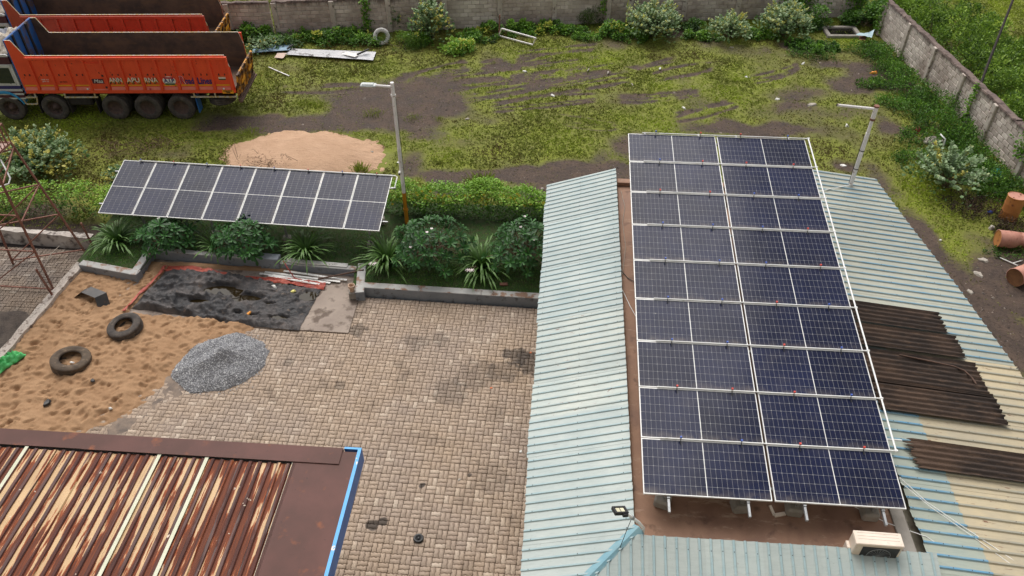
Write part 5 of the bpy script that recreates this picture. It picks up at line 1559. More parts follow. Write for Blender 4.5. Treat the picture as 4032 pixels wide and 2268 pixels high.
# big milkweed left, others along walls
milkweed('milkweed_shrub', 'large leafy milkweed bush with yellowing leaves below the front truck', at(100, 432), 1.55, 1.55, 46, .16, .20, (.25, .58), bare=.12)
milkweed('milkweed_shrub', 'small milkweed with yellow leaves in front of the garden panels left end', at(305, 455), .55, .6, 9, .13, .35, (.25, .5), bare=.1)
milkweed('milkweed_shrub', 'tall milkweed clump with bright yellow leaf cluster against the far wall', at(1085, 98), 1.0, 2.0, 22, .17, .16, (.3, .62), bare=.15)
milkweed('milkweed_shrub', 'spindly milkweed against the far wall right of the trucks', at(1000, 75), .5, 1.6, 6, .14, .1, (.3, .6), bare=.4)
milkweed('milkweed_shrub', 'wide grey leaved milkweed in front of the middle far wall', at(1640, 92), 1.4, 1.75, 30, .17, .03, (.42, .72), bare=.2)
milkweed('milkweed_shrub', 'grey leaved milkweed near the narrow gap in the far wall', at(1832, 94), 1.1, 1.15, 20, .16, .03, (.42, .72), bare=.2)
milkweed('milkweed_shrub', 'dense grey leaved milkweed left of the open manhole', at(1968, 88), 1.3, 1.55, 30, .17, .02, (.42, .74), bare=.15)
milkweed('milkweed_shrub', 'open branched milkweed with pale stems beside the right wall', at(2375, 470), 1.35, 1.5, 22, .16, .03, (.34, .6), bare=.45, fill=5)
milkweed('milkweed_shrub', 'low milkweed right behind the rear of the front truck', at(665, 125), .8, .6, 12, .14, .08, (.3, .55), bare=.1)
BM = lambda nm, lb, u, v, rx, ry, h, **k: bush(nm, lb, at(u, v), rx, ry, h, **k)
BM('creeper_mound', 'dense dark green creeper mound behind the truck tail at the far wall', 640, 100, 1.5, .9, .85, leaf=.12, n=2400, mat=M_vine, tone=(.15, .62), oval=True, cat='creeper')
BM('weed_bush', 'pale weeds beside the blue sheets', 715, 118, .9, .5, .5, leaf=.10, n=700, mat=M_calo, tone=(.1, .5), oval=True)
BM('olive_bush', 'dull olive bush below the white tyre', 1010, 118, 1.3, .7, .8, leaf=.06, n=2600, tone=(.25, .62))
BM('yellow_green_shrub', 'low yellow green shrub in front of the tall milkweed', 1150, 128, .95, .6, .65, leaf=.11, n=1000, mat=M_vine, tone=(.55, 1.0), oval=True)
BM('weed_bush', 'leafy weeds left of the white tyre along the wall', 840, 105, 1.5, .6, .55, leaf=.10, n=1500, mat=M_vine, tone=(.2, .75), oval=True, yel=.06)
BM('weed_bush', 'small leafy weeds between the white tyre and the debris', 925, 110, 1.0, .5, .45, leaf=.09, n=900, mat=M_vine, tone=(.2, .75), oval=True)
BM('vine_patch', 'yellow flecked vine patch behind the white metal frame', 1270, 82, 2.0, .6, .6, leaf=.11, n=1700, mat=M_vine, tone=(.3, .85), oval=True, yel=.12)
BM('vine_patch', 'vine patch against the wall right of the white metal frame', 1385, 78, 1.1, .5, .5, leaf=.10, n=800, mat=M_vine, tone=(.2, .8), oval=True, yel=.12)
BM('dark_bush', 'fine leaved dark bush against the middle of the far wall', 1482, 62, .8, .5, 1.1, leaf=.055, n=2200, tone=(.1, .5))
BM('vine_patch', 'broad leaved vine below the dark bush', 1540, 88, .9, .6, .7, leaf=.12, n=900, mat=M_vine, tone=(.2, .8), oval=True, yel=.1)
BM('weed_bush', 'low green weeds in front of the dark bush', 1480, 98, .9, .4, .3, leaf=.08, n=700, mat=M_vine, tone=(.3, .8), oval=True)
BM('dark_bush', 'dark green growth behind the wide grey milkweed', 1690, 78, 1.7, .7, 1.2, leaf=.09, n=2600, mat=M_vine, tone=(.05, .5), oval=True)
BM('dark_bush', 'dark green growth behind the grey milkweed left of the manhole', 2010, 70, 1.8, .7, 1.3, leaf=.10, n=2600, mat=M_vine, tone=(.1, .6), oval=True)
BM('corner_creeper', 'heap of creeper filling the far right wall corner', 2180, 66, 1.4, 1.0, 1.4, leaf=.11, n=3600, mat=M_vine, tone=(.1, .7), oval=True, cat='creeper')
BM('corner_creeper', 'creeper around the open manhole', 2035, 122, 1.4, .6, .4, leaf=.10, n=2200, mat=M_vine, tone=(.15, .7), oval=True, cat='creeper')
BM('weed_bush', 'low weeds in front of the manhole', 2050, 140, 1.4, .8, .4, leaf=.07, n=1500, mat=M_vine, tone=(.15, .6))
rw = [(2215, 150, 1.0, .9, .7, 'weeds at the foot of the right wall near the torn blue sheet'), (2262, 205, 1.0, .8, .7, 'weeds against the right wall beside the black soil'), (2320, 262, .9, .8, 1.0, 'leafy bush at the right wall level with the lamp arm'), (2345, 320, 1.1, .9, 1.0, 'leafy bush by the right wall beside the climbing vine'), (2400, 345, .8, .8, 1.0, 'leafy bush below the climbing vine on the right wall'), (2440, 400, .8, .9, .9, 'leafy bush by the right wall behind the open milkweed'), (2495, 455, .8, .8, .9, 'leafy bush by the right wall above the dry bush'), (2550, 500, .9, .7, .9, 'leafy bush behind the standing drum')]
for u, v, a, b, h, lb in rw: BM('wall_bush', lb, u, v, a, b, h, leaf=.085, n=1900, mat=M_vine, tone=(.08, .66), group='bushes along the right wall')
BM('dry_bush', 'dark brown dried bush left of the standing drum', 2440, 528, 1.15, .7, .55, leaf=.06, n=2600, mat=M_dry, tone=(.0, .7), cat='dry bush')
BM('dry_bush', 'dark dried growth around the base of the standing drum', 2548, 580, .85, .6, .4, leaf=.06, n=1500, mat=M_dry, tone=(.0, .6), cat='dry bush')
BM('weed_bush', 'low bright weeds beside the open milkweed', 2330, 430, 1.0, .9, .25, leaf=.07, n=900, mat=M_vine, tone=(.2, .6))
BM('weed_bush', 'low green weeds under the fallen drum', 2540, 640, .8, .4, .2, leaf=.06, n=600, mat=M_vine, tone=(.1, .5))
extra = [(2185, 128, 1.2, .8, .5), (2235, 178, 1.1, .8, .55), (2280, 232, 1.1, .9, .7), (2300, 285, 1.0, .8, .6), (2365, 285, .8, .8, 1.0), (2310, 350, 1.2, .7, .45), (2420, 370, .9, .7, .9), (2445, 440, 1.0, .8, .7), (2300, 400, 1.1, .6, .35), (2490, 490, .9, .6, .6), (2250, 260, 1.2, .7, .35), (2200, 215, 1.0, .5, .3)]
ew = ['next to the torn blue sheet', 'beside the far right wall pillar', 'behind the headless lamp arm', 'left of the lamp arm bush', 'pressed against the wall by the vine', 'around the dark red scrap', 'against the wall above the teal scraps', 'around the teal scraps', 'left of the open milkweed', 'behind the dry bush', 'on the soil right of the lamp post', 'around the orange scrap']
for (u, v, a, b, h), w_ in zip(extra, ew): BM('weed_thicket', 'loose green weed thicket ' + w_, u, v, a, b, h, leaf=.08, n=1500, mat=M_vine, tone=(.12, .74), group='weed thickets by the right wall', clumps=40)
fx = [(690, 112, 1.3, .5, .45, 'behind the blue tin sheets'), (770, 100, 1.2, .5, .5, 'right of the blue tin sheets'), (885, 92, 1.0, .5, .6, 'below the narrow wall climber'), (1045, 110, .9, .5, .6, 'left foot of the tall milkweed'), (1200, 100, 1.2, .5, .4, 'right of the yellow green shrub'), (1330, 78, 1.0, .4, .45, 'at the wall behind the white metal frame'), (1430, 84, 1.0, .4, .4, 'at the wall left of the dark bush'), (1590, 100, 1.1, .5, .4, 'left foot of the wide grey milkweed'), (1760, 98, 1.2, .4, .35, 'between the two grey milkweeds'), (1910, 92, 1.0, .5, .4, 'left of the dense grey milkweed')]
for u, v, a, b, h, w_ in fx: BM('weed_strip', 'strip of leafy weeds ' + w_, u, v, a, b, h, leaf=.10, n=1000, mat=M_vine, tone=(.2, .85), oval=True, group='weeds along the far wall', clumps=30, yel=.05)
# scrub beyond the right wall
scrub = [(2290, 30, 1.3, 1.3), (2345, 70, 1.5, 1.5), (2340, 20, 1.5, 1.4), (2400, 110, 1.5, 1.6), (2410, 50, 1.4, 1.2), (2450, 165, 1.5, 1.5), (2470, 105, 1.4, 1.3), (2500, 225, 1.5, 1.5), (2530, 160, 1.3, 1.2), (2545, 290, 1.3, 1.4), (2575, 220, 1.5, 1.3), (2600, 340, 1.4, 1.4), (2610, 280, 1.5, 1.4), (2640, 420, 1.4, 1.3), (2480, 60, 1.2, .7), (2560, 110, 1.3, .7), (2230, 5, 1.2, 1.1), (2640, 180, 1.6, 1.2)]
words = ['farthest left of the scrub bushes beyond the right wall', 'rounded light green bush just beyond the wall corner', 'tall bush at the top edge beyond the right wall', 'light green bush hugging the right wall coping', 'mid green bush one row behind the wall coping', 'broad bush beyond the wall level with the leaning pole top', 'bush one row back left of the leaning pole', 'bush beyond the wall where the leaning pole crosses', 'bush right of the leaning pole in the second row', 'bush overhanging the wall below the leaning pole', 'second row bush at the right picture edge', 'bush overhanging the wall near the right picture edge', 'third row bush at the right picture edge', 'lowest bush beyond the wall at the right picture edge', 'low scrub in the pale grass beyond the wall', 'low scrub right of the leaning pole in pale grass', 'dark scrub at the top of the right wall end', 'low scrub at the far right edge']
for (u, v, r_, h), wd in zip(scrub, words):
    p_ = at(u, v, .4); bush('scrub_bush', wd, (max(p_.x, 17.0), p_.y, 0), r_ * random.uniform(.75, 1.05), r_ * random.uniform(.7, .95), h * random.uniform(.9, 1.5), leaf=.12, n=2300, mat=M_bush, tone=(.16 + random.uniform(-.08, .15), 1.05), group='scrub beyond the right wall', clumps=30)
# ivy strands on the walls
def ivy(label, x, y, rz, w, z0, z1, n, dy=-.2):
    e = empty('ivy', (x, y, 0), rz, label, 'climber')
    u = rng.normal(size=n) * w * .4; z = rng.uniform(z0, z1, n)
    P = np.stack([u * (1 - .4 * (z - z0) / (z1 - z0)), np.full(n, dy) + rng.normal(size=n) * .04, z], 1)
    D = unit(np.stack([rng.normal(size=n), -np.ones(n) * .6, rng.normal(size=n) - .3], 1)); L = rng.uniform(.08, .13, n)
    V, Fc = oval_cloud(P, D, L, L * .8)
    link('foliage', npmesh('foliage', V, Fc, M_vine, {'tint': np.clip(.25 + .45 * rng.random(n), 0, 1).repeat(6)}), e)
    mb = MB(); mb.tube([(0, dy + .03, 0), (.05, dy + .03, z1 * .5), (-.03, dy + .03, z1)], .01, 5); mb.build('stems', M_stem, e)
def on_wall(a, b, f): return (a[0] + (b[0] - a[0]) * f, a[1] + (b[1] - a[1]) * f, math.atan2(b[1] - a[1], b[0] - a[0]))
WF1, WF2 = ((-14.18, 36.75), (2.95, 39.55)), ((3.05, 39.57), (15.0, 41.1)); WR = ((15.35, 39.3), (17.35, 23.0))
ivy('narrow green climber up the far wall left of the white tyre', *on_wall(*WF1, .255), .35, .1, 1.75, 260)
ivy('thin climber hanging on the far wall above the dark bush', *on_wall(*WF1, .93), .25, .5, 1.7, 60)
ivy('creeper covering the far wall behind the manhole', *on_wall(*WF2, .72), 1.6, .2, 1.75, 900)
ivy('creeper hanging on the far wall end at the corner', *on_wall(*WF2, .97), .9, .1, 1.8, 600)
ivy('creeper hanging over the end of the right wall', *on_wall(*WR, .02), .6, .2, 1.8, 380)
ivy('climbing vine beside the leaning pole on the right wall', *on_wall(*WR, .565), .3, .1, 1.75, 170)
ivy('vine spilling over the near end of the right wall', *on_wall(*WR, .80), .7, .7, 1.85, 260)
# dead branches
for i, (u, v, lb) in enumerate([(400, 368, 'heap of dead brown twigs in the grass left of the sand heap'), (300, 385, 'dry weeds tangle left of the dead twigs'), (130, 480, 'dry tangled vine stems above the left creeper hedge'), (665, 418, 'reddish dry weed stalks at the foot of the sand heap')]):
    c_ = at(u, v, .3 if i == 3 else 0); e = empty('dead_twigs', c_, 0, lb, 'dead twigs'); mb = MB()
    for k in range(46 if i < 3 else 18):
        a = Vector((random.gauss(0, .5), random.gauss(0, .25), random.uniform(0, .2))); b = a + Vector((random.gauss(0, .35), random.gauss(0, .3), random.uniform(-.05, .3 if i < 3 else .6)))
        mb.tube([a, (a + b) / 2 + Vector((random.gauss(0, .05), random.gauss(0, .05), .04)), b], [.010, .008, .004], 4)
    mb.build('twigs', M_twig, e)
    n = 260; P = np.stack([rng.normal(size=n) * .55, rng.normal(size=n) * .25, rng.uniform(0, .3, n)], 1); L = rng.uniform(.03, .07, n)
    V, Fc = leaf_cloud(P, rand_dirs(n, .6), L, L * .5)
    link('dry_leaves', npmesh('dry_leaves', V, Fc, M_dry, {'tint': np.clip(.5 + .4 * rng.random(n), 0, 1).repeat(4)}), e)
# grass tufts on bare ground
def tuft(label, c, r_, h, n=160, tone=(.5, 1)):
    e = empty('grass_tuft', c, 0, label, 'grass tuft'); P = np.stack([rng.normal(size=n) * r_ * .4, rng.normal(size=n) * r_ * .4, np.zeros(n)], 1)
    D = unit(np.stack([P[:, 0] * 3 + rng.normal(size=n) * .25, P[:, 1] * 3 + rng.normal(size=n) * .25, np.ones(n) * .8], 1)); L = h * rng.uniform(.6, 1.2, n)
    V, Fc = leaf_cloud(P, D, L, L * .10); link('blades', npmesh('blades', V, Fc, M_grass, {'tint': np.clip(tone[0] + (tone[1] - tone[0]) * rng.random(n), 0, 1).repeat(4)}), e)
tuft('bright green grass tuft at the right end of the sand heap', at(905, 432), .3, .32)
tuft('grass tuft alone on the mud left of the lamp arm', at(938, 288), .5, .14, 220)
tuft('grass tuft alone on the mud right of the white lamp post', at(1038, 298), .4, .12, 160)
tuft('small grass tuft on the mud far right of the lamp post', at(1105, 302), .25, .12, 90)
tuft('bright lime grass tuft behind the sand heap', at(800, 266), .5, .15, 240)
tuft('grass hummock left of the sand heap', at(625, 338), .6, .16, 300)
tuft('lime grass hummock at the end of the mud strip', at(770, 262), .5, .15, 240)
tuft('tall wispy grass beside the puddle behind the hedge', at(1210, 470), .45, .45, 240, (.3, .7))

for o in bpy.data.objects:
    if o.parent is not None and o.name.split('.')[0] in ('foliage', 'stems', 'blades', 'twigs', 'dry_leaves'): o['kind'] = 'stuff'

# ================================================================== TRUCKS
M_tyre = mottled('tyre_rubber', srgb(58, 53, 50), srgb(86, 78, 72), 5, .9, .2, srgb(108, 96, 84), 9, .58, .72)
M_rim = mottled('dusty_wheel_rim', srgb(66, 50, 46), srgb(92, 72, 64), 9, .8)
M_chassis = mottled('chassis_black', srgb(36, 32, 32), srgb(56, 48, 44), 6, .85)
def paint(name, c1, c2, chip=srgb(70, 40, 34), chips=.5):
    t = NT(name); p = t.pos()
    col = t.mix(t.ramp(t.noise(p, 1.4, 4), .35, .65), c1, c2)
    col = t.mix(t.ramp(t.noise(t.pos('world', (1, 1, .5)), 9, 6, .7), .66 - .05 * chips, .69 - .05 * chips), col, chip)
    col = t.mix(t.ramp(t.noise(t.pos('world', (2, 2, .5)), 3, 5, .7), .5, .8, 0, .4), col, sc(c2, .6))
    return t.out(col, .5, spec=.4)
M_orange = paint('orange_red_paint', srgb(238, 88, 50), srgb(228, 80, 48))
M_dred = paint('dull_red_paint', srgb(178, 78, 56), srgb(164, 70, 50))
t = NT('rusty_bed_inside'); p = t.pos()
col = t.mix(t.ramp(t.noise(p, 1.6, 6, .65), .38, .64), srgb(76, 62, 56), srgb(106, 82, 68)); col = t.mix(t.ramp(t.noise(t.pos('world', (1, 1, 3)), 1.5, 5), .5, .72, 0, .6), col, srgb(124, 92, 68))
M_bedin = t.out(col, .7, spec=.35)
M_cabblue = paint('cab_blue_paint', srgb(36, 92, 160), srgb(48, 112, 182), srgb(96, 70, 56))
t = NT('worn_blue_board'); p = t.pos()
M_blueboard = t.out(t.mix(t.ramp(t.noise(p, 1.7, 6, .65), .47, .62), srgb(36, 92, 160), srgb(96, 74, 60)), .6)
M_skyblue = paint('mudguard_blue', srgb(52, 142, 198), srgb(64, 154, 206))
M_cabwhite = paint('cab_white_paint', srgb(206, 204, 200), srgb(188, 186, 184))
M_cabmaroon = paint('cab_maroon_paint', srgb(84, 40, 52), srgb(74, 36, 46))
M_cabpurple = paint('cab_violet_paint', srgb(58, 52, 112), srgb(50, 46, 98))
M_yellow = mottled('yellow_paint', srgb(232, 160, 28), srgb(224, 150, 30), 4, .55, 0, srgb(190, 120, 30), 12, .62, .74)
M_pink = mottled('pink_band', srgb(224, 120, 100), srgb(214, 108, 90), 3, .55)
t = NT('rusty_yellow_tailgate'); p = t.pos()
M_tail = t.out(t.mix(t.ramp(t.noise(p, 3.2, 6, .7), .44, .54), srgb(204, 140, 40), srgb(72, 48, 38)), .7)
t = NT('yellow_white_bar'); p = t.pos()
M_bar = t.out(t.mix(t.ramp(t.noise(t.pos('world', (9, 9, 9)), 1.2, 2), .46, .52), srgb(186, 160, 104), srgb(190, 182, 168)), .6)
M_navy = mottled('navy_letter', srgb(36, 40, 104), srgb(44, 46, 116), 9, .5)
M_crim = mottled('crimson_letter', srgb(176, 44, 60), srgb(190, 54, 70), 9, .5)
M_wht = mottled('white_letter', srgb(226, 222, 214), srgb(236, 232, 226), 9, .5)
M_letter = mottled('dark_letter', srgb(30, 28, 28), srgb(46, 42, 42), 9, .5)
M_green = mottled('flag_green', srgb(36, 84, 52), srgb(40, 92, 58), 9, .5)
M_saff = mottled('flag_saffron', srgb(206, 110, 60), srgb(214, 120, 70), 9, .5)
M_glass = NT('cab_glass'); M_glass = M_glass.out(srgb(40, 46, 50), .12, spec=.6)
M_canvas = mottled('crumpled_canvas', srgb(168, 156, 140), srgb(196, 186, 172), 5, .9, .4, srgb(110, 96, 82), 9, .55, .68)
M_slatetarp = mottled('slate_tarpaulin', srgb(96, 98, 108), srgb(122, 124, 134), 3, .6, .3)

def text_mesh(s, size, mat, extrude=.004, bold=False, shear=0.0):
    cu = bpy.data.curves.new('txt', 'FONT'); cu.body = s; cu.size = size; cu.extrude = extrude; cu.align_x = 'CENTER'; cu.align_y = 'CENTER'; cu.resolution_u = 2; cu.shear = shear
    if bold: cu.offset = size * .03
    o = bpy.data.objects.new('txt', cu); COL.objects.link(o)
    dg = bpy.context.evaluated_depsgraph_get(); me = bpy.data.meshes.new_from_object(o.evaluated_get(dg))
    bpy.data.objects.remove(o); bpy.data.curves.remove(cu)
    me.materials.clear(); me.materials.append(mat)
    return me
def wheel_meshes():
    mb = MB(); R_, W = .535, .29
    pr_ = [(.30, -W * .42), (.36, -W * .5), (.47, -W * .52), (.515, -W * .44), (R_, -W * .36), (R_, -W * .20), (R_ - .012, -W * .18), (R_ - .012, -W * .12), (R_, -W * .10), (R_, W * .10), (R_ - .012, W * .12), (R_ - .012, W * .18), (R_, W * .20), (R_, W * .36), (.515, W * .44), (.47, W * .52), (.36, W * .5), (.30, W * .42)]
    Mx = Matrix.Rotation(R(-90), 4, 'X')
    mb.lathe(pr_, 36, 0, Mx, True, True)
    ty = mb.mesh('tyre', M_tyre)
    mb = MB(); mb.lathe([(.305, .12), (.30, .10), (.27, .04), (.22, -.02), (.13, -.03), (.125, .06), (.085, .07), (.08, .11), (.001, .115)], 28, 0, Mx)
    mb.lathe([(.305, -.12), (.28, -.05), (.001, -.05)], 28, 0, Mx)
    for k in range(8):
        a = k * math.pi / 4; mb.lathe([(.03, .002), (.03, -.012), (.001, -.012)], 8, 1, Mx @ Matrix.Translation((.24 * math.cos(a), .24 * math.sin(a), .025)))
        b_ = a + .39; mb.tube([Mx @ Vector((.165 * math.cos(b_), .165 * math.sin(b_), -.03)), Mx @ Vector((.165 * math.cos(b_), .165 * math.sin(b_), .0))], .014, 6, 0)
    rim = mb.mesh('rim', [M_rim, M_chassis])
    return ty, rim
ME_tyre, ME_rim = wheel_meshes()
def wheel(parent, loc, flip=False, tilt=None, dish=False):
    w = link('wheel', ME_tyre, parent, loc, tilt or (0, 0, math.pi if flip else 0))
    r_ = link('rim', ME_rim, w)
    if dish: r_.scale = (1, -1, 1)
    return w
def truck(name, origin, rz, label, Mside, Mhead, deco, LB=8.42, top=2.80, headh=3.42):
    """local: x forward (cab at +x), +y the side facing the camera"""
    T = empty(name, origin, rz, label, 'truck', 'open bed trucks parked by the far wall')
    HW, Z0, th = 1.12, 1.22, .05
    hd = LB
    # bed: floor, sides with stiffeners, headboard
    mb = MB(); mb.box2((0.1, -HW + .05, Z0), (LB, HW - .05, Z0 + .08)); mb.build('bed_floor', M_bedin, T)
    def side(s):
        mb = MB(); y0, y1 = (HW - th, HW) if s > 0 else (-HW, -HW + th)
        prof = [(.02, Z0), (LB + .02, Z0), (LB + .02, headh), (LB - .20, headh), (LB - .52, top), (.16, top), (.04, top - .5)]
        n = len(prof)
        vv = [(x, y0, z) for x, z in prof] + [(x, y1, z) for x, z in prof]
        inner, outer = (0, 1) if s > 0 else (1, 0)
        mb.add(vv, [tuple(range(n))], 1 if s > 0 else 0); mb.add(vv, [tuple(range(2 * n - 1, n - 1, -1))], 0 if s > 0 else 1)
        for i in range(n): mb.add([vv[i], vv[(i + 1) % n], vv[n + (i + 1) % n], vv[n + i]], [(3, 2, 1, 0)], 2 if i in (2, 3, 4, 5) else 0)
        sd__ = mb.build('bed_side', [Mside, M_bedin, M_bar], T)
        yy = HW * s
        m = 12; pw = LB / m
        mb = MB()
        mb.box2((.06, min(yy, yy + s * .085), top - .16), (LB - .5, max(yy, yy + s * .085), top - .05), 0, .008)
        mb.box2((.02, min(yy, yy + s * .05), Z0), (LB, max(yy, yy + s * .05), Z0 + .14), 0, .008)
        mb.build('side_rail', Mside, sd__)
        for k in range(m + 1):
            if k == m: continue
            x = .06 + k * pw; mb = MB(); mb.box2((x, min(yy, yy + s * .075), Z0 + .14), (x + .10, max(yy, yy + s * .075), top - .16), 0, .008)
            mb.build('side_stake', Mside, sd__)
        return sd__, pw
    sn, pw = side(1); side(-1)
    mb = MB(); mb.box2((LB + .021, -HW, Z0), (LB + .07, HW, headh), 0); mb.build('headboard', [M_blueboard], T)
    mb = MB()
    for yy in (-.55, 0, .55): mb.box2((LB - .06, yy - .045, Z0 + .1), (LB + .02, yy + .045, headh - .02), 0)
    mb.build('headboard_rib', M_chassis, T)
    mb = MB(); mb.box2((LB - .004, -HW + .06, 2.05), (LB + .018, HW - .06, headh - .01), 0); mb.build('headboard_panel', M_blueboard, T)
    # tailgate, swung slightly open at the top
    tg = empty('x', (0, 0, 0)); bpy.data.objects.remove(tg)
    mb = MB(); Mt = Matrix.Translation((-.02, 0, 1.02)) @ Matrix.Rotation(R(-8), 4, 'Y')
    mb.box((-.02, 0, .48), (.06, 2 * HW + .06, .98)); mb.v = [tuple(Mt @ Vector(v)) for v in mb.v]
    tgo = mb.build('tailgate', M_tail, T)
    for k in range(5):
        mb = MB(); y_ = -HW + .1 + k * (2 * HW - .2) / 4; mb.box((-.075, y_, .5), (.05, .07, .94)); mb.v = [tuple(Mt @ Vector(v)) for v in mb.v]; mb.build('tailgate_rib', M_tail, tgo)
    for k in range(2):
        mb = MB(); mb.box((-.108, -.55 + k * 1.1, .52), (.01, .5, .16)); mb.v = [tuple(Mt @ Vector(v)) for v in mb.v]; mb.build('tailgate_reflector', M_yellow, tgo)
    mb = MB(); mb.bar((-.07, -HW - .1, .95), (-.07, HW + .1, .95), .09); mb.bar((-.12, -HW - .12, .86), (-.12, HW + .12, .86), .12, .06)
    for y_ in (-.8, .8): mb.bar((-.05, y_, .98), (-.05, y_, 1.1), .06)
    mb.build('rear_bumper', M_rustpipe, T)
    # side decoration
    if deco:
        y = HW + .046
        for k in range(12):
            x0, x1 = .06 + k * pw + .13, .06 + (k + 1) * pw - .02
            if k == 11: x1 = LB - .05
            mb = MB(); mb.box2((x0, HW + .001, Z0 + .30), (x1, HW + .006, Z0 + .355)); mb.build('yellow_strip', M_yellow, sn)
            mb = MB(); mb.add([(x0, HW + .002, Z0 + .26), (x1, HW + .002, Z0 + .26), (x1, HW + .045, Z0 + .145), (x0, HW + .045, Z0 + .145)], [(0, 1, 2, 3)]); mb.build('lower_band', M_pink, sn)
            for q in (.2, .62):
                mb = MB(); mb.box((x0 + (x1 - x0) * q, HW + .012, Z0 + .78), (.03, .03, .07)); mb.build('rope_hook', M_chassis, sn)
        cx = lambda k: .06 + (k + .5) * pw + .05
        def put(s, k, z, size, mat, bold=False, dx=0, shear=0.0, dy=0.0, maxw=.56):
            me = text_mesh(s, size, mat, .003, bold, shear); o = link('lettering', me, sn); o.rotation_euler = (R(90), 0, R(180)); o.location = (cx(k) + dx, HW + .008 + dy, z)
            wx = max(v.co.x for v in me.vertices) - min(v.co.x for v in me.vertices); o.scale = (min(1, maxw / wx), 1, 1); return o
        zt = Z0 + .50
        put('Lines', 1, zt, .38, M_navy, True); put('oad', 2, zt, .36, M_navy, True, -.10, 0, 0, .36); put('R', 2, zt + .03, .46, M_wht, True, .19, 0, -.002, .2); put('R', 2, zt + .03, .44, M_crim, True, .19, 0, .002, .17)
        mb = MB(); mb.disc((0, 0, 0), .26, 24, 0, Matrix.Rotation(R(90), 3, 'X')); o = mb.build('emblem', M_wht, sn); o.location = (cx(3), HW + .008, zt + .02); o.scale = (1, 1, .72); o.rotation_euler = (0, 0, R(180))
        for z_, mt in ((.12, M_crim), (-.14, M_green)):
            mb = MB(); mb.box2((-.19, 0, z_ - .035), (.19, .004, z_ + .035)); e_ = mb.build('emblem_band', mt, sn); e_.location = (cx(3), HW + .009, zt + .02)
        put('A.I.P', 3, zt + .015, .22, M_navy, True, 0, 0, .004)
        for s_, k in (('RNA', 4), ('APU', 5), ('ANN', 6)):
            put(s_, k, zt, .36, M_letter, True, -.012, 0, 0); put(s_, k, zt + .015, .35, M_yellow, False, .012, 0, .004)
            put(s_, k, zt + .05, .28, M_wht, False, .012, 0, .007, .50)
            mb = MB()
        mb = MB(); mb.box2((cx(7) - .26, HW + .002, Z0 + .16), (cx(7) + .30, HW + .03, top - .36)); dr = mb.build('side_door', Mside, sn)
        mb = MB()
        for a_, b_ in (((-.30, top - .36), (.34, top - .30)), ((-.30, Z0 + .2), (-.25, top - .36)), ((.29, Z0 + .2), (.34, top - .36))): mb.box2((cx(7) + a_[0], HW + .002, a_[1]), (cx(7) + b_[0], HW + .05, b_[1]))
        mb.build('door_frame', Mside, dr)
        mb = MB(); mb.box2((cx(7) - .30, HW + .03, 1.95), (cx(7) - .22, HW + .07, 2.02)); mb.box2((cx(7) - .30, HW + .03, 1.45), (cx(7) - .22, HW + .07, 1.52)); mb.build('door_latch', M_chassis, dr)
        mb = MB(); mb.box2((cx(7) - .22, HW + .031, zt - .08), (cx(7) + .24, HW + .035, zt + .12)); mb.build('name_patch', M_cabmaroon, dr)
        me = text_mesh('Maa', .22, M_wht, .003, False, .25); o = link('lettering', me, dr); o.rotation_euler = (R(90), 0, R(180)); o.location = (cx(7), HW + .04, zt + .02)
        for i_, mt in enumerate((M_saff, M_wht, M_green)):
            mb = MB(); mb.box2((cx(0) - .16, HW + .002, Z0 + .66 - i_ * .055), (cx(0) + .12, HW + .006, Z0 + .71 - i_ * .055)); mb.build('flag_sticker', mt, sn)
        mb = MB(); mb.box2((.10, HW + .052, Z0 - .02), (.55, HW + .058, Z0 + .13)); o = mb.build('number_plate', M_yellow, sn)
        for s_, z_ in (('CG04NW', Z0 + .09), ('7898', Z0 + .025)):
            me = text_mesh(s_, .085, M_letter, .002, True); q = link('lettering', me, o); q.rotation_euler = (R(90), 0, R(180)); q.location = (.325, HW + .062, z_)
        put('OK TATA', 9, zt - .02, .07, M_letter); put('TARE 16.5', 10, zt + .08, .07, M_wht); put('GVW 49', 10, zt, .07, M_wht)
        for x_, mt in ((.46, M_wht), (5.9, M_wht), (3.4, M_crim)):
            mb = MB(); mb.lathe([(.04, 0), (.035, .015), (.001, .018)], 12, 0, Matrix.Translation((x_, HW + .05, Z0 + .19)) @ Matrix.Rotation(R(-90), 4, 'X')); mb.build('side_lamp', mt, sn)
    # chassis
    mb = MB()
    for s in (-1, 1): mb.box2((-.05, s * .42 - .04, .84), (LB + 2.2, s * .42 + .04, 1.10))
    for x in (.4, 1.8, 3.2, 4.6, 6.0, 7.4): mb.box2((x, -HW + .08, 1.10), (x + .1, HW - .08, Z0 - .005))
    mb.build('chassis', M_chassis, T)
    for x in (2.42, 3.78, 5.10, 7.56, 9.34):
        mb = MB(); mb.tube([(x, -.95, .535), (x, .95, .535)], .07, 8); mb.build('axle', M_chassis, T)
        rear = x < 5.5
        for s in (1, -1):
            wheel(T, (x, s * (HW - .14), .535), s < 0, dish=rear)
            if rear: wheel(T, (x, s * (HW - .48), .535), s < 0)
    sp = wheel(T, (.85, .52, .72), False, (R(90), 0, 0))
    mb = MB(); mb.box2((6.0, .55, .58), (7.0, 1.02, 1.08), 0, .08); mb.build('fuel_tank', M_chassis, T)
    def gbar(x0, x1, z, posts):
        mb = MB(); mb.bar((x0, HW - .03, z), (x1, HW - .03, z), .055)
        for x in posts: mb.bar((x, HW - .03, z), (x, HW - .03, Z0 - .003), .05)
        return mb
    gbar(.05, 1.9, 1.02, (.9, 1.75)).build('side_guard', M_bar, T)
    gbar(5.65, 7.0, 1.02, (5.75, 6.95)).build('side_guard', M_bar, T)
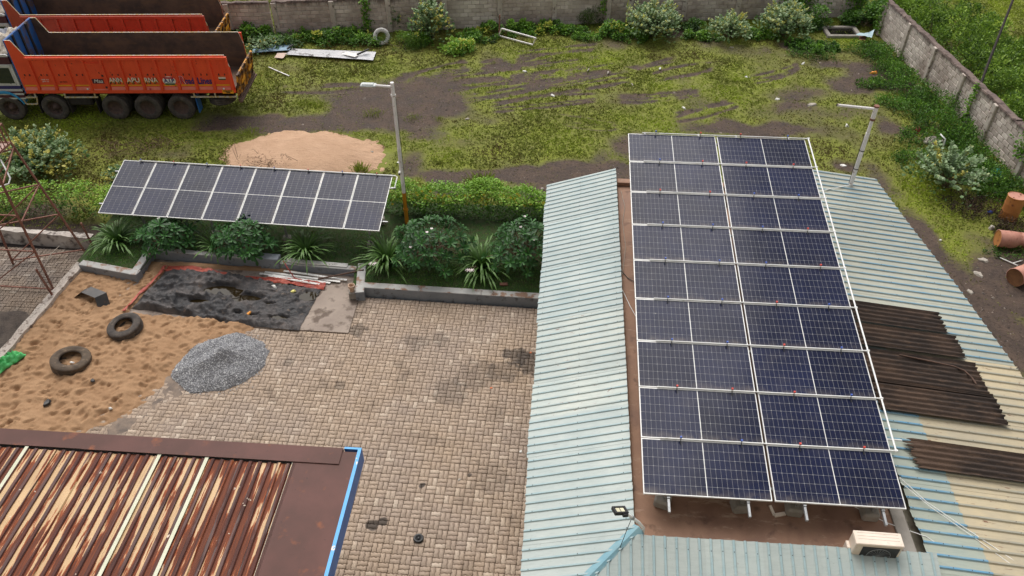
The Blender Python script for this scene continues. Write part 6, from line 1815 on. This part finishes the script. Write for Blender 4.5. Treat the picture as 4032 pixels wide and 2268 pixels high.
    mb = gbar(8.10, 8.75, 1.02, (8.15, 8.70)); mb.bar((8.2, HW - .03, .72), (8.65, HW - .03, .72), .05); mb.bar((8.2, HW - .03, .72), (8.12, HW - .03, 1.02), .045); mb.bar((8.65, HW - .03, .72), (8.73, HW - .03, 1.02), .045); mb.build('step_ladder', M_bar, T)
    for x, mt in ((1.72, M_cabblue), (5.78, M_chassis), (6.92, M_chassis), (8.15, M_chassis)):
        mb = MB(); mb.box2((x, HW - .45, .30), (x + .025, HW - .02, 1.05)); mb.build('mud_flap', mt, T)
    # cab
    x0, x1 = LB + .15, LB + 2.05
    mb = MB()
    prof = [(x0, .95), (x1 + .1, .95), (x1 + .12, 1.75), (x1 - .12, 2.75), (x0 + .1, 2.85), (x0, 2.8)]
    n = len(prof)
    for s in (1,):
        vv = [(x, -HW, z) for x, z in prof] + [(x, HW, z) for x, z in prof]
        mb.add(vv, [tuple(range(n)), tuple(range(2 * n - 1, n - 1, -1))] + [(i, n + i, n + (i + 1) % n, (i + 1) % n) for i in range(n)], 0)
    cab = mb.build('cab', M_cabwhite, T)
    for z0_, z1_, mt in ((1.02, 1.14, M_cabmaroon), (1.22, 1.30, M_cabmaroon), (1.40, 1.54, M_cabpurple), (2.45, 2.75, M_cabmaroon)):
        mb = MB(); mb.box2((x0 - .004, -HW - .004, z0_), (x1 - .13 if z0_ > 2 else x1 + .05, HW + .004, z1_)); mb.build('cab_stripe', mt, cab)
    mb = MB(); mb.box2((x0 + .15, HW + .001, 1.65), (x0 + .75, HW + .008, 2.3)); mb.box2((x0 + .85, HW + .001, 1.65), (x1 - .15, HW + .008, 2.3)); mb.build('side_window', M_glass, cab)
    mb = MB(); mb.box2((x0 + .05, HW + .002, 2.34), (x0 + .8, HW + .03, 2.43)); mb.build('drip_rail', M_cabwhite, cab)
    mb = MB(); mb.add([(x1 + .125, -.95, 1.85), (x1 + .125, .95, 1.85), (x1 - .09, .95, 2.65), (x1 - .09, -.95, 2.65)], [(0, 1, 2, 3)]); mb.build('windscreen', M_glass, cab)
    # arched front mudguard
    mb = MB(); arc = [(9.34 + .66 * math.cos(a), .535 + .68 * math.sin(a)) for a in np.linspace(R(18), R(162), 12)]
    for i in range(11):
        (xa, za), (xb, zb) = arc[i], arc[i + 1]
        mb.add([(xa, HW - .32, za), (xb, HW - .32, zb), (xb, HW + .05, zb), (xa, HW + .05, za)], [(0, 1, 2, 3)])
        k1 = .78; fa = lambda q: 9.34 + (q - 9.34) * 1.0
        mb.add([(xa, HW + .05, za), (xb, HW + .05, zb), (xb, HW + .05, max(zb - .0, zb) + .12), (xa, HW + .05, za + .12)], [(0, 1, 2, 3)])
    o = mb.build('mudguard', M_skyblue, T); sm_ = o.modifiers.new('s', 'SOLIDIFY'); sm_.thickness = .02
    # canvas bundle on the cab roof
    V_, F_ = [], []; nx, ny = 30, 34
    for i in range(nx):
        for j in range(ny):
            x = x0 + (x1 - x0 - .1) * i / (nx - 1); y = -HW + .08 + (2 * HW - .16) * j / (ny - 1)
            e_ = min(i, nx - 1 - i, j, ny - 1 - j) / 5
            h_ = 2.82 + min(1, e_) * (.22 + .5 * abs(float(fbm(x, y, 4, 2.6)) - .5) * 1.6) + .06 * float(fbm(x, y, 3, 7))
            V_.append((x, y, h_))
    o = link('canvas_bundle', npmesh('canvas_bundle', V_, grid_faces(nx, ny), [M_canvas, M_slatetarp], smooth=True, mi=[1 if (k % (ny - 1)) < 12 and k // (ny - 1) > 8 else 0 for k in range((nx - 1) * (ny - 1))]), T)
    return T
a_ = R(180 + 4.35)
truck('open_truck', (-13.12 - .085, 28.42 + 1.09, 0), a_, 'orange open bed truck with painted lettering and rusty yellow tailgate, nearest', M_orange, M_blueboard, True)
truck('open_truck', (-15.45 - .085, 32.35 + 1.05, 0), R(180 + 4.6), 'dull red open bed truck parked behind the orange one', M_dred, M_blueboard, False)

# ================================================================== LAMP POSTS
M_lampw = mottled('chipped_white_paint', srgb(222, 217, 215), srgb(234, 229, 227), 4, .6, 0, srgb(146, 112, 98), 11, .63, .69)
M_lampy = mottled('chrome_yellow_paint', srgb(196, 128, 24), srgb(206, 138, 34), 5, .6, 0, srgb(140, 96, 40), 10, .63, .72)
p1 = at(1024, 560, .3)
lp = empty('street_lamp', p1, 0, 'white lamp post with yellow base standing in the garden hedge', 'lamp post', 'white lamp posts')
mb = MB(); mb.tube([(0, 0, -.1), (0, 0, .50)], .066, 14); mb.tube([(0, 0, .50), (0, 0, .58)], .085, 14); mb.tube([(0, 0, .58), (0, 0, 1.22)], .063, 14); mb.build('pole_base', M_lampy, lp)
mb = MB(); mb.tube([(0, 0, 1.22), (0, 0, 2.9)], .060, 14); mb.tube([(0, 0, 2.9), (0, 0, 4.7)], .053, 14); mb.tube([(0, 0, 4.68), (0, 0, 4.74)], .075, 14); mb.tube([(0, 0, 4.74), (0, 0, 5.12)], .056, 14); mb.build('pole', M_lampw, lp)
mb = MB(); mb.tube([(0, 0, 4.98), (-.62, -.02, 5.02)], .038, 10); mb.build('arm', M_lampw, lp)
hd = empty('x0', (0, 0, 0)); bpy.data.objects.remove(hd)
mb = MB(); mb.box2((-.95, -.13, 4.995), (-.48, .09, 5.05), 0, .02); mb.box2((-.90, -.09, 5.05), (-.55, .05, 5.075), 0, .01); h_ = mb.build('lamp_head', mottled('lamp_grey', srgb(176, 182, 180), srgb(196, 200, 198), 5, .45), lp)
mb = MB(); mb.box2((-.93, -.11, 4.987), (-.60, .07, 4.994)); mb.build('lamp_lens', M_lens, h_)
mb = MB(); mb.box((-.04, -.10, 2.05), (.07, .12, .07), 0, None, .01); mb.box((-.04, -.17, 2.03), (.05, .03, .05), 1); mb.build('camera_unit', [M_wht, M_blk], lp)
mb = MB(); mb.tube([(.07, -.01, .6), (.078, -.02, 2.4), (.07, 0, 4.6)], .006, 4); mb.build('cable', M_letter, lp)
p2 = at(2140, 465, zR(8.5) + .02)
lp = empty('street_lamp', p2, 0, 'white lamp post without a head rising through the right shed roof', 'lamp post', 'white lamp posts')
top2 = 2.54
mb = MB(); mb.tube([(0, 0, -.6), (0, 0, 1.72)], .058, 14); mb.tube([(0, 0, 1.72), (0, 0, 2.14)], .048, 14); mb.tube([(0, 0, 2.14), (0, 0, top2)], .060, 14); mb.build('pole', M_lampw, lp)
mb = MB(); mb.tube([(0, 0, 2.12), (0, 0, 2.18)], .07, 12); mb.tube([(0, 0, top2 - .02), (0, 0, top2 + .02)], .075, 12); mb.build('rusty_collar', M_rusty, lp)
mb = MB(); mb.tube([(0, -.02, top2 - .07), (-1.03, .06, top2 - .03)], .036, 10); mb.build('arm', M_lampw, lp)
mb = MB(); mb.tube([(-1.035, .06, top2 - .03), (-1.05, .06, top2 - .03)], .038, 10); mb.build('arm_end', M_blk, lp)
for z in (.55, 1.15):
    mb = MB(); mb.tube([(0, 0, z), (0, 0, z + .02)], .071, 12); mb.build('cable_tie', M_letter, lp)
mb = MB(); mb.tube([(-.07, 0, .05), (-.085, -.02, .6), (-.07, 0, 1.6)], .008, 4); mb.build('cable', M_letter, lp)
mb = MB(); q = at(2140, 465, zR(8.5) + .06); q2 = at(2005, 492, zR(7.1) + .07); mb.tube([q, q.lerp(q2, .5) - Vector((0, 0, .0)), q2], .012, 5); ptag(mb.build('roof_cable', M_pvc), 'white cable running from the lamp post across the right roof', 'cable')
# leaning dark pole beyond the right wall
mb = MB(); b_ = at(2428, 318, 0.15); t_ = at(2556, -20, 3.9)
mb.tube([b_, b_.lerp(t_, .5) + Vector((-.03, 0, 0)), t_], [.06, .052, .045], 8); ptag(mb.build('leaning_pole', mottled('dark_pole', srgb(36, 30, 30), srgb(58, 48, 46), 8, .8)), 'long thin dark pole leaning over the right wall', 'pole')

# ================================================================== LOOSE THINGS
def tyre_obj(label, c, rot, R_=.52, mat=None):
    mb = MB(); k = R_ / .535; W = .27
    prof = [(.285, -W * .40), (.34, -W * .5), (.46, -W * .52), (.51, -W * .45), (.533, -W * .36), (.535, -W * .20), (.522, -W * .18), (.522, -W * .12), (.535, -W * .10), (.535, W * .10), (.522, W * .12), (.522, W * .18), (.535, W * .20), (.533, W * .36), (.51, W * .45), (.46, W * .52), (.34, W * .5), (.285, W * .40), (.30, W * .30), (.45, W * .42), (.50, 0), (.45, -W * .42), (.30, -W * .30)]
    mb.lathe([(a * k, b) for a, b in prof], 44, 0, None, True, True)
    e = empty('tyre_carcass', c, 0, label, 'tyre'); o = mb.build('tyre_body', mat or M_tyre, e); o.rotation_euler = rot
    mb = MB(); mb.lathe([(.40 * k, W * .525), (.415 * k, W * .532), (.43 * k, W * .525)], 44); mb.build('sidewall_ring', mat or M_tyre, o)
    return e
c_ = at(316, 826, .12); tyre_obj('black truck tyre lying on the sand next to the black sheet', (c_.x, c_.y, .17), (R(6), R(-5), 0), .49)
M_tyre2 = mottled('dusty_tyre', srgb(66, 56, 48), srgb(98, 84, 70), 4, .92, .2, srgb(130, 112, 92), 8, .58, .72)
c_ = at(181, 912, .12); tyre_obj('dusty brown truck tyre lying on the open sand', (c_.x, c_.y, .18), (R(5), R(8), 1), .52, M_tyre2)
c_ = at(960, 92, .35); tyre_obj('white painted tyre leaning in the weeds at the far wall', (c_.x, c_.y, .35), (R(62), 0, R(12)), .40, mottled('white_tyre', srgb(206, 204, 200), srgb(186, 184, 180), 4, .7, 0, srgb(120, 116, 110), 8, .6, .7))
# bent black plate
M_plate = mottled('black_steel_plate', srgb(44, 44, 46), srgb(66, 62, 60), 4, .5, .1, srgb(104, 66, 52), 8, .62, .7)
mb = MB()
A = [at(187, 750, .10), at(215, 722, .40), at(250, 721, .42), at(272, 768, .12)]
pts = [(at(187, 748, .08)), (at(204, 735, .34)), (at(238, 749, .36)), (at(248, 779, .06)), ]
back = [at(212, 728, .10), at(229, 721, .34), at(268, 736, .36), at(277, 766, .06)]
mb.add(pts + back, [(0, 1, 5, 4), (1, 2, 6, 5), (2, 3, 7, 6)])
o = mb.build('bent_plate', M_plate); so_ = o.modifiers.new('s', 'SOLIDIFY'); so_.thickness = .012; ptag(o, 'folded black steel plate standing like a bridge on the sand', 'steel plate')
# drums
M_drum = mottled('rusty_orange_drum', srgb(172, 108, 56), srgb(188, 128, 72), 2.5, .75, .1, srgb(122, 70, 42), 7, .58, .7)
M_drump = mottled('faded_pink_drum', srgb(170, 116, 100), srgb(186, 134, 116), 2.5, .75, .1, srgb(130, 78, 58), 7, .58, .7)
def drum(label, c, M, body, end, dent=0.0, group='rusty oil drums'):
    e = empty('oil_drum', c, 0, label, 'drum', group)
    Rr, Hh = .292, .88; mb = MB(); pr_ = [(.282, 0), (.297, .004), (.297, .022), (Rr - .006, .03)]
    for k in range(1, 30):
        z = .03 + (Hh - .06) * k / 30; r_ = Rr - .006 + .010 * math.exp(-((z - .30) / .018) ** 2) + .010 * math.exp(-((z - .58) / .018) ** 2); pr_.append((r_, z))
    pr_ += [(Rr - .006, Hh - .03), (.297, Hh - .022), (.297, Hh - .004), (.282, Hh)]
    mb.lathe(pr_, 36)
    if dent: mb.v = [(x * (1 - dent * .45 * math.exp(-((z - .72) / .16) ** 2)), y * (1 - dent * .2 * math.exp(-((z - .72) / .16) ** 2)) + dent * .08 * math.exp(-((z - .72) / .14) ** 2), z) for x, y, z in mb.v]
    b = mb.build('drum_body', body, e); b.matrix_local = M
    mb = MB(); mb.lathe([(.285, Hh - .010), (.26, Hh - .016), (.001, Hh - .018)], 36); mb.build('lid', end, b)
    mb = MB(); mb.lathe([(.285, .010), (.26, .016), (.001, .018)], 36); mb.build('bottom', end, b)
    mb = MB(); mb.tube([(.19, 0, Hh - .02), (.19, 0, Hh + .006)], .035, 12); mb.tube([(-.20, 0, Hh - .02), (-.20, 0, Hh + .004)], .018, 10); mb.build('bung', M_rusty, b)
    return e
dp = at(2535, 548, 0); drum('orange rusty oil drum standing upright at the right edge', dp, Matrix.Rotation(R(-4), 4, 'X') @ Matrix.Rotation(.6, 4, 'Z'), M_drum, M_drump)
dp = at(2513, 600, .29); drum('dented pinkish oil drum lying on its side below the upright drum', dp, Matrix.Rotation(R(-6), 4, 'Z') @ Matrix.Rotation(R(90), 4, 'Y') @ Matrix.Translation((0, 0, -.05)) @ Matrix.Rotation(R(20), 4, 'Z'), M_drump, M_drum, .9)
dp = at(2553, 698, .29); drum('dark rusty oil drum lying on the bare soil at the right edge', dp, Matrix.Rotation(R(28), 4, 'Z') @ Matrix.Rotation(R(90), 4, 'Y') @ Matrix.Rotation(R(40), 4, 'Z'), M_drump, mottled('dark_rust_lid', srgb(112, 74, 48), srgb(140, 98, 64), 5, .8), 0)
# sheets and debris by the far wall
def flat_sheet(name, label, pts, z, mat, ribs=0, cat='sheet', dz=.03, th=.006):
    P = [at(u, v, z) for u, v in pts]; nx, ny = 40, 10; V_ = []
    for i in range(nx):
        for j in range(ny):
            u, v = i / (nx - 1), j / (ny - 1); q = (P[0] * (1 - u) + P[1] * u) * (1 - v) + (P[3] * (1 - u) + P[2] * u) * v
            V_.append((q.x, q.y, z + dz * float(fbm(q.x, q.y, 3, 1.5)) + (.02 * math.cos(v * ribs * 6.283) if ribs else 0)))
    o = link(name, npmesh(name, V_, grid_faces(nx, ny), mat, smooth=False)); m = o.modifiers.new('s', 'SOLIDIFY'); m.thickness = th
    return ptag(o, label, cat)
M_bluesheet = mottled('faded_blue_tin', srgb(116, 150, 176), srgb(138, 168, 190), 3, .5, 0, srgb(90, 100, 110), 7, .58, .7, stretch=(1, 3, 1))
M_greysheet = mottled('pale_dirty_tin', srgb(176, 178, 182), srgb(192, 192, 194), 2, .5, 0, srgb(52, 46, 44), 2.2, .58, .64)
flat_sheet('tin_sheet', 'faded blue ribbed tin sheets lying by the far wall behind the truck', [(632, 134), (728, 128), (734, 112), (640, 116)], .12, M_bluesheet, 4)
flat_sheet('tin_sheet', 'long pale stained tin sheet lying in the grass', [(716, 138), (938, 153), (946, 132), (735, 124)], .10, M_greysheet, 3)
flat_sheet('tin_sheet', 'small white board on the long pale tin sheet', [(858, 136), (893, 144), (908, 136), (876, 131)], .17, M_white, 0)
flat_sheet('tin_sheet', 'pinkish board beside the blue tin sheets', [(690, 145), (712, 147), (722, 134), (698, 134)], .1, mottled('pale_pink_board', srgb(190, 166, 150), srgb(204, 182, 166), 4, .7), 0, 'board')
flat_sheet('torn_sheet', 'torn pale blue sheet by the manhole', [(2150, 96), (2190, 104), (2198, 80), (2160, 90)], .3, mottled('pale_blue_scrap', srgb(150, 176, 186), srgb(170, 192, 198), 4, .6), 0, 'scrap', .3)
flat_sheet('rust_scrap', 'brown rusty scrap under the torn blue sheet', [(2158, 106), (2178, 108), (2180, 94), (2160, 94)], .2, M_rusty, 0, 'scrap', .2)
for (u0, v0, u1, v1, lb) in ((722, 123, 737, 113, 'short black pipe on the left end of the long tin sheet'), (898, 137, 928, 124, 'short black pipe on the right end of the long tin sheet')):
    mb = MB(); mb.tube([at(u0, v0, .2), at(u1, v1, .3)], .045, 10); ptag(mb.build('black_pipe', M_blk), lb, 'pipe')
mb = MB(); mb.bar(at(676, 169, .04), at(727, 191, .04), .05, .03); ptag(mb.build('white_stick', M_white), 'thin white stick lying in the grass behind the truck', 'stick')
fr_ = empty('metal_bedstead', at(1300, 95, 0), 0, 'white rectangular metal frame propped in the weeds', 'frame'); O_ = -Vector(fr_.location)
cs_ = [at(1262, 72, .75), at(1348, 96, .75), at(1341, 113, .08), at(1255, 90, .08)]
for i in range(4):
    mb = MB(); mb.bar(cs_[i] + O_, cs_[(i + 1) % 4] + O_, .055); mb.build('bar', M_lampw, fr_)
mb = MB(); mb.bar(cs_[3] + O_, cs_[3] + O_ + Vector((.05, .1, 1.0)), .06); mb.build('leg', M_rusty, fr_)
# manhole
mh_ = empty('manhole', at(2116, 84, 0), R(3), 'open concrete manhole with dark water among the creepers', 'manhole')
mb = MB()
for lo, hi in (((-.85, -.62, -.1), (.85, -.42, .14)), ((-.85, .42, -.1), (.85, .62, .14)), ((-.85, -.42, -.1), (-.65, .42, .14)), ((.65, -.42, -.1), (.85, .42, .14))): mb.box2(lo, hi, 0, .02)
mb.build('rim', M_grey_conc, mh_)
mb = MB(); mb.add([(-.66, -.43, .045), (.66, -.43, .045), (.66, .43, .045), (-.66, .43, .045)], [(0, 1, 2, 3)]); mb.build('water', NT('black_water').out(srgb(22, 20, 18), .08), mh_)
# litter and small scraps
M_litw = mottled('litter_white', srgb(214, 212, 206), srgb(228, 226, 222), 9, .7)
M_lito = mottled('litter_orange', srgb(216, 140, 40), srgb(226, 152, 56), 9, .6)
M_litb = mottled('litter_blue', srgb(52, 76, 160), srgb(66, 90, 172), 9, .5)
M_litr = mottled('litter_rust', srgb(120, 44, 34), srgb(136, 54, 42), 9, .7)
M_lits = mottled('litter_stone', srgb(150, 142, 132), srgb(170, 162, 152), 5, .9)
M_litt = mottled('litter_teal', srgb(70, 168, 148), srgb(90, 184, 164), 9, .6)
def crumple(name, label, u, v, w, d, h, mat, cat, z=0.0, rz=0.0):
    c = at(u, v, z); nx, ny = 26, 18; V_ = []
    for i in range(nx):
        for j in range(ny):
            a, b = i / (nx - 1) * 2 - 1, j / (ny - 1) * 2 - 1; k = 1 + .5 * (float(fbm(a * 2 + u, b * 2, 3)) - .5)
            zz_ = h * (1 - abs(2 * float(fbm(a * 2.2 + u, b * 2.2 + v, 3, 1.3)) - 1)) ** 2 * (1 - max(abs(a), abs(b)) ** 3) + .006
            V_.append((a * w * .5 * k, b * d * .5 * k, zz_))
    o = link(name, npmesh(name, V_, grid_faces(nx, ny), mat, smooth=True), None, c, (0, 0, rz)); m = o.modifiers.new('s', 'SOLIDIFY'); m.thickness = .005
    return ptag(o, label, cat)
def scrap(label, u, v, w, d, h, mat, cat='litter', z=0.0, name='scrap'):
    """crumpled irregular piece"""
    c = at(u, v, z); n = 9; bm_ = MB(); rr = random.Random(int(u * 7 + v))
    ring = [(math.cos(k * 6.283 / n) * w * rr.uniform(.3, .55), math.sin(k * 6.283 / n) * d * rr.uniform(.3, .55)) for k in range(n)]
    bot = [(x, y, .0) for x, y in ring]; top_ = [(x * rr.uniform(.5, .95), y * rr.uniform(.5, .95), h * rr.uniform(.5, 1)) for x, y in ring]
    bm_.add(bot + top_ + [(0, 0, h * .8)], [tuple(range(n))[::-1]] + [(k, (k + 1) % n, n + (k + 1) % n, n + k) for k in range(n)] + [(n + k, n + (k + 1) % n, 2 * n) for k in range(n)])
    o = bm_.build(name, mat); o.location = c; o.rotation_euler = (0, 0, rr.uniform(0, 6)); return ptag(o, label, cat)
scrap('pale flat stone on the black soil right of the roof array', 2042, 264, .5, .35, .07, M_lits, 'stone', name='stone')
scrap('white plastic scraps on the soil above the roof array right half', 1955, 250, .3, .22, .06, M_litw)
scrap('orange plastic scrap on black soil near the right wall', 2198, 184, .45, .22, .1, M_lito)
scrap('small white box on the soil beside the headless lamp post', 2130, 318, .22, .18, .1, M_litw)
scrap('dark red scrap below the right wall bushes', 2305, 333, .4, .35, .2, M_litr)
crumple('plastic_heap', 'white plastic heap with a bent pipe below the wall bushes', 2350, 358, .8, .5, .25, M_lits, 'litter')
mb = MB(); mb.tube([at(2366, 338, .5), at(2378, 350, .5), at(2372, 372, .05)], .03, 8); ptag(mb.build('white_elbow_pipe', M_pvc), 'white bent pipe stuck in the litter below the wall', 'pipe')
crumple('teal_sheet', 'teal plastic scrap beside the right wall foot', 2500, 440, .55, .35, .3, M_litt, 'litter', .1); crumple('teal_sheet', 'teal plastic strip below the other teal scrap', 2478, 456, .5, .2, .2, M_litt, 'litter', .05)
scrap('blue plastic wrapper beside the dry bush', 2492, 535, .22, .2, .1, M_litb); scrap('grey plastic bag near the fallen drum', 2494, 575, .28, .22, .14, M_lits)
scrap('white stone chip left of the fallen drum', 2365, 605, .12, .1, .05, M_litw, 'litter'); scrap('white paper on the grass beside the right roof tip', 2122, 417, .3, .18, .04, M_litw)
scrap('broken concrete piece on the soil left of the dark drum', 2460, 690, .4, .25, .06, M_lits, 'rubble'); scrap('pale flat rubble above the dark drum', 2475, 655, .4, .3, .06, M_lits, 'rubble'); scrap('grey rubble flake by the shed right eave', 2440, 735, .25, .2, .05, M_lits, 'rubble')
for u0, v0, u1, v1, lb in ((2515, 648, 2560, 668, 'long pale stick on the soil at the right edge'), (2548, 662, 2572, 655, 'short pale stick crossing the long stick')):
    mb = MB(); mb.tube([at(u0, v0, .03), at(u1, v1, .05)], .018, 6); ptag(mb.build('stick', M_white), lb, 'stick')
scrap('white stone at the right foot of the sand heap', 937, 387, .2, .18, .12, M_lits, 'stone', name='stone'); scrap('flat white stone near the lamp post in the field', 1003, 410, .22, .12, .06, M_litw, 'stone', name='stone')
for i, (u, v) in enumerate([(1720, 272), (1480, 176), (1660, 173), (1530, 183), (1880, 195), (1175, 300), (1320, 180), (1840, 120), (2020, 160), (1590, 213), (1390, 240)]):
    scrap(['brown dry branch piece left of the array top', 'pale wood chip on the rutted grass', 'white chip among the ruts above the array', 'grey slab chip on the ruts', 'white chip on the soil patch', 'pale stone on the mud right of the lamp post', 'small stone on the rutted grass', 'small white chip below the grey milkweed', 'white chip on the soil near the manhole', 'dark stone pair on the grass', 'pale stone in the middle of the field'][i], u, v, .3, .12, .05, M_lits if i % 2 else M_litw)
scrap('tan stones by the shed far corner', 1340, 490, .25, .2, .12, M_lits, 'stone', name='stone'); scrap('brown stone by the shed far left corner', 1365, 478, .2, .16, .1, M_lits, 'stone', name='stone')
sz_ = lambda u, v: max(.02, sand_z(at(u, v, .1).x, at(u, v, .1).y))
for u, v, w, mt, lb in ((447, 1138 * .63, .12, M_litw, 'white wrapper on the sand by the kerb'), (278, 1028, .12, M_litw, 'white scrap low on the open sand'), (617, 787, .0, M_litw, ''), (150, 885, .1, M_litw, '')):
    if lb and w: scrap(lb, u if u != 447 else 445, v if u != 447 else 932, w, w * .8, .05, mt, z=.12)
scrap('yellow leaf litter on the black sheet', 738, 733, .16, .12, .05, mottled('yellow_leaf', srgb(224, 214, 120), srgb(232, 222, 140), 9, .6), z=.14); scrap('orange wrapper on the black sheet', 625, 790, .26, .12, .06, M_lito, z=.13); scrap('white scrap on the end of the red sheet', 688, 712 + 8, .3, .14, .06, M_litw, z=.16)
scrap('black rag on the sand below the tyres', 118, 1014, .28, .2, .06, M_letter, z=.12); scrap('dark clod on the sand near the gravel', 233, 958, .18, .14, .05, M_letter, z=.12)
crumple('green_net', 'crumpled green plastic net by the low wall', 24, 912, .8, .34, .3, mottled('green_net', srgb(58, 168, 84), srgb(96, 196, 120), 9, .6, .5), 'net', .1, 1.1)
scrap('white tag lying inside the dusty tyre', 181, 912, .16, .08, .03, M_litw, z=.15)
bl = empty('black_ring', at(1053, 1356, 0), 0, 'black round rubber cap lying on the pavers', 'rubber cap'); mb = MB(); mb.lathe([(.115, 0), (.125, .03), (.11, .06), (.07, .05), (.05, .02), (.001, .02)], 14); mb.v = [(x * random.uniform(.93, 1.05), y * random.uniform(.93, 1.05), z) for x, y, z in mb.v]; mb.build('cap_body', M_blk, bl); mb = MB(); mb.lathe([(.03, .02), (.028, .05), (.001, .05)], 10); mb.build('boss', M_blk, bl)
for u, v, mt, lb in ((1335, 887, M_saff, 'tiny orange packet on the pavers at the shed eave'), (1236, 976, M_saff, 'tiny orange packet in the middle right of the pavers'), (1310, 1136, M_litw, 'small white scrap on the pavers by the eave'), (1155, 1207, M_lits, 'pale grey splat on the pavers')):
    scrap(lb, u, v, .10, .08, .02, mt)
mb = MB(); q = at(1267, 715, .32); mb.box(q, (.24, .12, .05), 0, Matrix.Rotation(.1, 3, 'Z'), .01); ptag(mb.build('brick', M_rusty), 'single brick lying on the lawn', 'brick')
# bracket on the slab, white pipe bits, cables on the slab
mb = MB(); a0 = at(1937, 1272, 3.47); a1 = at(1948, 1297, 3.47); a2 = at(1975, 1292, 3.47); mb.bar(a0, a1, .05, .03); mb.bar(a1, a2, .07, .03); ptag(mb.build('angle_bracket', M_acw), 'cream angle bracket lying on the stained roof slab', 'bracket')
for pts, r_, mt, lb in (([at(2262, 1200, 3.6), at(2330, 1262, 3.5), at(2430, 1330, 3.35), at(2580, 1430, 3.2)], .009, M_pvc, 'thin white cable sagging over the right roof'), ([at(2264, 1212, 3.6), at(2340, 1275, 3.5), at(2440, 1345, 3.35), at(2585, 1450, 3.2)], .007, M_pvc, 'second thin white cable beside the first on the right roof'), ([at(2150, 1275, 3.5), at(2230, 1315, 3.5), at(2330, 1350, 3.45), at(2480, 1449, 3.25)], .008, M_pvc, 'thin pale cable from the slab over the blue sheets'), ([at(1562, 480, 3.47), at(1572, 520, 3.47), at(1566, 560, 3.47), at(1574, 620, 3.47), at(1566, 690, 3.47)], .007, M_lits, 'thin cable along the slab beside the left roof'), ([at(1566, 730, 3.47), at(1585, 770, 3.47), at(1602, 800, 3.5)], .008, M_pvc, 'white cable from the left roof to the panels'), ([at(1562, 680, 3.47), at(1580, 700, 3.47), at(1602, 712, 3.5)], .01, M_blk, 'black cable looping to the panels')):
    mb = MB(); mb.tube(pts, r_, 5); ptag(mb.build('roof_cable', mt), lb, 'cable')
scrap('white and red float scrap on the front roof sheet', 1648, 1396, .05, .16, .03, M_pet, z=3.5)
mb = MB(); mb.tube([at(2215, 1104, 3.75), at(2268, 1108, 3.62)], .02, 8); ptag(mb.build('pipe_stub', M_pvc), 'short white pipe stub beside the roof panels', 'pipe')
